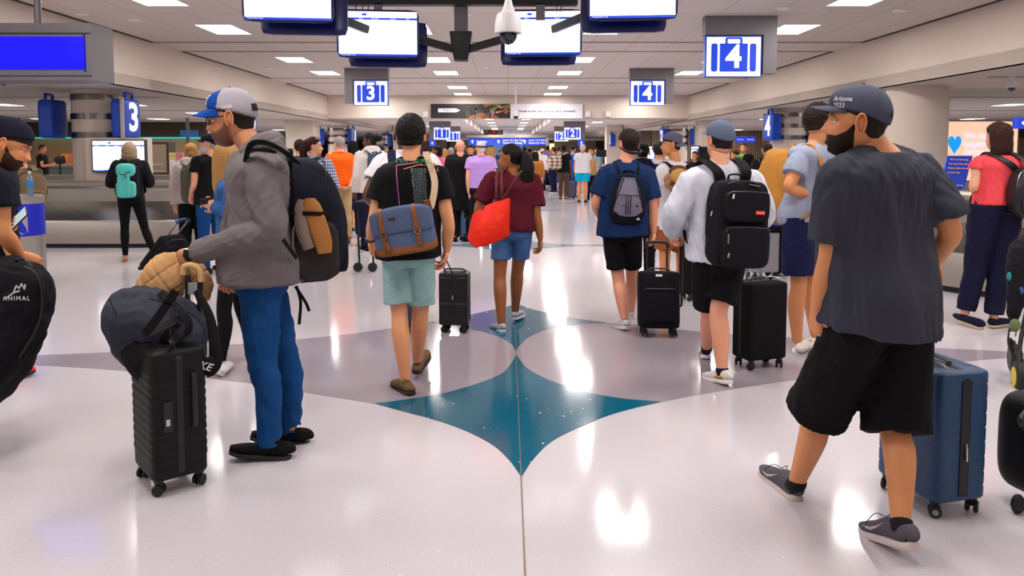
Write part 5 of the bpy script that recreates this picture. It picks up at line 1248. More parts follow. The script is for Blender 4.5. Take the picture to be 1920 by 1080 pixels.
# ---- man in black concert tee and mint shorts
C = person('man in black tour tee and mint shorts carrying a blue satchel', 5.05, H=1.80, yaw=3, head=(-6, 0, 0), skn='light', hair=('curly', 'black', .016), lod=0,
  j={'pv': (766, 470, 0), 'nk': (771, 300, .0), 'hd': (771, 254, .03), 'shL': (720, 332, 0), 'shR': (822, 330, .0), 'elL': (700, 418, -.02), 'wrL': (694, 448, .14), 'haL': (699, 472, .18), 'elR': (841, 420, -.04), 'wrR': (838, 468, .02), 'haR': (830, 500, .05),
     'hipL': (742, 488, 0), 'hipR': (791, 488, 0), 'knL': (749, 590, -.02), 'knR': (788, 590, .05), 'anL': (760, 712, -.10), 'anR': (782, 675, .20), 'toL': (738, 728, .06), 'toR': (800, 668, .45)},
  topw=('tee', cBlackT, {'hem': -.06, 'hemw': .185, 'hemd': .14, 'fit': .02, 'amp': .005, 'sleeve': .40, 'sfit': .012}), bottom=('shorts', cMint, {'len': (.41, .41), 'w': .80, 'amp': .005}), bulk=1.02, legbulk=.95,
  shoes=('clog', (112, 88, 64), (44, 32, 26), None), curl=(.6, .45), hs=1.03, seed=8)
m = M(); w = C['J']['wrL']; d = nrm(C['J']['haL']-w); tube(m, [w-d*.012, w+d*.012], [.034]*2, 16, 1); obj('wristband', m, mat('band_navy', (30, 28, 50), .5), None, label='dark band on the left wrist of the man in mint shorts', cat='wristband')
for o, q, s in C['shoes']:
    m = M(); tube(m, [q(.6, .055, -.03), q(.55, .068, 0), q(.6, .055, .03)], .003, 6, 3); tube(m, [q(.7, .048, -.03), q(.66, .062, 0), q(.7, .048, .03)], .003, 6, 3); obj('laces', m, mat('lace_dark', (40, 34, 44), .8), o)
def print_C(C=C):
    tp = C['top']; o = P(772, 385, 4.6); k = 5.05/FPX
    def pj(m, mt, nm): project(m, tp, V3(0, 1, 0), .003, .6); obj(nm, m, mt, tp, smooth=False)
    m = M(); text_on(m, 'STORI TOUR 2023', o+V3((766-772)*k, 0, 78*k-.012), UX, UZ, .034, 0, 0, bold=-.004, space=.95); pj(m, mat('print_green', (24, 150, 104), .6), 'tour_title')
    m = M()
    for a, b, n in (((732, 318), (738, 391), 14), ((806, 312), (807, 330), 4), ((733, 318), (772, 313), 8)):
        a, b = [V3((q[0]-772)*k, 0, (385-q[1])*k-.0) for q in (a, b)]; u = nrm(b-a); w = np.cross(V3(0, 1, 0), u); L = np.linalg.norm(b-a); subdiv_grid(m, o+a, u, w, 0, -.003, L, .003, n, 1)
    pj(m, mat('print_pink', (196, 96, 160), .6), 'tour_frame')
    m = M(); a = V3((746-772)*k, 0, 60*k); subdiv_grid(m, o+a, nrm(V3(1, 0, .28)), UZ, 0, -.003, .12, .003, 6, 1); subdiv_grid(m, o+V3((775-772)*k, 0, 67*k), UX, UZ, 0, -.002, .11, .002, 6, 1); pj(m, mat('print_orange', (224, 130, 40), .6), 'tour_underline')
    m = M(); r = random.Random(5); names = ['Mar 17 Glendale AZ', 'Mar 24 Las Vegas NV', 'Apr 01 Arlington TX', 'Apr 13 Tampa FL', 'Apr 21 Houston TX', 'Apr 28 Atlanta GA', 'May 05 Nashville TN', 'May 12 Philadelphia', 'May 19 Foxborough', 'May 26 New Jersey', 'Jun 02 Chicago IL', 'Jun 09 Detroit MI', 'Jun 16 Pittsburgh', 'Jun 23 Minneapolis', 'Jun 30 Cincinnati', 'Jul 07 Kansas City', 'Jul 14 Denver CO', 'Jul 22 Seattle WA', 'Jul 28 Santa Clara', 'Aug 03 Los Angeles']
    for i, s in enumerate(names): text_on(m, s, o+V3((773-772+i*.25)*k, 0, (60-3.4*i)*k), UX, UZ, .0112, 0, 0, bold=.004, align='CENTER')
    pj(m, mat('print_pale', (160, 176, 176), .6), 'tour_dates')
AFTER.append(print_C)
# satchel
t = thing('satchel', 'slate blue canvas satchel with brown leather straps on the man in the tour tee', 'bag', P(760, 478, 4.86)); cCan = cloth('slate_canvas', (82, 96, 128), var=.15); cLea = cloth('brown_leather', (132, 80, 48), rough=.5, bump=.15, var=.3)
Rg = roty(math.radians(-9)); oc = P(758, 430, 4.80); k = 4.85/FPX
def S(a): return oc+np.asarray(a, float).reshape(-1, 3)@Rg.T
v, f = puffy(.375, .27, .13, 5, 20, lambda v: v*np.stack([1-.05*v[:, 2]/.135, 1-.25*v[:, 2]/.135, np.ones(len(v))], 1)); m = M(); m.add(S(v+V3(0, 0, -.01)), f, 0); bo = obj('bag_body', m, [cCan], t, angle=None)
v, f = puffy(.385, .115, .145, 5, 18, lambda v: v*np.stack([np.ones(len(v)), 1+.2*-v[:, 2]/.06, np.ones(len(v))], 1)); m = M(); m.add(S(v+V3(0, 0, -.095)), f); obj('leather_base', m, cLea, t, angle=None)
v, f = puffy(.39, .17, .135, 6, 16, lambda v: v+np.stack([0*v[:, 0], -.008*np.ones(len(v)), .012*np.cos(v[:, 0]*9)-.012], 1)); m = M(); m.add(S(v+V3(-.005, -.004, .065)), f); obj('flap', m, cCan, t, angle=None)
for x in (-.125, .085):
    m = M(); ribbon(m, S([(x, -.045, .15), (x, -.078, .12), (x+.004, -.086, .03), (x+.006, -.088, -.05), (x+.01, -.085, -.10)]), .030, .008, Rg@UX); so = obj('leather_strap', m, cLea, t)
    m = M(); tube(m, S([(x+.006+.020*math.cos(a), -.094, -.012+.020*math.sin(a)) for a in np.linspace(0, 2*PI, 13)]), .0035, 6, 1); tube(m, S([(x+.006+.014*math.cos(a), -.097, -.022+.014*math.sin(a)) for a in np.linspace(0, 2*PI, 13)]), .003, 6, 1); obj('buckle', m, mGold, so)
m = M(); box(m, (-.075, -.084, .075), (-.03, -.079, .09)); m.v = [S(q) for q in m.v]; obj('maker_label', m, mat('label_maroon', (80, 34, 36), .6), t, smooth=False)
m = M(); ribbon(m, S([(-.105, -.085, -.06), (-.10, -.095, -.11)]), .018, .012, Rg@UX); obj('zip_tab', m, cLea, t)
m = M(); nk = C['J']['nk']; sh = C['J']['shR']*.42+nk*.58; cS = cloth('cream_strap', (212, 188, 158), bump=.3)
ribbon(m, [S([(.17, -.0, .13)])[0], P(808, 388, 4.83), P(815, 340, 4.86), sh+V3(.03, -.06, .082), sh+V3(.02, .05, .07), nk+V3(-.02, .16, -.12), P(715, 420, 5.24), S([(-.18, .09, .08)])[0]], .042, .006, np.array([UX]*8), k=6); obj('shoulder_strap', m, cS, t)
m = M(); ribbon(m, [S([(.17, -.01, .08)])[0], S([(.172, -.02, .16)])[0]+V3(0, -.01, 0)], .044, .012, Rg@UX); so = obj('strap_end', m, cLea, t)
# his suitcase
cc = G(852, 633); cc = G(853, 622); s = suitcase('black moulded four wheel suitcase beside the man in mint shorts', (cc[0], cc[1]+.02, 0), -6, .255, .455, .20, mat('shell_black2', (12, 12, 15), .42, bump=.2, bscale=300), 'panel', handle=.0, sideh=False)
T = s['T']; t = s['root']
for x in (-.125, -.06): m = M(); tube(m, [T([(x+.03, .05, .50)])[0], P(827+(x+.125)*90, 478, 5.38)], .007, 8, 1); obj('pull_handle', m, mAlu, t)
m = M()
for zc in (.19, .41):
    for x in (-.062, .062): 
        tube(m, T([(x+.045*math.cos(a)*(1 if x > 0 else 1), -.104, zc+.055*math.sin(a)) for a in np.linspace(0, 2*PI, 17)]), .003, 6, 1)
obj('moulded_ring', m, MATS['shell_black2'], t)
m = M(); tube(m, T([(0, -.112, .30), (0, -.114, .34)]), .007, 8, 1); obj('zip_lock', m, mChrome, t); m = M(); tube(m, T([(-.03, -.09, .53), (-.02, -.02, .545), (.05, .03, .55), (.11, .03, .53)]), .004, 6, 3); obj('top_zip', m, mChrome, t)
# ---- woman in maroon tee
D_ = person('woman in maroon tee and denim shorts with a long black ponytail', 6.75, H=1.645, yaw=8, head=(62, 2, 0), skn='brown', hair=('short', 'black', .006, [('tail', [(0, -.10, .04), (0, -.135, .02), (0, -.16, -.06), (0, -.15, -.16), (0, -.12, -.26), (.01, -.09, -.36), (.0, -.07, -.42)], [.03, .045, .062, .068, .062, .045, .012])]), lod=0,
  j={'pv': (960, 432, 0), 'nk': (965, 328, 0), 'hd': (956, 296, .0), 'shL': (922, 337, -.02), 'shR': (1000, 340, .02), 'elL': (897, 392, -.05), 'wrL': (908, 428, .10), 'haL': (915, 436, .15), 'elR': (1006, 402, -.02), 'wrR': (1013, 448, .02), 'haR': (1012, 468, .04),
     'hipL': (941, 445, 0), 'hipR': (979, 445, 0), 'knL': (937, 520, -.02), 'knR': (970, 508, .12), 'anL': (940, 606, -.08), 'anR': (966, 583, .28), 'toL': (921, 619, .12), 'toR': (979, 592, .50)},
  topw=('tee', cMaroon, {'hem': -.0, 'hemw': .18, 'hemd': .14, 'fit': .018, 'amp': .006, 'sleeve': .5, 'sfit': .016}), bottom=('mid', cDenim, {'len': (.32, .32), 'w': .79}), bulk=1.12, girth=1.0, legbulk=.95,
  shoes=('low', (186, 184, 200), (226, 222, 230), None), curl=(.4, .5), hs=1.07, glasses={'mat': mat('glasses_brown', (110, 60, 40), .3)}, seed=12)
m = M(); ax = D_['J']['nk']
# shirt print continues; red tote
t = thing('tote_bag', 'big red tote bag hanging from the shoulder of the woman in maroon', 'bag', P(922, 458, 6.35)); cRed = cloth('red_nylon', (226, 40, 20), rough=.5, bump=.3)
def TT(a, b, dy=0): return P(a, b, 6.48+dy)
top = [TT(886, 402), TT(905, 388, -.03), TT(930, 378, -.05), TT(961, 370)]; bot = [TT(876, 448), TT(893, 461, -.06), TT(920, 456, -.07), TT(962, 439)]
V = []; F = []; nU, nW = 20, 16; Tt = cr(top, 7)[:21]; Bb = cr(bot, 7)[:21]
for sgn in (-1, 1):
    for i in range(nU+1):
        for q in range(nW+1):
            w = q/nW; a = Tt[i]*(1-w)+Bb[i]*w; u = i/nU; th = .012+.095*math.sin(min(1, w*1.1)*PI*.62)*math.sin(PI*min(max(u, .0), 1))**.45
            V.append(a+V3(0, sgn*th, 0)+V3(0, .02*math.sin(u*9+w*4)*w*(1-w), 0))
n_ = (nU+1)*(nW+1)
for i in range(nU):
    for q in range(nW):
        a = i*(nW+1)+q; F.append([a, a+nW+1, a+nW+2, a+1]); F.append([n_+a, n_+a+1, n_+a+nW+2, n_+a+nW+1])
bd = [i*(nW+1) for i in range(nU+1)]+[nU*(nW+1)+q for q in range(1, nW+1)]+[i*(nW+1)+nW for i in range(nU-1, -1, -1)]+[q for q in range(nW-1, -1, -1)]
for a, c in zip(bd[:-1], bd[1:]): F.append([a, c, n_+c, n_+a])
m = M(); m.add(V, F); o = obj('bag_body', m, cRed, t, angle=None); remesh_job(o, .009, 2, lambda v, nv, me: folds(v, nv, .003, 41, 'iso', .8))
cSt = cloth('brown_strap', (96, 58, 58), bump=.1); sh = D_['J']['shL']*.45+D_['J']['nk']*.55
for a, b, dx in ((929, 373, -.012), (940, 370, .014)):
    m = M(); tube(m, [TT(a, b+4, -.03), TT(a+1, b-16, -.06), P(936+dx*300, 325, 6.56), sh+V3(dx, -.03, .075), sh+V3(dx, .06, .05), sh+V3(dx, .13, -.10), TT(a, b, .10)], .008, 8, 5); obj('handle', m, cSt, t)
m = M(); tube(m, [TT(929, 374, -.035), TT(927, 384, -.055)], [(.02, .006)]*2, 8, 1, side=UX); tube(m, [TT(907, 386, -.05), TT(903, 392, -.06)], [(.016, .006)]*2, 8, 1, side=UX); obj('handle_tab', m, cSt, t)
m = M(); ribbon(m, [P(943, 372, 6.55), P(957, 350, 6.555), P(973, 326, 6.57), D_['J']['nk']*.5+D_['J']['shR']*.5+V3(0, .0, .07), D_['J']['nk']+V3(.02, .15, -.1), P(925, 380, 6.92)], .016, .005, np.array([UX]*6)); obj('crossbody_strap', m, cSt, None, label='thin brown crossbody strap over the maroon tee', cat='strap')
# ---- man in navy tee with grey drawstring pack
E = person('man in navy tee and black shorts with a grey drawstring bag', 6.75, H=1.75, yaw=6, head=(18, 0, 0), skn='pink', hair=('fade', 'dark', .010), lod=0,
  j={'pv': (1167, 432, 0), 'nk': (1174, 304, 0), 'hd': (1178, 270, .02), 'shL': (1137, 326, 0), 'shR': (1211, 326, 0), 'elL': (1117, 380, -.02), 'wrL': (1125, 408, .12), 'haL': (1127, 424, .16), 'elR': (1224, 388, -.03), 'wrR': (1225, 436, 0), 'haR': (1221, 458, .02),
     'hipL': (1149, 446, 0), 'hipR': (1184, 446, 0), 'knL': (1160, 526, .02), 'knR': (1185, 520, .14), 'anL': (1171, 600, -.06), 'anR': (1184, 582, .40), 'toL': (1151, 615, .16), 'toR': (1186, 588, .66)},
  topw=('tee', cNavyT, {'hem': -.06, 'hemw': .19, 'hemd': .14, 'fit': .022, 'amp': .006, 'sleeve': .52, 'sfit': .022}), bottom=('mid', cBlackS, {'len': (.38, .38), 'w': .82}), bulk=1.06, legbulk=.95,
  shoes=('sneaker', (206, 202, 214), (222, 214, 216), None), curl=(.4, .9), hs=1.05, seed=14)
cHe = cloth('heather_grey', (116, 110, 128), var=.3, vscale=60); pk = backpack(E, 'grey and black drawstring gym bag with three dark stripes', .31, .44, .10, cloth('black_nylon', (18, 18, 26)), off=(-.0, -.03, -.03), pocket=False, lod=1, e=3, front=False, strapw=.018, taper=.35, seed=2, name='drawstring_bag')
T = pk['T']; t = pk['root']; mainE = pk['main']
def print_E(pk=pk, mainE=mainE, t=t):
    m = M(); sx, u, B_ = pk['sx'], pk['u'], pk['B']; o = pk['c']-B_*.3
    m.v = []; m.n = 0; m.f = []; m.mi = []
    V = []; F = []; 
    for i, a in enumerate(np.linspace(0, 1, 11)):
        z = .195-.32*a; wd = .055+.072*min(1, a*1.25)**.8; wd = wd*(1-max(0, a-.88)*3.2)
        for b in np.linspace(-1, 1, 9): V.append(o+sx*b*wd+u*(z-.012*(1-b*b)*(a > .8)))
    for i in range(10):
        for b in range(8): F.append([i*9+b, i*9+b+1, (i+1)*9+b+1, (i+1)*9+b])
    m.add(V, F); project(m, mainE, B_, .002, .6); obj('grey_panel', m, cHe, t)
    m = M()
    for x in (-.022, -.002, .018): subdiv_grid(m, o+sx*x, sx, u, -.0045, -.12, .0045, .045, 1, 8)
    subdiv_grid(m, o, sx, u, -.105, .043, .105, .049, 10, 1); subdiv_grid(m, o-sx*.06, sx, u, -.002, .0, .002, .035, 1, 3); project(m, mainE, B_, .006, .6); obj('stripes', m, mZip, t)
    m = M()
    for i in range(3): a = i*.012; m.add([o+sx*(.078+a)+u*(-.163), o+sx*(.086+a)+u*(-.163), o+sx*(.080+a*.6)+u*(-.150+a*.45), o+sx*(.074+a*.6)+u*(-.154+a*.45)], [[0, 1, 2, 3]])
    project(m, mainE, B_, .004, .6); obj('mountain_mark', m, mWhiteInk, t, smooth=False)
AFTER.append(print_E)
m = M()
for g in (-1, 1): tube(m, T([(g*.05, -.062, .19), (g*.09, -.07, .06), (g*.118, -.06, -.03), (g*.12, -.03, -.12)]), .005, 6, 4)
obj('drawcord', m, cNavyP, t)
m = M(); hd = E['W']; tube(m, hd([(-.083, .02, -.02), (-.086, -.05, -.045), (-.05, -.112, -.07), (0, -.128, -.075), (.05, -.112, -.07), (.086, -.05, -.045), (.083, .02, -.02)]), [(.006, .006), (.006, .008), (.010, .014), (.009, .012), (.010, .014), (.006, .008), (.006, .006)], 10, 4); obj('neck_headset', m, mBlack, None, label='black wrap headset behind the head of the man in the navy tee', cat='headphones')
cc = G(1235, 640); cc = G(1235, 630); s = suitcase('black soft suitcase with a small white label pulled by the navy tee man', (cc[0], cc[1]+.02, 0), -4, .335, .475, .22, cloth('black_ballistic', (17, 17, 24), var=.06), 'soft', handle=.25, hmat=mBlack, hw=.17, tilt=-7)
T = s['T']; m = M(); box(m, (-.035, -.128, .505), (.02, -.12, .525)); m.v = [T(q) for q in m.v]; obj('label', m, mWhiteP, s['root'], smooth=False)
# ---- man in white hoodie with black work backpack
Fp = person('man in white hoodie and black shorts wearing a grey-blue cap and black backpack', 5.25, H=1.77, yaw=14, head=(6, 0, 0), skn='pink', hair=('short', 'dark', .006), lod=0,
  j={'pv': (1348, 482, 0), 'nk': (1349, 308, 0), 'hd': (1349, 263, .02), 'shL': (1299, 340, -.03), 'shR': (1405, 338, .03), 'elL': (1266, 402, -.05), 'wrL': (1262, 432, .12), 'haL': (1258, 447, .18), 'elR': (1430, 400, .02), 'wrR': (1405, 425, .22), 'haR': (1396, 432, .3),
     'hipL': (1325, 500, 0), 'hipR': (1368, 500, 0), 'knL': (1330, 590, .16), 'knR': (1347, 585, -.05), 'anL': (1325, 652, .45), 'anR': (1354, 695, -.12), 'toL': (1318, 672, .75), 'toR': (1322, 712, .06)},
  topw=('long', cWhiteH, {'name': 'sweatshirt', 'cuff': 1, 'hem': -.03, 'hemw': .185, 'hemd': .145, 'fit': .022, 'amp': .011, 'sfit': .020, 'fold': 'iso'}), bottom=('shorts', cBlackS, {'len': (.42, .42), 'w': .86}), bulk=1.08, legbulk=1.0,
  shoes=('sneaker', (222, 218, 216), (232, 228, 228), ((22, 24, 48), .03)), curl=(.5, .5), hs=1.04, cap={'mat': [cCapGrey, mDarkHole], 'brim': .07, 'drop': -.01, 'paint': lambda c: 0}, seed=17)
for o, q, s in Fp['shoes']:
    m = M(); tube(m, [q(.05, .045), q(.2, .045), q(.42, .040)], [(.030, .02), (.0425, .022), (.0425, .012)], 12, 3, side=q(0, 0, 1)-q(0, 0, 0)); obj('ochre_panel', m, cloth('ochre_suede', (190, 134, 40)), o)
cBP = cloth('black_pack', (20, 19, 25), var=.06); pk = backpack(Fp, 'large black work backpack with small red logo patch', .355, .565, .23, cBP, off=(.02, -.03, -.02), lod=0, pocket=False, e=6, strapm=cBP, strapw=.075, zipm=mZip, seed=6, roll=.05, lift=.022)
T = pk['T']; t = pk['root']
m = M(); v, f = puffy(.30, .20, .07, 5, 12); m.add(T(v+V3(.0, -.135, .12)), f); p1 = obj('top_pocket', m, cBP, t, angle=None)
m = M(); v, f = puffy(.31, .27, .09, 5, 12); m.add(T(v+V3(.0, -.145, -.135)), f); p2 = obj('lower_pocket', m, cBP, t, angle=None)
for z, y, w in ((.215, -.165, .27), (-.01, -.185, .28)):
    m = M(); tube(m, T([(-w/2, y+.01, z-.03), (-w/2+.02, y, z), (w/2-.02, y, z), (w/2, y+.01, z-.03)]), .0035, 6, 2); obj('zipper', m, mat('zip_grey', (60, 60, 66), .4), t)
for x, z, l, y in ((-.105, .20, .028, -.178), (-.135, -.05, .06, -.19), (-.125, -.17, .03, -.195), (-.185, .08, .03, -.04), (.04, .262, .05, -.11)):
    m = M(); tube(m, T([(x, y, z), (x-.008 if l < .05 else x, y-.004, z-l)] if z < .26 else [(x-.02, y, z), (x+.055, y, z-.012)]), [(.006, .003), (.007, .003)], 8, 1, side=UX); obj('zip_pull', m, mChrome, t)
m = M(); box(m, (.045, -.178, .075), (.105, -.168, .10)); m.v = [T(q) for q in m.v]; lb = obj('logo_patch', m, mat('patch_red', (226, 44, 26), .5), t, smooth=False)
m = M(); text_on(m, 'Milwaukee', T([(.075, -.179, .0875)])[0], pk['sx'], pk['u'], .012, 0, .001, bold=.01, shear=.3); obj('lettering', m, mWhiteInk, lb, smooth=False)
cc = (G(1383, 678)+G(1463, 695))/2; s = suitcase('tall black soft four wheel suitcase behind the man in the white hoodie', (cc[0], cc[1]+.0, 0), 18, .33, .56, .22, cloth('black_polyester', (15, 15, 17), var=.05), 'smooth', handle=.22, hw=.12, hback=.0)
T = s['T']; m = M(); tube(m, T([(.02, -.02, .645), (.06, -.04, .665), (.12, -.06, .65)]), .006, 6, 3); obj('metal_clasp', m, mChrome, s['root'])
# ================================================================ CAROUSELS
def carousel(label, path, inner_r, group=None):
    """path: centreline loop (x, y) of the unit; profile swept outwards"""
    pts = np.array(path); n = len(pts); nx = np.roll(pts, -1, 0); pv = np.roll(pts, 1, 0); tg = nx-pv; tg /= np.linalg.norm(tg, axis=1)[:, None]; nr = np.stack([tg[:, 1], -tg[:, 0]], 1)
    t = thing('baggage_carousel', label, 'carousel', (pts[:, 0].mean(), pts[:, 1].mean(), 0), group)
    def sweep(nm, prof, mt):
        m = M(); v = []; K = len(prof)
        for i in range(n):
            for o_, z in prof: v.append((pts[i, 0]+nr[i, 0]*o_, pts[i, 1]+nr[i, 1]*o_, z))
        f = []
        for i in range(n):
            i2 = (i+1) % n
            for k_ in range(K): k2 = (k_+1) % K; f.append([i*K+k_, i2*K+k_, i2*K+k2, i*K+k2])
        m.add(v, f); return obj(nm, m, mt, t, angle=30)
    sweep('kick_plate', [(-.05, .0), (-.05, .09), (-.2, .09), (-.2, .0)], mBlack)
    sweep('lower_skirt', [(0, .07), (0, .41), (-.015, .44), (-.12, .44), (-.12, .07)], mSteel)
    b = sweep('belt', [(-.10, .435), (-1.02, .70), (-1.02, .6), (-.10, .36)], mBeltP)
    sweep('inner_band', [(-1.0, .72), (-1.0, .90), (-1.02, .92), (-1.1, .92), (-1.1, .60), (-1.0, .68)], mSteel)
    sweep('upper_belt', [(-1.06, .915), (-1.40, .96), (-1.40, .8), (-1.06, .8)], mSteelD)
    sweep('ledge', [(-1.36, .70), (-1.36, 1.0), (-1.40, 1.04), (-1.60, 1.04), (-1.60, .70)], mSteel)
    return t
mBeltP = mat('belt_plates', (96, 90, 86), .32, metal=.75)
nt = mBeltP.node_tree; N_ = nt.nodes; L_ = nt.links; ge = N_.new('ShaderNodeNewGeometry'); wv = N_.new('ShaderNodeTexWave'); wv.inputs['Scale'].default_value = .9; wv.bands_direction = 'DIAGONAL'; wv.wave_profile = 'SAW'
L_.new(ge.outputs['Position'], wv.inputs['Vector']); cr_ = N_.new('ShaderNodeValToRGB'); cr_.color_ramp.elements[0].position = .0; cr_.color_ramp.elements[0].color = lin((40, 38, 36)); cr_.color_ramp.elements[1].position = .08; cr_.color_ramp.elements[1].color = lin((84, 78, 74)); L_.new(wv.outputs['Fac'], cr_.inputs[0]); L_.new(cr_.outputs[0], N_['Principled BSDF'].inputs['Base Color'])
def stadium(x0, x1, y0, y1, r, n=12):
    o = []
    for cx_, cy_, a0 in ((x1-r, y1-r, 0), (x0+r, y1-r, 90), (x0+r, y0+r, 180), (x1-r, y0+r, 270)):
        for i in range(n+1): a = math.radians(a0+90*i/n); o.append((cx_+r*math.cos(a), cy_+r*math.sin(a)))
    o2 = []
    for i, q in enumerate(o):
        nx = o[(i+1) % len(o)]; L = math.hypot(nx[0]-q[0], nx[1]-q[1]); k = max(1, int(L/1.0))
        for j_ in range(k): o2.append((q[0]+(nx[0]-q[0])*j_/k, q[1]+(nx[1]-q[1])*j_/k))
    return o2[::-1][::-1]
carousel('steel baggage carousel with sloped plates on the left, around the banded column', stadium(-15.5, -4.0, 12.45, 18.6, 2.2), 0)
carousel('steel baggage carousel with curved end on the right behind the woman in coral', stadium(4.55, 10.6, 7.2, 19.0, 2.6), 0)
# ---- things on the left
def column_panel():
    t = thing('column_cabinet', 'white cabinet around the left column holding an arrivals screen', 'cabinet', (-7.85, 14.4, 0)); a = P(156, 258, 14.15); b = P(266, 258, 14.15)
    m = M(); box(m, (a[0], 14.21, .7), (b[0], 14.55, a[2])); obj('panel', m, mWall, t, smooth=False)
column_panel()
a = P(172, 264, 14.1); b = P(271, 321, 14.1); W_ = b[0]-a[0]
t = thing('arrivals_screen', 'lit arrivals list screen on the left column, behind the teal backpack woman', 'screen', ((a[0]+b[0])/2, 14.1, b[2]))
m = M(); box(m, (a[0]-.02, 14.12, b[2]-.02), (b[0]+.02, 14.2, a[2]+.02)); obj('housing', m, mBlack, t, smooth=False)
m = M(); bag_screen(m, V3((a[0]+b[0])/2, 14.115, (a[2]+b[2])/2), UX, UZ, W_, a[2]-b[2]); obj('display', m, [mScreen, mScrBlue, mMid, mBlack, mPale], t, smooth=False)
a = P(272, 266, 24); b = P(318, 340, 24); t = thing('service_door', 'tall brown metal cabinet with a dull window panel left of the posters', 'cabinet', ((a[0]+b[0])/2, 24, 0))
m = M(); box(m, (a[0], 24, 0), (b[0], 24.5, a[2])); obj('frame', m, mat('bronze_frame', (74, 62, 52), .5, metal=.3), t, smooth=False); m = M(); box(m, (a[0]+.08, 23.96, .9), (b[0]-.08, 24, a[2]-.08)); obj('panel', m, mat('bronze_panel', (150, 130, 108), .5), t, smooth=False)
m = M()
for z in (.95, 1.15): tube(m, [V3(a[0]+.05, 23.7, z), V3(b[0]-.05, 23.7, z)], .03, 8, 1)
obj('rail', m, mSteel, t)
for x0, x1, c1, l in ((317, 330, (220, 206, 120), 'white notice poster with a yellow heading on the left'), (331, 345, (220, 120, 130), 'white notice poster with a pink heading on the left')):
    a = P(x0, 286, 21.5); b = P(x1, 335, 21.5); t = thing('notice_poster', l, 'poster', ((a[0]+b[0])/2, 21.5, 0)); m = M(); box(m, (a[0], 21.5, 0), (b[0], 21.54, a[2])); obj('board', m, mWhiteP, t, smooth=False)
    m = M(); box(m, (a[0]+.005, 21.48, a[2]-.2), (b[0]-.005, 21.5, a[2]-.005)); obj('heading', m, mat('poster_head_%d' % c1[2], c1, .6), t, smooth=False)
    m = M(); text_on(m, 'NOTICE', V3((a[0]+b[0])/2, 21.475, a[2]-.1), UX, UZ, .045, 0, 0); 
    for i in range(5): text_on(m, 'baggage service', V3((a[0]+b[0])/2, 21.49, a[2]-.28-.08*i), UX, UZ, .022, 0, 0)
    obj('lettering', m, mat('poster_ink', (90, 80, 90), .6), t, smooth=False)
t = thing('service_counter', 'low glass fronted service counter along the far left wall', 'counter', (-15, 27.5, 0)); m = M(); box(m, (-22, 27.3, 0), (-11.8, 28.1, 1.0)); obj('body', m, mat('glass_green', (120, 140, 130), .2, metal=.2), t, smooth=False); m = M(); box(m, (-22.1, 27.2, 1.0), (-11.7, 28.2, 1.08)); obj('worktop', m, mSteel, t, smooth=False)
a = P(124, 288, 28.5); b = P(155, 302, 28.5); t = thing('display_cabinet', 'orange brown wooden box unit on the far left counter', 'cabinet', ((a[0]+b[0])/2, 28.5, 1.08)); m = M(); box(m, (a[0], 28.15, 1.08), (b[0], 28.9, a[2])); obj('carcass', m, mat('orange_wood', (176, 96, 40), .5), t, smooth=False); m = M(); box(m, (a[0]+.03, 28.14, 1.15), ((a[0]+b[0])/2-.02, 28.15, a[2]-.04)); obj('door', m, mat('orange_wood2', (196, 116, 52), .5), t, smooth=False)
p = P(112, 296, 26); t = thing('office_chair', 'dark rounded mesh back chair at the far left counter', 'chair', (p[0], 26, 0)); m = M(); tube(m, [V3(p[0]-.18, 26, 1.22), V3(p[0], 26, 1.26), V3(p[0]+.18, 26, 1.30)], [(.02, .1), (.03, .14), (.02, .12)], 12, 4); obj('backrest', m, mBlack, t); m = M(); cyl(m, (p[0], 26, .06), (p[0], 26, 1.15), .03); obj('post', m, mBlack, t); m = M(); ball(m, (p[0], 25.8, .62), (.25, .25, .04)); obj('seat', m, mBlack, t); m = M()
for a_ in range(5): tube(m, [V3(p[0], 26, .1), V3(p[0]+.28*math.cos(a_*1.257), 26+.28*math.sin(a_*1.257), .04)], .022, 6, 1)
obj('base', m, mBlack, t)
# trash can + bottle
p = P(32, 500, 8.5); t = thing('trash_can', 'round steel bin with a wide blue band at the left edge', 'bin', (p[0], 8.5, 0)); r = .285; zt = P(32, 366, 8.5)[2]; zb0, zb1 = P(32, 440, 8.5)[2], P(32, 381, 8.5)[2]
m = M(); lathe(m, [(r, .02), (r, zt-.12), (r-.004, zt-.118), (r-.004, zt-.10), (r+.003, zt-.095), (r+.003, zt-.01), (r-.02, zt), (r-.09, zt), (r-.1, zt-.05), (.001, zt-.06)], 48, o=(p[0], 8.5, 0)); obj('can', m, mSteel, t)
m = M(); lathe(m, [(r+.001, zb0), (r+.004, zb0), (r+.004, zb1), (r+.001, zb1)], 48, o=(p[0], 8.5, 0)); wb = obj('blue_band', m, mat('bin_blue', (6, 30, 190), .4), t)
m = M(); lathe(m, [(r+.01, 0), (r+.01, .04), (r, .04)], 32, o=(p[0], 8.5, 0)); obj('base_ring', m, mBlack, t)
mw = mat('bin_print', (168, 160, 160), .5)
m = M(); text_on(m, 'LANDFILL', V3(p[0]-.02, 8.0, zb1-.075), UX, UZ, .095, 0, 0, bold=.01); project(m, wb, V3(0, 1, 0), .003, 1.0); obj('lettering', m, mw, wb, smooth=False)
m = M()
for zc in (zb1-.2,): m.add([(p[0]+.20, 8.0, zc-.13), (p[0]+.24, 8.0, zc-.10), (p[0]+.24, 8.0, zc+.10), (p[0]+.20, 8.0, zc+.05), (p[0]+.14, 8.0, zc)], [[0, 1, 2, 3, 4]])
project(m, wb, V3(0, 1, 0), .003, 1.0); obj('symbol', m, mw, wb, smooth=False)
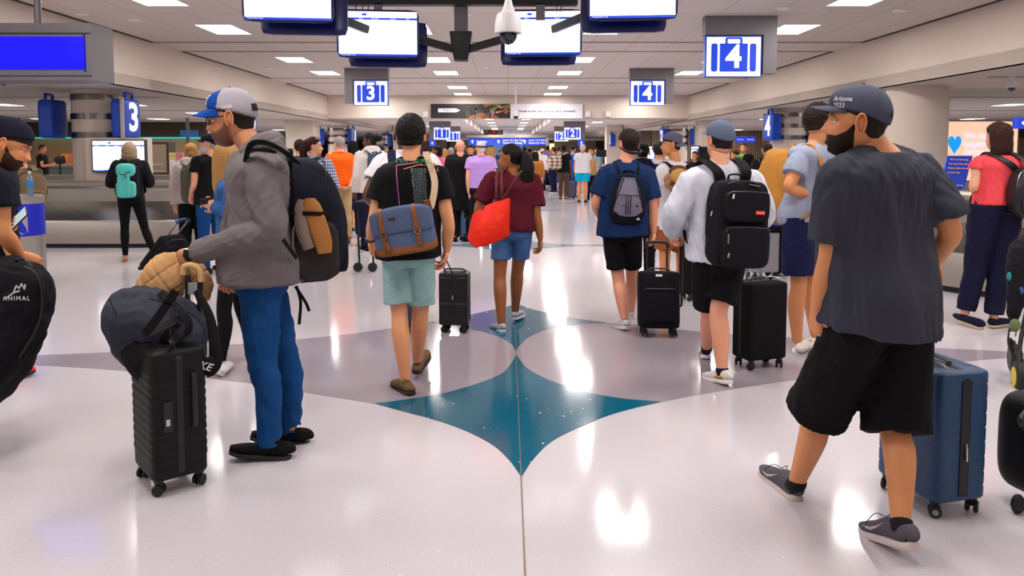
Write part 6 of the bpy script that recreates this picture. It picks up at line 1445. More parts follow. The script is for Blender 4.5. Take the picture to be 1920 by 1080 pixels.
q = P(59, 365, 8.35); t = thing('water_bottle', 'clear plastic water bottle with blue label standing on the bin', 'bottle', (q[0], 8.33, zt)); m = M(); lathe(m, [(.001, 0), (.032, 0), (.034, .02), (.032, .10), (.034, .17), (.024, .21), (.013, .235), (.013, .25)], 18, o=(q[0], 8.33, zt-.004)); obj('bottle_body', m, mat('clear_plastic', (150, 170, 190), .1, trans=.6), t)
m = M(); lathe(m, [(.0345, .10), (.0355, .10), (.0355, .165), (.0345, .165)], 18, o=(q[0], 8.33, zt)); obj('label', m, mat('label_blue', (30, 120, 190), .5), t); m = M(); lathe(m, [(.001, .268), (.015, .266), (.015, .245), (.013, .245)], 14, o=(q[0], 8.33, zt)); obj('cap', m, mWhiteP, t)
# ---- right side props
a = P(1775, 228, 14.5); b = P(1856, 345, 14.5); t = thing('lit_advert', 'peach illuminated advert with a blue heart behind the woman in coral', 'advert', ((a[0]+b[0])/2+.2, 14.5, 1.0)); m = M(); box(m, (a[0]-.03, 14.5, .98), (b[0]+.5, 14.6, a[2]+.03)); obj('housing', m, mGreyMet, t, smooth=False)
mPeach = mat('advert_peach', (250, 206, 176), .5, emit=.75)
m = M(); box(m, (a[0], 14.47, 1.02), (b[0]+.46, 14.5, a[2])); obj('panel', m, mPeach, t, smooth=False)
m = M(); hc = P(1790, 270, 14.46); th = np.linspace(0, 2*PI, 33)[:-1]; m.add([hc+V3(16*math.sin(q)**3*.0078, 0, (13*math.cos(q)-5*math.cos(2*q)-2*math.cos(3*q)-math.cos(4*q))*.0125) for q in th], [list(range(32))[::-1]]); obj('heart', m, mat('heart_blue', (0, 160, 250), .5, emit=.7), t, smooth=False)
m = M()
for i, s in enumerate(('We love', 'helping', 'Arizona')): text_on(m, s, P(1808, 255+15*i, 14.46), UX, UZ, .16, 0, 0, align='LEFT', bold=.02)
obj('lettering', m, mat('advert_lilac', (212, 214, 250), .5, emit=.8), t, smooth=False)
t = thing('message_board', 'tilted blue sign with orange message lines on the right carousel', 'sign', P(1790, 355, 11.0)); dd = 10.9
m = M(); c4 = [P(1764, 352, dd), P(1808, 353, dd), P(1824, 292, dd+.25), P(1777, 292, dd+.25)]; m.add(c4+[q+V3(0, .03, 0) for q in c4], [[0, 1, 2, 3], [7, 6, 5, 4], [0, 4, 5, 1], [1, 5, 6, 2], [2, 6, 7, 3], [3, 7, 4, 0]]); obj('board', m, mat('board_blue', (28, 60, 190), .5, emit=.1), t, smooth=False)
m = M(); box(m, (c4[0][0]+.1, dd+.05, 1.02), (c4[1][0], dd+.45, c4[0][2]+.02)); obj('stand', m, mGreyMet, t, smooth=False)
u_ = nrm(c4[1]-c4[0]); w_ = nrm(c4[3]-c4[0]); m = M()
for i, s in enumerate(('We love free bags,', 'but many look alike.', 'Please check the tag', 'on your bag.', '', 'Thanks!')): 
    if s: text_on(m, s, c4[3]*(1-.12-.135*i)+c4[0]*(.12+.135*i)+u_*.04, u_, np.cross(np.cross(u_, w_), u_), .036, 0, .006, align='LEFT', bold=.015)
obj('message', m, mat('print_orange2', (240, 170, 60), .5, emit=.3), t, smooth=False)
m = M(); text_on(m, 'Southwest', c4[1]*.92+c4[2]*.08-u_*.03, u_, np.cross(np.cross(u_, w_), u_), .034, 0, .006, align='RIGHT', bold=.015); obj('maker_name', m, mWhiteInk, t, smooth=False)
a = P(1749, 242, 26); b = P(1769, 312, 26); t = thing('wall_picture', 'landscape picture panel reading depot beside the right column', 'picture', ((a[0]+b[0])/2, 26, b[2])); m = M(); box(m, (a[0]-.5, 26, b[2]), (b[0], 26.1, a[2])); obj('panel', m, mat('picture_sky', (130, 170, 186), .5), t, smooth=False); m = M(); box(m, (a[0]-.5, 25.98, b[2]+.2), (b[0], 26.0, (a[2]+b[2])/2-.05)); obj('landscape', m, mat('picture_rust', (122, 76, 60), .6), t, smooth=False); m = M(); text_on(m, 'depot', V3((a[0]+b[0])/2-.1, 25.97, (a[2]+b[2])/2), UX, UZ, .2, 0, 0); obj('lettering', m, mWhiteP, t, smooth=False)
for px0, px1, py0, py1, d_, l in ((1204, 1231, 275, 299, 24, 'lit list screen left of the backward cap man'), (1296, 1311, 275, 299, 24, 'lit list screen right of the backward cap man')):
    a = P(px0, py0, d_); b = P(px1, py1, d_); t = thing('kiosk_screen', l, 'screen', ((a[0]+b[0])/2, d_, 0)); m = M(); box(m, (a[0]-.03, d_, b[2]-.03), (b[0]+.03, d_+.1, a[2]+.03)); box(m, ((a[0]+b[0])/2-.05, d_+.02, 0), ((a[0]+b[0])/2+.05, d_+.08, b[2])); obj('housing', m, mBlack, t, smooth=False)
    m = M(); box(m, (a[0], d_-.012, b[2]), (b[0], d_-.002, a[2])); obj('display', m, mScreen, t, smooth=False); m = M(); box(m, (a[0], d_-.016, b[2]), (b[0], d_-.012, b[2]+.03)); box(m, (b[0]-.08, d_-.016, b[2]), (b[0], d_-.012, a[2]-.08)); box(m, (a[0], d_-.016, a[2]-.09), (b[0], d_-.012, a[2]-.06)); obj('blue_bars', m, mScrBlue, t, smooth=False)
a = P(1311, 275, 20); b = P(1327, 312, 20); t = thing('dark_screen', 'dark standing screen left of the white hoodie man', 'screen', (a[0], 20, 0)); m = M(); box(m, (a[0], 20, b[2]), (b[0]+.15, 20.08, a[2])); obj('display', m, mat('dark_display', (22, 24, 26), .15), t, smooth=False); m = M(); box(m, (a[0]+.1, 20.02, 0), (a[0]+.2, 20.07, b[2])); obj('stand', m, mBlack, t, smooth=False)
# info counter
cx_, cy_ = 4.3, 27.5; t = thing('information_counter', 'curved pale counter behind the man in the navy tee', 'counter', (cx_, cy_, 0)); m = M(); lathe(m, [(1.6, 0), (1.65, .3), (1.55, .92), (1.7, .95), (1.7, 1.0), (1.0, 1.0), (1.0, 0)], 48, o=(cx_, cy_, 0)); obj('body', m, mat('counter_speckle', (196, 186, 190), .4, var=.3, vscale=40), t)
m = M(); lathe(m, [(1.73, 1.0), (1.73, 1.05), (.95, 1.05), (.95, 1.0), (1.73, 1.0)], 48, o=(cx_, cy_, 0)); obj('worktop', m, mat('counter_top_lilac', (120, 112, 140), .3), t)
a = P(1118, 281, 26.6); b = P(1137, 294, 26.6); t = thing('computer_monitor', 'black computer monitor on the curved counter', 'monitor', ((a[0]+b[0])/2, 26.6, 1.05)); m = M(); box(m, (a[0], 26.6, b[2]), (b[0], 26.65, a[2])); obj('display', m, mat('dark_display', (22, 24, 26), .15), t, smooth=False); m = M(); cyl(m, ((a[0]+b[0])/2, 26.63, 1.05), ((a[0]+b[0])/2, 26.63, b[2]+.05), .03); box(m, ((a[0]+b[0])/2-.12, 26.55, 1.05), ((a[0]+b[0])/2+.12, 26.7, 1.06)); obj('stand', m, mGreyMet, t)
# far shop front, pillars
m = M()
for x0, x1, c in ((-9, -5.2, 0), (-4.9, -1.4, 1), (1.4, 3.6, 1), (3.9, 7.5, 0)):
    box(m, (x0, 66, 0), (x1, 66.3, 2.4), c)
struct('wall_shopfront', m, [mat('shop_brown', (124, 100, 78), .5), mat('shop_dark', (66, 56, 52), .4)], smooth=False)
m = M()
for x in (-1.3, 1.3): box(m, (x-.08, 62, 0), (x+.08, 62.2, 2.3))
box(m, (-1.3, 62, 2.2), (1.3, 62.2, 2.35)); struct('door_1', m, mat('door_blue_grey', (80, 104, 140), .4), smooth=False)
m = M(); box(m, (-1.2, 63, 0), (1.2, 63.1, 2.2)); struct('window_1', m, mat('pane_blue', (110, 150, 190), .3, emit=.25), smooth=False)
p = P(1035, 277, 45); t = thing('wall_lamp', 'warm glowing lamp above the far crowd, right of the direction signs', 'lamp', (p[0], 45, 1.7)); m = M(); box(m, (p[0]-.13, 45, 1.66), (p[0]+.13, 45.2, 2.0)); obj('shade', m, mat('lamp_warm', (255, 206, 130), .5, emit=2.2), t); m = M(); cyl(m, (p[0], 45.1, 0), (p[0], 45.1, 1.66), .04); obj('pole', m, mBlack, t)
# ---- stroller at the right edge
p = G(1900, 725); t = thing('stroller', 'folding stroller with black wheels and yellow hub at the right edge', 'stroller', (p[0]+.15, p[1]+.2, 0)); d_ = p[1]
mYel = mat('hub_yellow', (216, 190, 20), .5)
def wheel_at(px, py, r, dy, hub): 
    c = P(px, py, d_+dy); m = M(); ax = nrm(V3(.94, -.35, 0)); tube(m, [c-ax*.03, c-ax*.022, c+ax*.022, c+ax*.03], [r*.86, r, r, r*.86], 32, 1); wo = obj('wheel', m, mRub, t); m = M(); tube(m, [c-ax*.034, c+ax*.034], r*.62, 20, 1); obj('hub', m, hub, wo); return c
wheel_at(1911, 707, .105, 0, mYel); wheel_at(1903, 672, .10, .25, mBlack); wheel_at(1975, 690, .105, .3, mYel)
m = M()
tube(m, [P(1903, 672, d_+.25), P(1893, 640, d_+.2), P(1900, 600, d_+.2), P(1908, 560, d_+.2), P(1915, 500, d_+.2), P(1935, 440, d_+.2)], [.018, .016, .016, .015, .014, .012], 10, 4)
tube(m, [P(1911, 705, d_), P(1912, 650, d_+.1), P(1930, 560, d_+.2), P(1950, 480, d_+.3)], .014, 10, 4); tube(m, [P(1975, 690, d_+.3), P(1935, 560, d_+.25)], .014, 10, 2); tube(m, [P(1900, 640, d_+.2), P(1910, 665, d_+.1), P(1925, 680, d_+.05), P(1960, 684, d_+.2)], .012, 8, 4)
obj('frame', m, mBlack, t)
m = M(); tube(m, [P(1900, 600, d_+.1), P(1906, 560, d_+.1), P(1912, 520, d_+.12), P(1918, 478, d_+.15), P(1940, 460, d_+.2)], [(.03, .03), (.06, .06), (.075, .09), (.09, .10), (.10, .10)], 18, 4); o = obj('seat_fabric', m, cloth('stroller_black', (26, 24, 30)), t); remesh_job(o, .012, 2, lambda v, nv, me: folds(v, nv, .010, 51, 'iso', 1.2))
m = M(); ball(m, P(1903, 610, d_+.02), (.035, .03, .045)); ball(m, P(1900, 625, d_+.02), (.02, .02, .03)); obj('olive_toy', m, cloth('toy_olive', (110, 120, 84)), t); m = M(); box(m, (-.015, -.004, -.02), (.015, .004, .02)); m.v = [m.v[0]+P(1898, 628, d_-.01)]; obj('tag', m, mWhiteP, t)
m = M(); ball(m, P(1892, 518, d_+.05), (.012, .02, .03)); obj('teal_toy', m, cloth('toy_teal', (40, 140, 140)), t); m = M(); ball(m, P(1913, 545, d_+.06), (.02, .03, .04)); obj('blue_toy', m, cloth('toy_blue', (70, 90, 160)), t)
# black case cut by the right edge
c = P(1945, 900, 3.25); t = thing('carry_case', 'black rounded case with a side handle cut off by the right edge', 'suitcase', (c[0], c[1], 0)); m = M(); v, f = puffy(.24, .44, .26, 4, 12); m.add(v@rotz(.3).T+V3(c[0]+.03, c[1]+.05, .30), f); o = obj('shell', m, MATS['shell_black'], t, angle=None)
m = M(); hz = P(1912, 790, 3.2); tube(m, [hz+V3(.06, .05, -.05), hz+V3(.01, .0, -.01), hz+V3(.01, .0, .02), hz+V3(.1, .05, .03), hz+V3(.12, .08, -.25)], .013, 10, 3); obj('handle', m, mBlack, t)
for g in (-1, 1): m = M(); ball(m, (c[0]+g*.08, c[1], .045), (.03, .02, .045)); obj('wheel', m, mRub, t)
# ================================================================ MIDDLE AND FAR PEOPLE
cGreyTee = cloth('grey_tee', (150, 152, 166)); cKhaki = cloth('khaki', (188, 158, 112), var=.06); cOrange = cloth('orange_polo', (246, 96, 8), rough=.7); cCream = cloth('cream_hoodie', (214, 204, 196)); cDkGrey = cloth('dark_grey', (78, 76, 88)); cBlk = cBlackS
cOlive = cloth('olive_pack', (92, 92, 80)); cTanPack = cloth('tan_pack', (184, 126, 54), var=.15, rough=.6); cStripeL = pattern_cloth('lilac_stripe', 'stripe', (196, 156, 226), (168, 128, 206), 28); cPlaid = pattern_cloth('blue_plaid', 'plaid', (34, 52, 128), (214, 222, 240), 26)
cPink = cloth('pink_polo', (236, 110, 150)); cCyan = cloth('cyan_shorts', (0, 170, 214)); cBlueSh = cloth('royal_shirt', (20, 84, 190)); cBrownT = cloth('brown_trousers', (88, 66, 54)); cBrownS = cloth('brown_shorts', (150, 84, 48)); cNavyBag = cloth('navy_bag', (26, 28, 48)); cTeal = cloth('teal_fabric', (96, 206, 196))
NON = None
# man with phone at the left edge
K = person('man in navy tee and backward navy cap looking at a phone, at the left edge', 4.1, H=1.78, yaw=-62, head=(-6, -24, 0), skn='tan', hair=('short', 'dark', .006), lod=0,
  j={'pv': (-100, 540, .1), 'nk': (-12, 318, .02), 'hd': (18, 271, 0), 'shL': (-6, 345, .20), 'shR': (-6, 345, -.17), 'elL': (-30, 430, .26), 'wrL': (8, 418, .30), 'haL': (36, 420, .26), 'elR': (4, 432, -.18), 'wrR': (36, 478, -.06), 'haR': (66, 494, -.02)},
  topw=('tee', cInk, {'sleeve': .42, 'fit': .02, 'sfit': .02}), bottom=('shorts', cBlackS), shoes=('sneaker', (40, 40, 44), (200, 200, 200), None), curl=(.9, .8), beard=('full', 'brown', .0028), hs=1.06, palm={'L': (-.1, 1, -.2)},
  cap={'mat': [cCapNavy, mDarkHole], 'back': True, 'brim': .06, 'drop': .02}, seed=21, bulk=1.08)
def cap_mark(K=K):
    pass
t = thing('mobile_phone', 'phone with a bright photo on screen held at the left edge', 'phone', P(35, 412, 4.35)); Rp = rotz(-.3)@roty(-.45)@rotx(-.5); m = M(); v, f = puffy(.075, .15, .009, 8, 6); m.add(v@(Rp@roty(1.25)).T+P(34, 411, 4.34), f); obj('case', m, mBlack, t); m = M(); box(m, (-.034, -.0058, -.070), (.034, -.005, .070)); m.v = [m.v[0]@(Rp@roty(1.25)).T+P(34, 411, 4.34)]; obj('display', m, mat('phone_photo', (196, 214, 220), .3, emit=.8, var=.4, vscale=30), t, smooth=False)
# ski bag
t = thing('ski_bag', 'big black gear bag with white mountain logo carried at the left edge', 'bag', P(30, 640, 3.85)); m = M(); tube(m, [P(38, 492, 3.90), P(34, 508, 3.90), P(14, 580, 3.88), P(-20, 660, 3.84), P(-70, 730, 3.80), P(-120, 780, 3.76)], [(.05, .08), (.155, .13), (.20, .155), (.195, .17), (.17, .16), (.1, .1)], 30, 6, side=V3(1, 0, .5), ex=2.8); sb = obj('bag_body', m, cloth('black_gear', (15, 14, 20), var=.05), t); remesh_job(sb, .009, 3, lambda v, nv, me: folds(v, nv, .011, 61, 'iso', .9))
m = M(); tube(m, [P(46, 500, 3.82), P(66, 512, 3.80), P(78, 550, 3.80), P(74, 600, 3.80), P(48, 650, 3.78), P(20, 690, 3.76)], .006, 6, 4); obj('seam', m, mZip, t); m = M(); tube(m, [P(20, 520, 3.90), P(24, 492, 3.90), P(48, 486, 3.90), P(60, 505, 3.90)], [(.014, .006)]*4, 8, 4, side=V3(0, 1, 0)); obj('handle', m, mBlack, t)
def ski_print(sb=sb, t=t):
    o = P(33, 545, 3.4); k = 3.4/FPX; m = M()
    def L(a, b, w=.005):
        A = o+V3(a[0]*k, 0, -a[1]*k); B = o+V3(b[0]*k, 0, -b[1]*k); u = nrm(B-A); n_ = np.cross(V3(0, 1, 0), u); subdiv_grid(m, A, u, n_, 0, -w, np.linalg.norm(B-A), w, 5, 1)
    for a, b in (((-22, 14), (-8, 4)), ((-8, 4), (-2, -10)), ((-2, -10), (3, -4)), ((3, -4), (8, -14)), ((8, -14), (13, -2)), ((13, -2), (15, -12)), ((-8, 4), (4, 0))): L(a, b, .003)
    text_on(m, 'ANIMAL', o+V3(-3*k, 0, -15*k), UX, UZ, .0275, 0, 0, bold=.01, space=1.3); project(m, sb, V3(0, 1, 0), .004, 1.0); obj('print', m, mWhiteInk, t, smooth=False)
AFTER.append(ski_print)
N2 = person('person in dark clothes with neon pink shoe mostly hidden behind the gear bag', 5.25, px=-4, top=300, yaw=-70, pose='stand', skn='tan', lod=1, topw=('tee', cInk, {}), bottom=('jeans', cBlk), shoes=('sneaker', (240, 40, 80), (30, 24, 34), None), seed=4, local={'toR': (.10, .20, .02)})
# person with olive pack behind bin
O_ = person('person with dark hair in olive jacket and light jeans behind the steel bin', 9.3, px=50, top=278, yaw=24, pose='fold', skn='light', hair=('short', 'brown', .012), lod=1, topw=('long', cloth('olive_jacket', (62, 64, 50)), {}), bottom=('jeans', cloth('pale_jeans', (140, 160, 196))), shoes=('sneaker', (200, 200, 200), (220, 220, 220), None), seed=5)
backpack(O_, 'khaki brown canvas backpack with two rear pockets behind the steel bin', .32, .46, .18, cloth('khaki_pack', (124, 104, 80)), lod=1, seed=3, off=(-.02, 0, .0))
# woman teal pack
P12 = person('blonde woman in black with leggings wearing a teal backpack at the carousel', 11.0, px=250, top=268, yaw=-6, skn='fair', hair=('short', 'ash', .014, [('bob', .085, 1.12)]), lod=1, pose='phone', topw=('long', cloth('black_jacket', (18, 18, 26)), {'hem': -.12, 'hemw': .17, 'sfit': .018}), bottom=('leggings', cBlk), shoes=('low', (190, 140, 110), (190, 150, 120), None), bulk=.98,
  local={'anR': (.30, -.02, .08), 'knR': (.17, .02, .48), 'toR': (.36, .14, .02), 'elL': (-.26, .0, 1.16), 'elR': (.26, .0, 1.16)}, seed=6)
pk = backpack(P12, 'teal and black backpack worn by the blonde woman at the carousel', .31, .50, .20, cloth('black_nylon', (18, 18, 26)), lod=1, pocket=cTeal, strapm=cloth('black_nylon', (18, 18, 26)), seed=7, off=(-.02, 0, .0))
m = M(); v, f = puffy(.25, .20, .07, 3, 10); m.add(pk['T'](v+V3(.0, -.085, .15)), f); obj('teal_top', m, cTeal, pk['root']); m = M(); v, f = puffy(.16, .34, .03, 5, 10); m.add(pk['T'](v+V3(-.02, -.185, -.05)), f); obj('teal_panel', m, cTeal, pk['root']); m = M(); tube(m, pk['T']([(-.07, -.19, .13), (-.03, -.205, .10), (.02, -.205, .12), (.06, -.19, .14)]), .006, 6, 3); tube(m, pk['T']([(.0, -.205, .11), (.01, -.21, .06), (-.01, -.21, .05)]), .005, 6, 3); obj('bungee', m, mBlack, pk['root'])
P13 = person('person with fair hair in beige hoodie wearing an olive backpack', 10.4, px=364, top=270, yaw=-4, skn='fair', hair=('short', 'blond', .012, [('bun', (0, -.085, -.02), .045)]), lod=1, topw=('hoodie', cloth('beige_hoodie', (186, 172, 168)), {'hem': -.06, 'sfit': .015}), bottom=('slack', cBlk), shoes=('sneaker', (40, 40, 44), (180, 180, 180), None), seed=9)
backpack(P13, 'olive grey backpack worn by the person in the beige hoodie', .30, .50, .18, cOlive, lod=1, seed=8, pocket=False, taper=.15, off=(.03, 0, 0))
P14 = person('man with long white beard, navy cap and black tee on the left', 9.9, px=398, top=253, yaw=30, head=(48, 4, 0), skn='pink', hair=('short', 'grey', .006), lod=1, topw=('tee', cBlackT, {}), bottom=('jeans', cJean), shoes=('sneaker', (40, 40, 44), (60, 60, 60), None), beard=('full', 'white', .016, 1), cap={'mat': cCapNavy, 'brim': .07}, seed=10, local={'wrL': (-.12, .26, .95), 'haL': (-.10, .33, .92)})
m = P14['J']; s = suitcase('black soft suitcase tilted on its wheels in front of the bearded man', G(285, 512), 64, .36, .56, .24, cloth('black_ballistic', (17, 17, 24)), 'soft', tilt=46, handle=.30, hw=.14, hmat=mAlu, lod=1)
m = M(); tube(m, s['T']([(-.1, .1, .90), (0, .1, .93), (.1, .1, .90)]), .02, 8, 3); obj('blue_grip', m, mat('grip_blue', (60, 110, 190), .5), s['root'])
P15 = person('blonde woman in black leggings and denim jacket hidden behind hoodie man', 5.5, H=1.66, yaw=72, head=(-58, -4, 0), skn='fair', hair=('short', 'blond', .014, [('bob', .20, 1.0)]), lod=1,
  j={'pv': (440, 452, .05), 'nk': (436, 330, .05), 'hd': (424, 300, .05), 'shL': (440, 345, -.12), 'shR': (434, 345, .22), 'elL': (432, 395, -.14), 'wrL': (403, 388, -.05), 'haL': (388, 380, -.02), 'elR': (430, 400, .25), 'wrR': (412, 390, .2), 'haR': (400, 385, .18), 'hipL': (436, 470, -.05), 'hipR': (442, 470, .15), 'knL': (420, 580, -.08), 'knR': (452, 575, .2), 'anL': (415, 678, -.10), 'anR': (474, 668, .3), 'toL': (404, 702, -.26), 'toR': (456, 682, .24)},
  topw=('long', cloth('denim_jacket', (52, 92, 150), var=.2), {'hem': .0, 'hemw': .15}), bottom=('leggings', cBlk, {'len': (.90, .90)}), shoes=('low', (214, 210, 212), (224, 218, 214), None), seed=12, bulk=.9)
t = thing('phone', 'dark phone held in front of the blonde woman', 'phone', P(384, 377, 5.45)); m = M(); v, f = puffy(.045, .09, .009, 8, 5); m.add(v@roty(1.4).T+P(386, 377, 5.46), f); obj('case', m, mBlack, t)
# group left of centre
P16 = person('balding man in dark grey jersey left of the plaid shirt woman', 11.5, px=566, top=262, yaw=12, skn='pink', hair=('short', 'dark', .006), lod=1, topw=('polo', cDkGrey, {}), bottom=('slack', cNavyP), shoes=('low', (60, 50, 44), (40, 34, 30), None), seed=13)
P17 = person('woman in blue plaid shirt with long brown hair looking right', 9.8, px=592, top=258, yaw=-30, head=(-62, 2, 0), skn='fair', hair=('short', 'auburn', .008, [('tail', [(0, -.06, .07), (0, -.115, .02), (-.01, -.14, -.06), (-.02, -.13, -.16), (-.02, -.12, -.28), (-.02, -.10, -.36)], [.05, .05, .05, .05, .045, .02])]), lod=1, pose='fold', topw=('long', cPlaid, {'collarpiece': 1, 'sfit': .012}), bottom=('slack', cNavyP), shoes=('boot', (84, 66, 50), (50, 40, 34), None), seed=15, local={'toR': (.26, .12, .02), 'toL': (.02, .16, .02)})
m = M(); W = P17['W']; tube(m, W([(-.075, .03, .10), (-.04, .07, .115), (0, .08, .118), (.04, .07, .115), (.075, .03, .10)]), [(.014, .006), (.022, .012), (.008, .005), (.022, .012), (.014, .006)], 10, 3, side=W([(0, 0, 1)])[0]-W([(0, 0, 0)])[0]); obj('sunglasses', m, mat('glasses_pale', (160, 140, 140), .2), None, label='sunglasses pushed up on the hair of the plaid shirt woman', cat='sunglasses')
backpack(P17, 'dark backpack on the plaid shirt woman', .28, .40, .14, cNavyBag, lod=1, seed=9, pocket=False)
P18 = person('grey haired man in bright orange polo and khaki trousers, hands behind back', 13.0, px=640, top=257, yaw=24, head=(8, 0, 0), skn='pink', hair=('short', 'grey', .008), lod=1, pose='behind', topw=('polo', cOrange, {'hemw': .16, 'hem': .02, 'fit': .028}), bottom=('slack', cKhaki, {'belt': cloth('belt_dark', (30, 24, 24))}), shoes=('low', (90, 74, 58), (170, 150, 120), None), bulk=1.12, seed=16)
P19 = person('person in black headscarf and dark clothes behind the orange polo man', 13.9, px=664, top=266, yaw=10, skn='light', hair=None, lod=1, topw=('long', cNavyP, {}), bottom=('slack', cNavyP), shoes=('sneaker', (20, 20, 30), (230, 230, 230), None), cap={'kind': 'hijab', 'mat': cloth('black_scarf', (16, 13, 22))}, seed=17)
P20 = person('woman with dark hair bun and cream hoodie glancing left', 12.0, px=697, top=250, yaw=24, head=(52, 0, 0), skn='dark', hair=('short', 'black', .012, [('bun', (.0, -.13, .05), .06)]), lod=1, topw=('hoodie', cCream, {}), bottom=('slack', cNavyP), shoes=('sneaker', (20, 20, 30), (230, 230, 230), None), seed=18)
backpack(P20, 'small slate backpack on the cream hoodie', .26, .38, .12, cloth('slate_pack', (66, 76, 104)), lod=1, seed=10, pocket=False)
P20b = person('sandy haired child partly hidden behind the orange polo man', 15, px=672, top=286, yaw=0, skn='fair', hair=('short', 'ash', .01), lod=2, topw=('tee', cGreyTee, {}), bottom=('shorts', cNavyP), seed=19)
P20c = person('dark haired person behind the cream hoodie woman', 15, px=716, top=274, yaw=-60, skn='tan', hair=('short', 'black', .012), lod=2, topw=('tee', cBlackT, {}), bottom=('slack', cNavyP), seed=20)
P4 = person('bald man in white polo with navy backpack straps, behind the tour tee man', 6.6, H=1.88, yaw=4, head=(-14, 0, 0), skn='dark', hair=None, lod=0, px=None,
  j={'pv': (768, 440, 0), 'nk': (762, 290, 0), 'hd': (760, 255, 0), 'shL': (717, 306, 0), 'shR': (806, 306, 0), 'elL': (690, 366, -.04), 'wrL': (706, 392, .20), 'haL': (722, 392, .28), 'elR': (826, 370, -.04), 'wrR': (815, 400, .2), 'haR': (805, 400, .25), 'hipL': (748, 455, 0), 'hipR': (786, 455, 0), 'knL': (752, 540, .05), 'knR': (782, 540, .05), 'anL': (756, 612, 0), 'anR': (782, 612, .1), 'toL': (752, 620, .2), 'toR': (786, 618, .3)},
  topw=('polo', cWhite, {'hem': -.04, 'sleeve': .42, 'fit': .024, 'sfit': .02}), bottom=('slack', cDkGrey), shoes=('sneaker', (40, 40, 44), (120, 120, 120), None), bulk=1.12, seed=22)
backpack(P4, 'navy backpack of the bald man, hidden behind the tour tee man', .30, .44, .10, cNavyBag, off=(0, -.03, -.05), lod=1, strapw=.07, pocket=False, seed=12)
P21 = person('bald man in long black suit coat', 13.4, px=864, top=263, yaw=4, skn='pink', hair=None, lod=1, topw=('long', cBlackT, {'hem': -.75, 'hemw': .17, 'sfit': .016, 'name': 'suit_coat'}), bottom=('slack', cBlackS), shoes=('low', (20, 20, 20), (20, 20, 20), None), bulk=1.1, seed=23)
def visor(o): pass
P22 = person('grey haired man in striped lilac polo with navy visor strap', 12.9, px=902, top=265, yaw=8, head=(14, 0, 0), skn='pink', hair=('buzz', 'white', .004), lod=1, topw=('polo', cStripeL, {'hem': .02, 'hemw': .16, 'fit': .026}), bottom=('slack', cBlackS, {'belt': mBlack}), shoes=('low', (20, 20, 20), (20, 20, 20), None), bulk=1.12, seed=24, pose='carryR', local={'elL': (-.22, -.04, 1.14), 'wrL': (-.2, .0, .88), 'haL': (-.19, .0, .79)})
m = M(); W = P22['W']; pts = [(.092*math.sin(a), -.02+.105*-math.cos(a), .035-.012*math.cos(a)) for a in np.linspace(-2.2, 2.2, 14)]; tube(m, W(pts), [(.011, .003)]*14, 8, 2, side=W([(0, 0, 1)])[0]-W([(0, 0, 0)])[0]); obj('visor_strap', m, cCapNavy, None, label='navy visor strap around the head of the lilac polo man', cat='visor')
c = G(875, 452); s = suitcase('slate blue soft suitcase between the lilac polo man and the red tote', (c[0], c[1]+.05, 0), 20, .26, .50, .22, cloth('slate_case', (78, 106, 140), var=.15), 'soft', handle=.30, lod=1, hmat=mAlu)
t = thing('laptop_backpack', 'black and grey backpack stacked on the slate blue suitcase', 'backpack', s['T']([(0, 0, .57)])[0]); m = M(); v, f = puffy(.30, .40, .2, 4, 12); m.add(s['T'](v+V3(-.02, -.02, .75)), f); obj('main_compartment', m, cloth('black_nylon', (18, 18, 26)), t); m = M(); v, f = puffy(.22, .12, .04, 4, 8); m.add(s['T'](v+V3(-.01, -.125, .66)), f); obj('front_pocket', m, cloth('pocket_grey', (96, 100, 116)), t); m = M(); v, f = puffy(.2, .05, .03, 4, 8); m.add(s['T'](v+V3(-.01, -.12, .82)), f); obj('logo_strip', m, cloth('strip_dark', (50, 46, 70)), t); m = M(); tube(m, s['T']([(-.07, -.02, .93), (-.05, -.02, .99), (.03, -.02, .99), (.05, -.02, .93)]), .012, 8, 3); obj('grab_handle', m, mBlack, t)
person('dark haired woman in pink polo holding a phone to her face', 17, px=822, top=274, yaw=40, head=(30, 0, 0), skn='brown', hair=('short', 'black', .012, [('bob', .07, .9)]), lod=2, topw=('polo', cPink, {}), bottom=('slack', cNavyP), seed=25, pose='phone')
person('person in pale lilac shirt left of the suit coat man', 20, px=847, top=277, yaw=20, skn='tan', hair=('buzz', 'grey', .004), lod=2, topw=('tee', cStripeL, {}), bottom=('slack', cNavyP), seed=26)
person('dark haired man facing the camera between suit coat and lilac polo', 17.5, px=883, top=272, yaw=178, head=(0, -8, 0), skn='light', hair=('short', 'black', .012), lod=1, topw=('tee', cGreyTee, {}), bottom=('slack', cNavyP), seed=27)
person('long blond haired person in a cap left of the maroon tee woman', 15, px=920, top=276, yaw=10, skn='fair', hair=('short', 'blond', .012, [('bob', .18, 1.0)]), lod=2, topw=('tee', cDkGrey, {}), bottom=('slack', cNavyP), cap={'mat': cCapNavy}, seed=28)
person('blond haired person beside the pink polo woman', 19, px=835, top=280, yaw=10, skn='fair', hair=('short', 'blond', .012, [('bob', .14, 1.0)]), lod=2, topw=('tee', cKhaki, {}), bottom=('slack', cNavyP), seed=128)
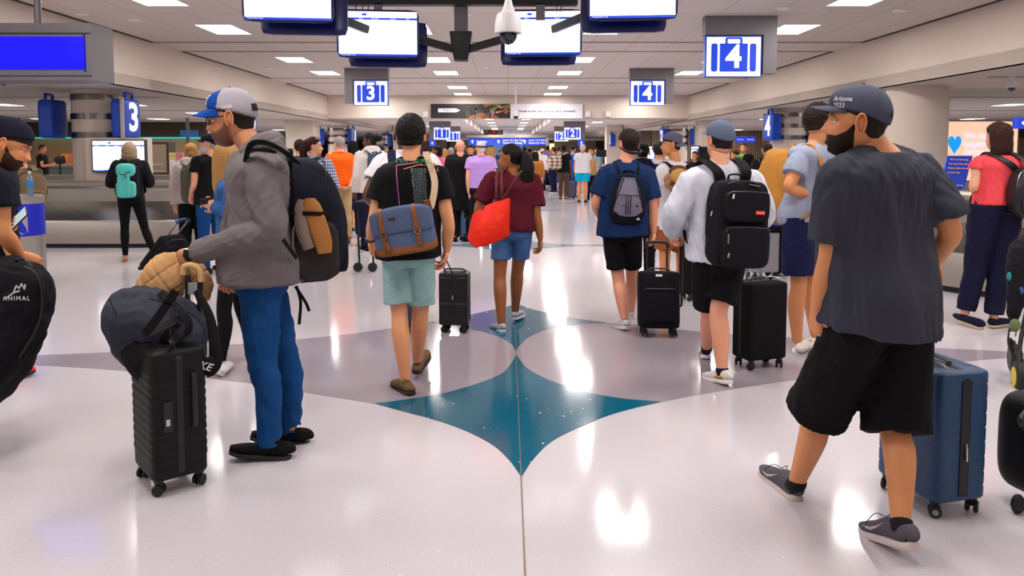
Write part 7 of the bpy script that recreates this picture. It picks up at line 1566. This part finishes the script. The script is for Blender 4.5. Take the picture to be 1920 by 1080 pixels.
# centre right crowd
person('woman in cream cap with long black hair, tan wrap and white skirt', 20.5, px=1003, top=284, yaw=4, skn='tan', hair=('short', 'black', .012, [('bob', .30, 1.1)]), lod=1, topw=('long', cloth('tan_wrap', (170, 104, 50)), {'hem': .0, 'hemw': .17}), bottom=('crop', cWhite, {'w': 1.15, 'len': (.45, .45), 'name': 'skirt'}), shoes=('boot', (110, 40, 50), (60, 30, 30), None), cap={'mat': cloth('cream_cap', (206, 196, 178)), 'back': False}, seed=29)
person('person in white long sleeve top and cap at the far checkpoint', 30, px=1016, top=279, yaw=-30, skn='tan', lod=2, topw=('long', cWhite, {}), bottom=('slack', cNavyP), cap={'mat': cWhite}, seed=30)
person('person in grey violet tee leaning forward in the far crowd', 29, px=1037, top=276, yaw=60, skn='tan', lod=2, topw=('tee', cDkGrey, {}), bottom=('slack', cNavyP), seed=31, pose='phone')
P25 = person('person in black tee and brown trousers with a striped backpack', 25.2, px=1056, top=273, yaw=-14, skn='dark', hair=('short', 'black', .02), lod=1, topw=('tee', cBlackT, {}), bottom=('jeans', cBrownT, {'w': 1.1, 'len': (.86, .86)}), shoes=('sneaker', (150, 96, 70), (120, 80, 60), ((230, 230, 230), .16)), seed=32, cap={'mat': cBlackT, 'back': True})
backpack(P25, 'brown and white striped backpack slung on the person in brown trousers', .42, .46, .22, pattern_cloth('brown_stripe', 'plaid', (110, 78, 50), (220, 210, 196), 9), lod=1, off=(-.22, .02, -.02), pocket=False, seed=13)
person('man in royal blue shirt looking down at his phone', 26.0, px=1073, top=274, yaw=-40, head=(0, -25, 0), skn='light', hair=('fade', 'black', .012), lod=1, pose='phone', topw=('long', cBlueSh, {}), bottom=('jeans', cJean), seed=33)
P27 = person('white haired man in white shirt and cyan shorts', 23.6, px=1091, top=271, yaw=-4, skn='tan', hair=('short', 'white', .006), lod=1, topw=('tee', cWhite, {'hem': -.12, 'hemw': .19, 'fit': .03}), bottom=('shorts', cCyan, {'len': (.36, .36)}), shoes=('low', (70, 56, 44), (40, 30, 26), None), bulk=1.12, seed=34, hs=1.05)
c = G(1072, 371)+V3(-.1, -.35, 0); suitcase('small grey hard suitcase right of the brown trousers', (c[0], c[1]+.1, 0), 4, .36, .50, .22, mat('shell_violet_grey', (92, 90, 112), .4), 'vert', handle=.35, lod=1)
person('smiling blond woman at the curved counter', 24.4, px=1106, top=281, yaw=160, skn='fair', hair=('short', 'blond', .012, [('bob', .10, 1.0)]), lod=2, topw=('tee', cKhaki, {}), bottom=('slack', cNavyP), seed=35)
person('person in light blue shirt behind the curved counter', 29, px=1117, top=278, yaw=150, skn='tan', lod=2, topw=('tee', cloth('sky_tee', (90, 170, 220)), {}), bottom=('slack', cNavyP), seed=36)
r_ = random.Random(44)
far = [(983, 31, 'dark blue top', cNavyT), (993, 34, 'grey top', cDkGrey), (1026, 33, 'lilac top', cStripeL), (968, 36, 'black top', cBlackT), (952, 40, 'maroon top', cMaroon), (1046, 36, 'black shirt', cBlackT), (938, 38, 'navy shirt', cNavyT), (800, 30, 'olive top', cOlive), (810, 36, 'grey shirt', cDkGrey), (788, 33, 'black jacket', cBlackT), (1010, 44, 'cream top', cCream), (1030, 48, 'navy jacket', cNavyP), (975, 50, 'tan top', cKhaki), (1056, 40, 'white tee', cWhite)]
for i, (px, d, l, mt) in enumerate(far):
    person('tiny far figure in %s %s' % (l, ['facing away', 'turned left', 'turned right'][i % 3]), d, px=px, H=r_.uniform(1.62, 1.82), yaw=r_.uniform(-60, 60), skn=r_.choice(['light', 'tan', 'brown']), hair=('short', r_.choice(['black', 'brown', 'dark']), .012), lod=2, topw=('tee', mt, {}), bottom=('slack', r_.choice([cNavyP, cBlk, cJean])), seed=50+i, pose=r_.choice(['stand', 'walk', 'phone']))
c = P(1027, 335, 34); suitcase('tall black suitcase standing far off behind the cream cap woman', (c[0], 34, 0), 0, .40, .60, .26, cBlk, 'plain', handle=.3, lod=2)
suitcase('dark suitcase right beside the tall black one far off', (c[0]-.5, 34.4, 0), 0, .36, .5, .24, cBlk, 'plain', handle=.3, lod=2)
# right middle
person('person in black cap and dark hoodie behind the navy tee man', 9.6, px=1203, top=270, yaw=-6, skn='light', hair=('short', 'black', .01), lod=1, topw=('hoodie', cNavyP, {}), bottom=('slack', cBlk), cap={'mat': cBlackT, 'back': True}, seed=37, shoes=('sneaker', (40, 40, 44), (120, 120, 120), None))
person('person with big black hair and grey tee in front of the list screen', 11.5, px=1233, top=268, yaw=10, skn='light', hair=('curly', 'black', .028), lod=1, topw=('tee', cGreyTee, {}), bottom=('slack', cBlk), seed=38, shoes=('sneaker', (40, 40, 44), (120, 120, 120), None))
P7 = person('young man in backward grey cap, white tee and brown shorts facing left', 8.3, H=1.78, yaw=16, head=(66, 0, 0), skn='tan', hair=('short', 'dark', .010), lod=0,
  j={'pv': (1262, 424, 0), 'nk': (1266, 303, 0), 'hd': (1258, 271, .0), 'shL': (1237, 326, -.04), 'shR': (1294, 326, .04), 'elL': (1229, 372, -.04), 'wrL': (1236, 415, .04), 'haL': (1238, 430, .06), 'elR': (1302, 372, 0), 'wrR': (1300, 415, .05), 'haR': (1298, 430, .1), 'hipL': (1247, 432, 0), 'hipR': (1277, 432, 0), 'knL': (1246, 496, .0), 'knR': (1278, 496, .1), 'anL': (1246, 548, .0), 'anR': (1277, 545, .1), 'toL': (1236, 556, .15), 'toR': (1273, 552, .3)},
  topw=('tee', cWhite, {'hem': -.04, 'hemw': .165, 'fit': .018}), bottom=('mid', cBrownS, {'len': (.34, .34)}), shoes=('low', (196, 190, 180), (180, 170, 160), None), cap={'mat': cloth('cap_grey_violet', (92, 94, 112)), 'back': True, 'brim': .075, 'drop': .035}, seed=39)
pk = backpack(P7, 'black backpack with two hats clipped on, worn by the backward cap man', .26, .42, .14, cloth('black_nylon', (18, 18, 26)), lod=1, pocket=False, seed=14, off=(.02, -.02, -.02))
for (a, b), c1, l, rr in (((1274, 331), (196, 150, 90), 'tan cloth hat clipped to the black backpack', (.10, .05, .085)), ((1272, 322), (96, 68, 52), 'dark brown hat clipped above the tan hat', (.10, .045, .07))):
    q = P(a, b, 7.98 if c1[0] > 150 else 8.03); t = thing('clipped_hat', l, 'hat', q-V3(0, 0, .05)); m = M(); ball(m, q, rr, 16); mt_ = cloth('hat_%d' % c1[0], c1); obj('crown', m, mt_, t); m = M(); tube(m, [q+V3(-.10, -.01, -.03), q+V3(-.13, 0, -.09), q+V3(-.05, -.01, -.14)], [(.015, .05), (.02, .06), (.01, .04)], 12, 4); obj('brim', m, cloth('hat_brim', (168, 120, 84)), t)
P9 = person('tall man in blue-grey tee and navy shorts with hand on hip', 6.0, H=1.93, yaw=-52, head=(-20, 0, 0), skn='tan', hair=('curly', 'dark', .018), lod=0,
  j={'pv': (1504, 405, 0), 'nk': (1530, 272, .02), 'hd': (1537, 228, .02), 'shL': (1558, 298, .18), 'shR': (1498, 302, -.16), 'elR': (1480, 352, -.22), 'wrR': (1524, 368, -.10), 'haR': (1546, 370, -.04), 'elL': (1572, 350, .2), 'wrL': (1570, 390, .12), 'haL': (1568, 410, .1), 'hipL': (1520, 420, .12), 'hipR': (1497, 420, -.08), 'knL': (1524, 535, .16), 'knR': (1497, 540, -.08), 'anL': (1528, 630, .2), 'anR': (1494, 640, -.05), 'toL': (1545, 640, .35), 'toR': (1512, 652, .15)},
  topw=('tee', cGreyBlue, {'hem': -.03, 'hemw': .165, 'hemd': .14, 'fit': .016, 'sleeve': .42, 'sfit': .012}), bottom=('shorts', cNavyS, {'len': (.42, .42), 'w': .95}), shoes=('sneaker', (226, 220, 210), (230, 226, 216), None), seed=40, bulk=1.0)
backpack(P9, 'large tan hiking backpack on the tall man with hand on hip', .33, .60, .30, cTanPack, lod=0, pocket=False, seed=15, off=(0, -.05, .05), strapm=cTanPack, strapw=.055, lean=.08, fn2=lambda v: v*np.stack([np.ones(len(v)), 1+.15*(v[:, 2] < .1), np.ones(len(v))], 1))
m = M(); W = P9['W']; tube(m, W([(-.06, -.05, -.13), (-.09, .05, -.15), (-.06, .14, -.22), (.0, .17, -.24), (.06, .12, -.2), (.085, .0, -.14)]), [.014, .014, .026, .028, .02, .012], 10, 4); obj('travel_pillow', m, cNavyP, None, label='dark headphones or pillow ring around the neck of the tall man', cat='headphones')
c = G(1432, 522); s = suitcase('silver ribbed hard suitcase with blue bag on top, behind the white hoodie', (c[0], c[1]+.1, 0), 12, .36, .50, .24, mat('shell_silver', (150, 150, 158), .35, metal=.4), 'vert', handle=.30, lod=0, hw=.16)
cRoy = cloth('royal_nylon', (10, 60, 220), rough=.6); t = thing('duffel_bag', 'bright blue and black duffel lying on the silver suitcase', 'bag', s['T']([(0, 0, .58)])[0]); m = M(); v, f = puffy(.46, .20, .24, 3, 12); m.add(s['T'](v+V3(.02, -.04, .69)), f); o = obj('bag_body', m, cRoy, t); m = M(); v, f = puffy(.40, .07, .26, 5, 10); m.add(s['T'](v+V3(.02, -.045, .625)), f); obj('black_base', m, cBlk, t); m = M(); ribbon(m, s['T']([(-.2, -.16, .70), (0, -.17, .74), (.2, -.16, .76)]), .02, .006, s['Z']); obj('strap', m, cBlk, t)
c = G(1466, 522); suitcase('tall black suitcase right beside the silver one', (c[0]+.03, c[1]+.25, 0), 0, .22, .62, .3, cBlk, 'smooth', handle=0, lod=1)
c = G(1308, 566); suitcase('black suitcase mostly hidden between the black soft case and the white hoodie man', (c[0]-.02, c[1]+.12, 0), 14, .24, .50, .22, cBlk, 'smooth', handle=.3, lod=1)
P28 = person('man in black tee with green print facing the camera by the slat wall', 19, px=1389, top=269, yaw=176, skn='light', hair=('short', 'brown', .008), lod=1, topw=('tee', cBlackT, {}), bottom=('slack', cBlk), seed=41, shoes=('sneaker', (40, 40, 44), (120, 120, 120), None))
def pr28(P28=P28):
    m = M(); text_on(m, 'ARIZ', P(1392, 291, 18.2), UX, UZ, .09, 0, 0, bold=.02); text_on(m, '52', P(1392, 298, 18.2), UX, UZ, .10, 0, 0, bold=.03); project(m, P28['top'], V3(0, 1, 0), .006, 1.5); obj('shirt_print', m, mat('print_lime', (150, 196, 90), .6), P28['top'], smooth=False)
AFTER.append(pr28)
person('bald man in black shirt left of the tan backpack', 12.4, px=1434, top=268, yaw=20, skn='olive', hair=('buzz', 'dark', .001), lod=1, topw=('tee', cBlackT, {}), bottom=('slack', cBlk), seed=42, bulk=1.1, shoes=('sneaker', (40, 40, 44), (120, 120, 120), None))
person('woman with brown hair in black between the two list screens', 17, px=1300, top=284, yaw=150, skn='tan', hair=('short', 'brown', .012, [('bob', .09, 1.0)]), lod=2, topw=('tee', cBlackT, {}), bottom=('slack', cBlk), seed=43)
person('woman with brown hair partly hidden behind the grey-blue cap', 19, px=1374, top=283, yaw=100, skn='tan', hair=('short', 'auburn', .012, [('bob', .12, 1.0)]), lod=2, topw=('tee', cBlackT, {}), bottom=('slack', cBlk), seed=44)
P11 = person('woman in coral top and cropped navy trousers, seen from behind at right', 6.85, H=1.72, yaw=10, head=(6, 0, 0), skn='fair', hair=('short', 'auburn', .014, [('bob', .13, 1.15)]), lod=0,
  j={'pv': (1866, 385, 0), 'nk': (1872, 290, 0), 'hd': (1869, 256, .02), 'shL': (1837, 308, 0), 'shR': (1908, 308, 0), 'elL': (1826, 352, .0), 'wrL': (1848, 345, .2), 'haL': (1866, 342, .24), 'elR': (1922, 352, .02), 'wrR': (1898, 345, .24), 'haR': (1880, 342, .26), 'hipL': (1846, 395, 0), 'hipR': (1888, 395, 0), 'knL': (1830, 490, .02), 'knR': (1872, 492, .0), 'anL': (1809, 588, .02), 'anR': (1863, 596, -.06), 'toL': (1788, 597, .12), 'toR': (1893, 608, .04)},
  topw=('tee', cCoral, {'hem': .0, 'hemw': .165, 'hemd': .125, 'fit': .016, 'sleeve': .30, 'sfit': .014}), bottom=('crop', cNavyP, {'w': 1.15, 'len': (.84, .84), 'amp': .006}), shoes=('low', (24, 24, 52), (206, 180, 150), None), bulk=1.05, seed=45)
pk = backpack(P11, 'black leather backpack with silver zips on the woman in coral', .38, .44, .20, mat('black_leather', (20, 18, 24), .45, bump=.2), lod=0, off=(.17, -.02, -.05), strapm=mat('black_leather', (20, 18, 24)), zipm=mChrome, seed=16, e=3.4, strapw=.055)
m = M(); tube(m, pk['T']([(-.04, -.115, .14), (-.09, -.135, .05), (-.085, -.14, -.08), (-.06, -.135, -.13)]), .004, 6, 4); obj('zipper', m, mChrome, pk['root'])
# seated / leaning man far left
person('man in black tee leaning by the far left counter, arms folded', 22.0, px=88, top=271, yaw=-100, head=(0, -6, 0), skn='tan', hair=('short', 'brown', .006), lod=1, pose='phone', topw=('tee', cBlackT, {}), bottom=('slack', cNavyP), seed=46, shoes=('sneaker', (40, 40, 44), (120, 120, 120), None))
# dark trolley behind the satchel man
t = thing('baggage_trolley', 'dark low baggage trolley behind the tour tee man', 'trolley', (P(682, 420, 10)[0], 10, 0)); a = P(664, 392, 10); b = P(700, 378, 10); m = M(); box(m, (a[0], 9.9, a[2]), (b[0], 10.5, b[2])); obj('bed', m, cNavyBag, t, smooth=False); m = M()
for x in (a[0]+.04, b[0]-.03):
    tube(m, [V3(x, 10, a[2]), V3(x+.02, 10, .08)], .014, 8, 1)
obj('leg', m, mBlack, t)
for x in (a[0]+.04, b[0]-.02): m = M(); tube(m, [V3(x, 9.98, .06), V3(x, 10.02, .06)], .06, 16, 1); obj('wheel', m, mRub, t)
run_jobs()
# ================================================================ WORLD + VIEW
w = bpy.data.worlds.new('world'); SC.world = w; w.use_nodes = True
w.node_tree.nodes['Background'].inputs[0].default_value = (1, .95, .9, 1); w.node_tree.nodes['Background'].inputs[1].default_value = .3
SC.view_settings.view_transform = 'Standard'; SC.view_settings.look = 'None'; SC.view_settings.gamma = 1
SC.view_settings.use_curve_mapping = False
SC.view_settings.exposure = 0.0
SC.cycles.max_bounces = 6; SC.cycles.diffuse_bounces = 4; SC.cycles.glossy_bounces = 3
SC.cycles.use_denoising = True
SC.cycles.use_adaptive_sampling = True; SC.cycles.adaptive_threshold = .03
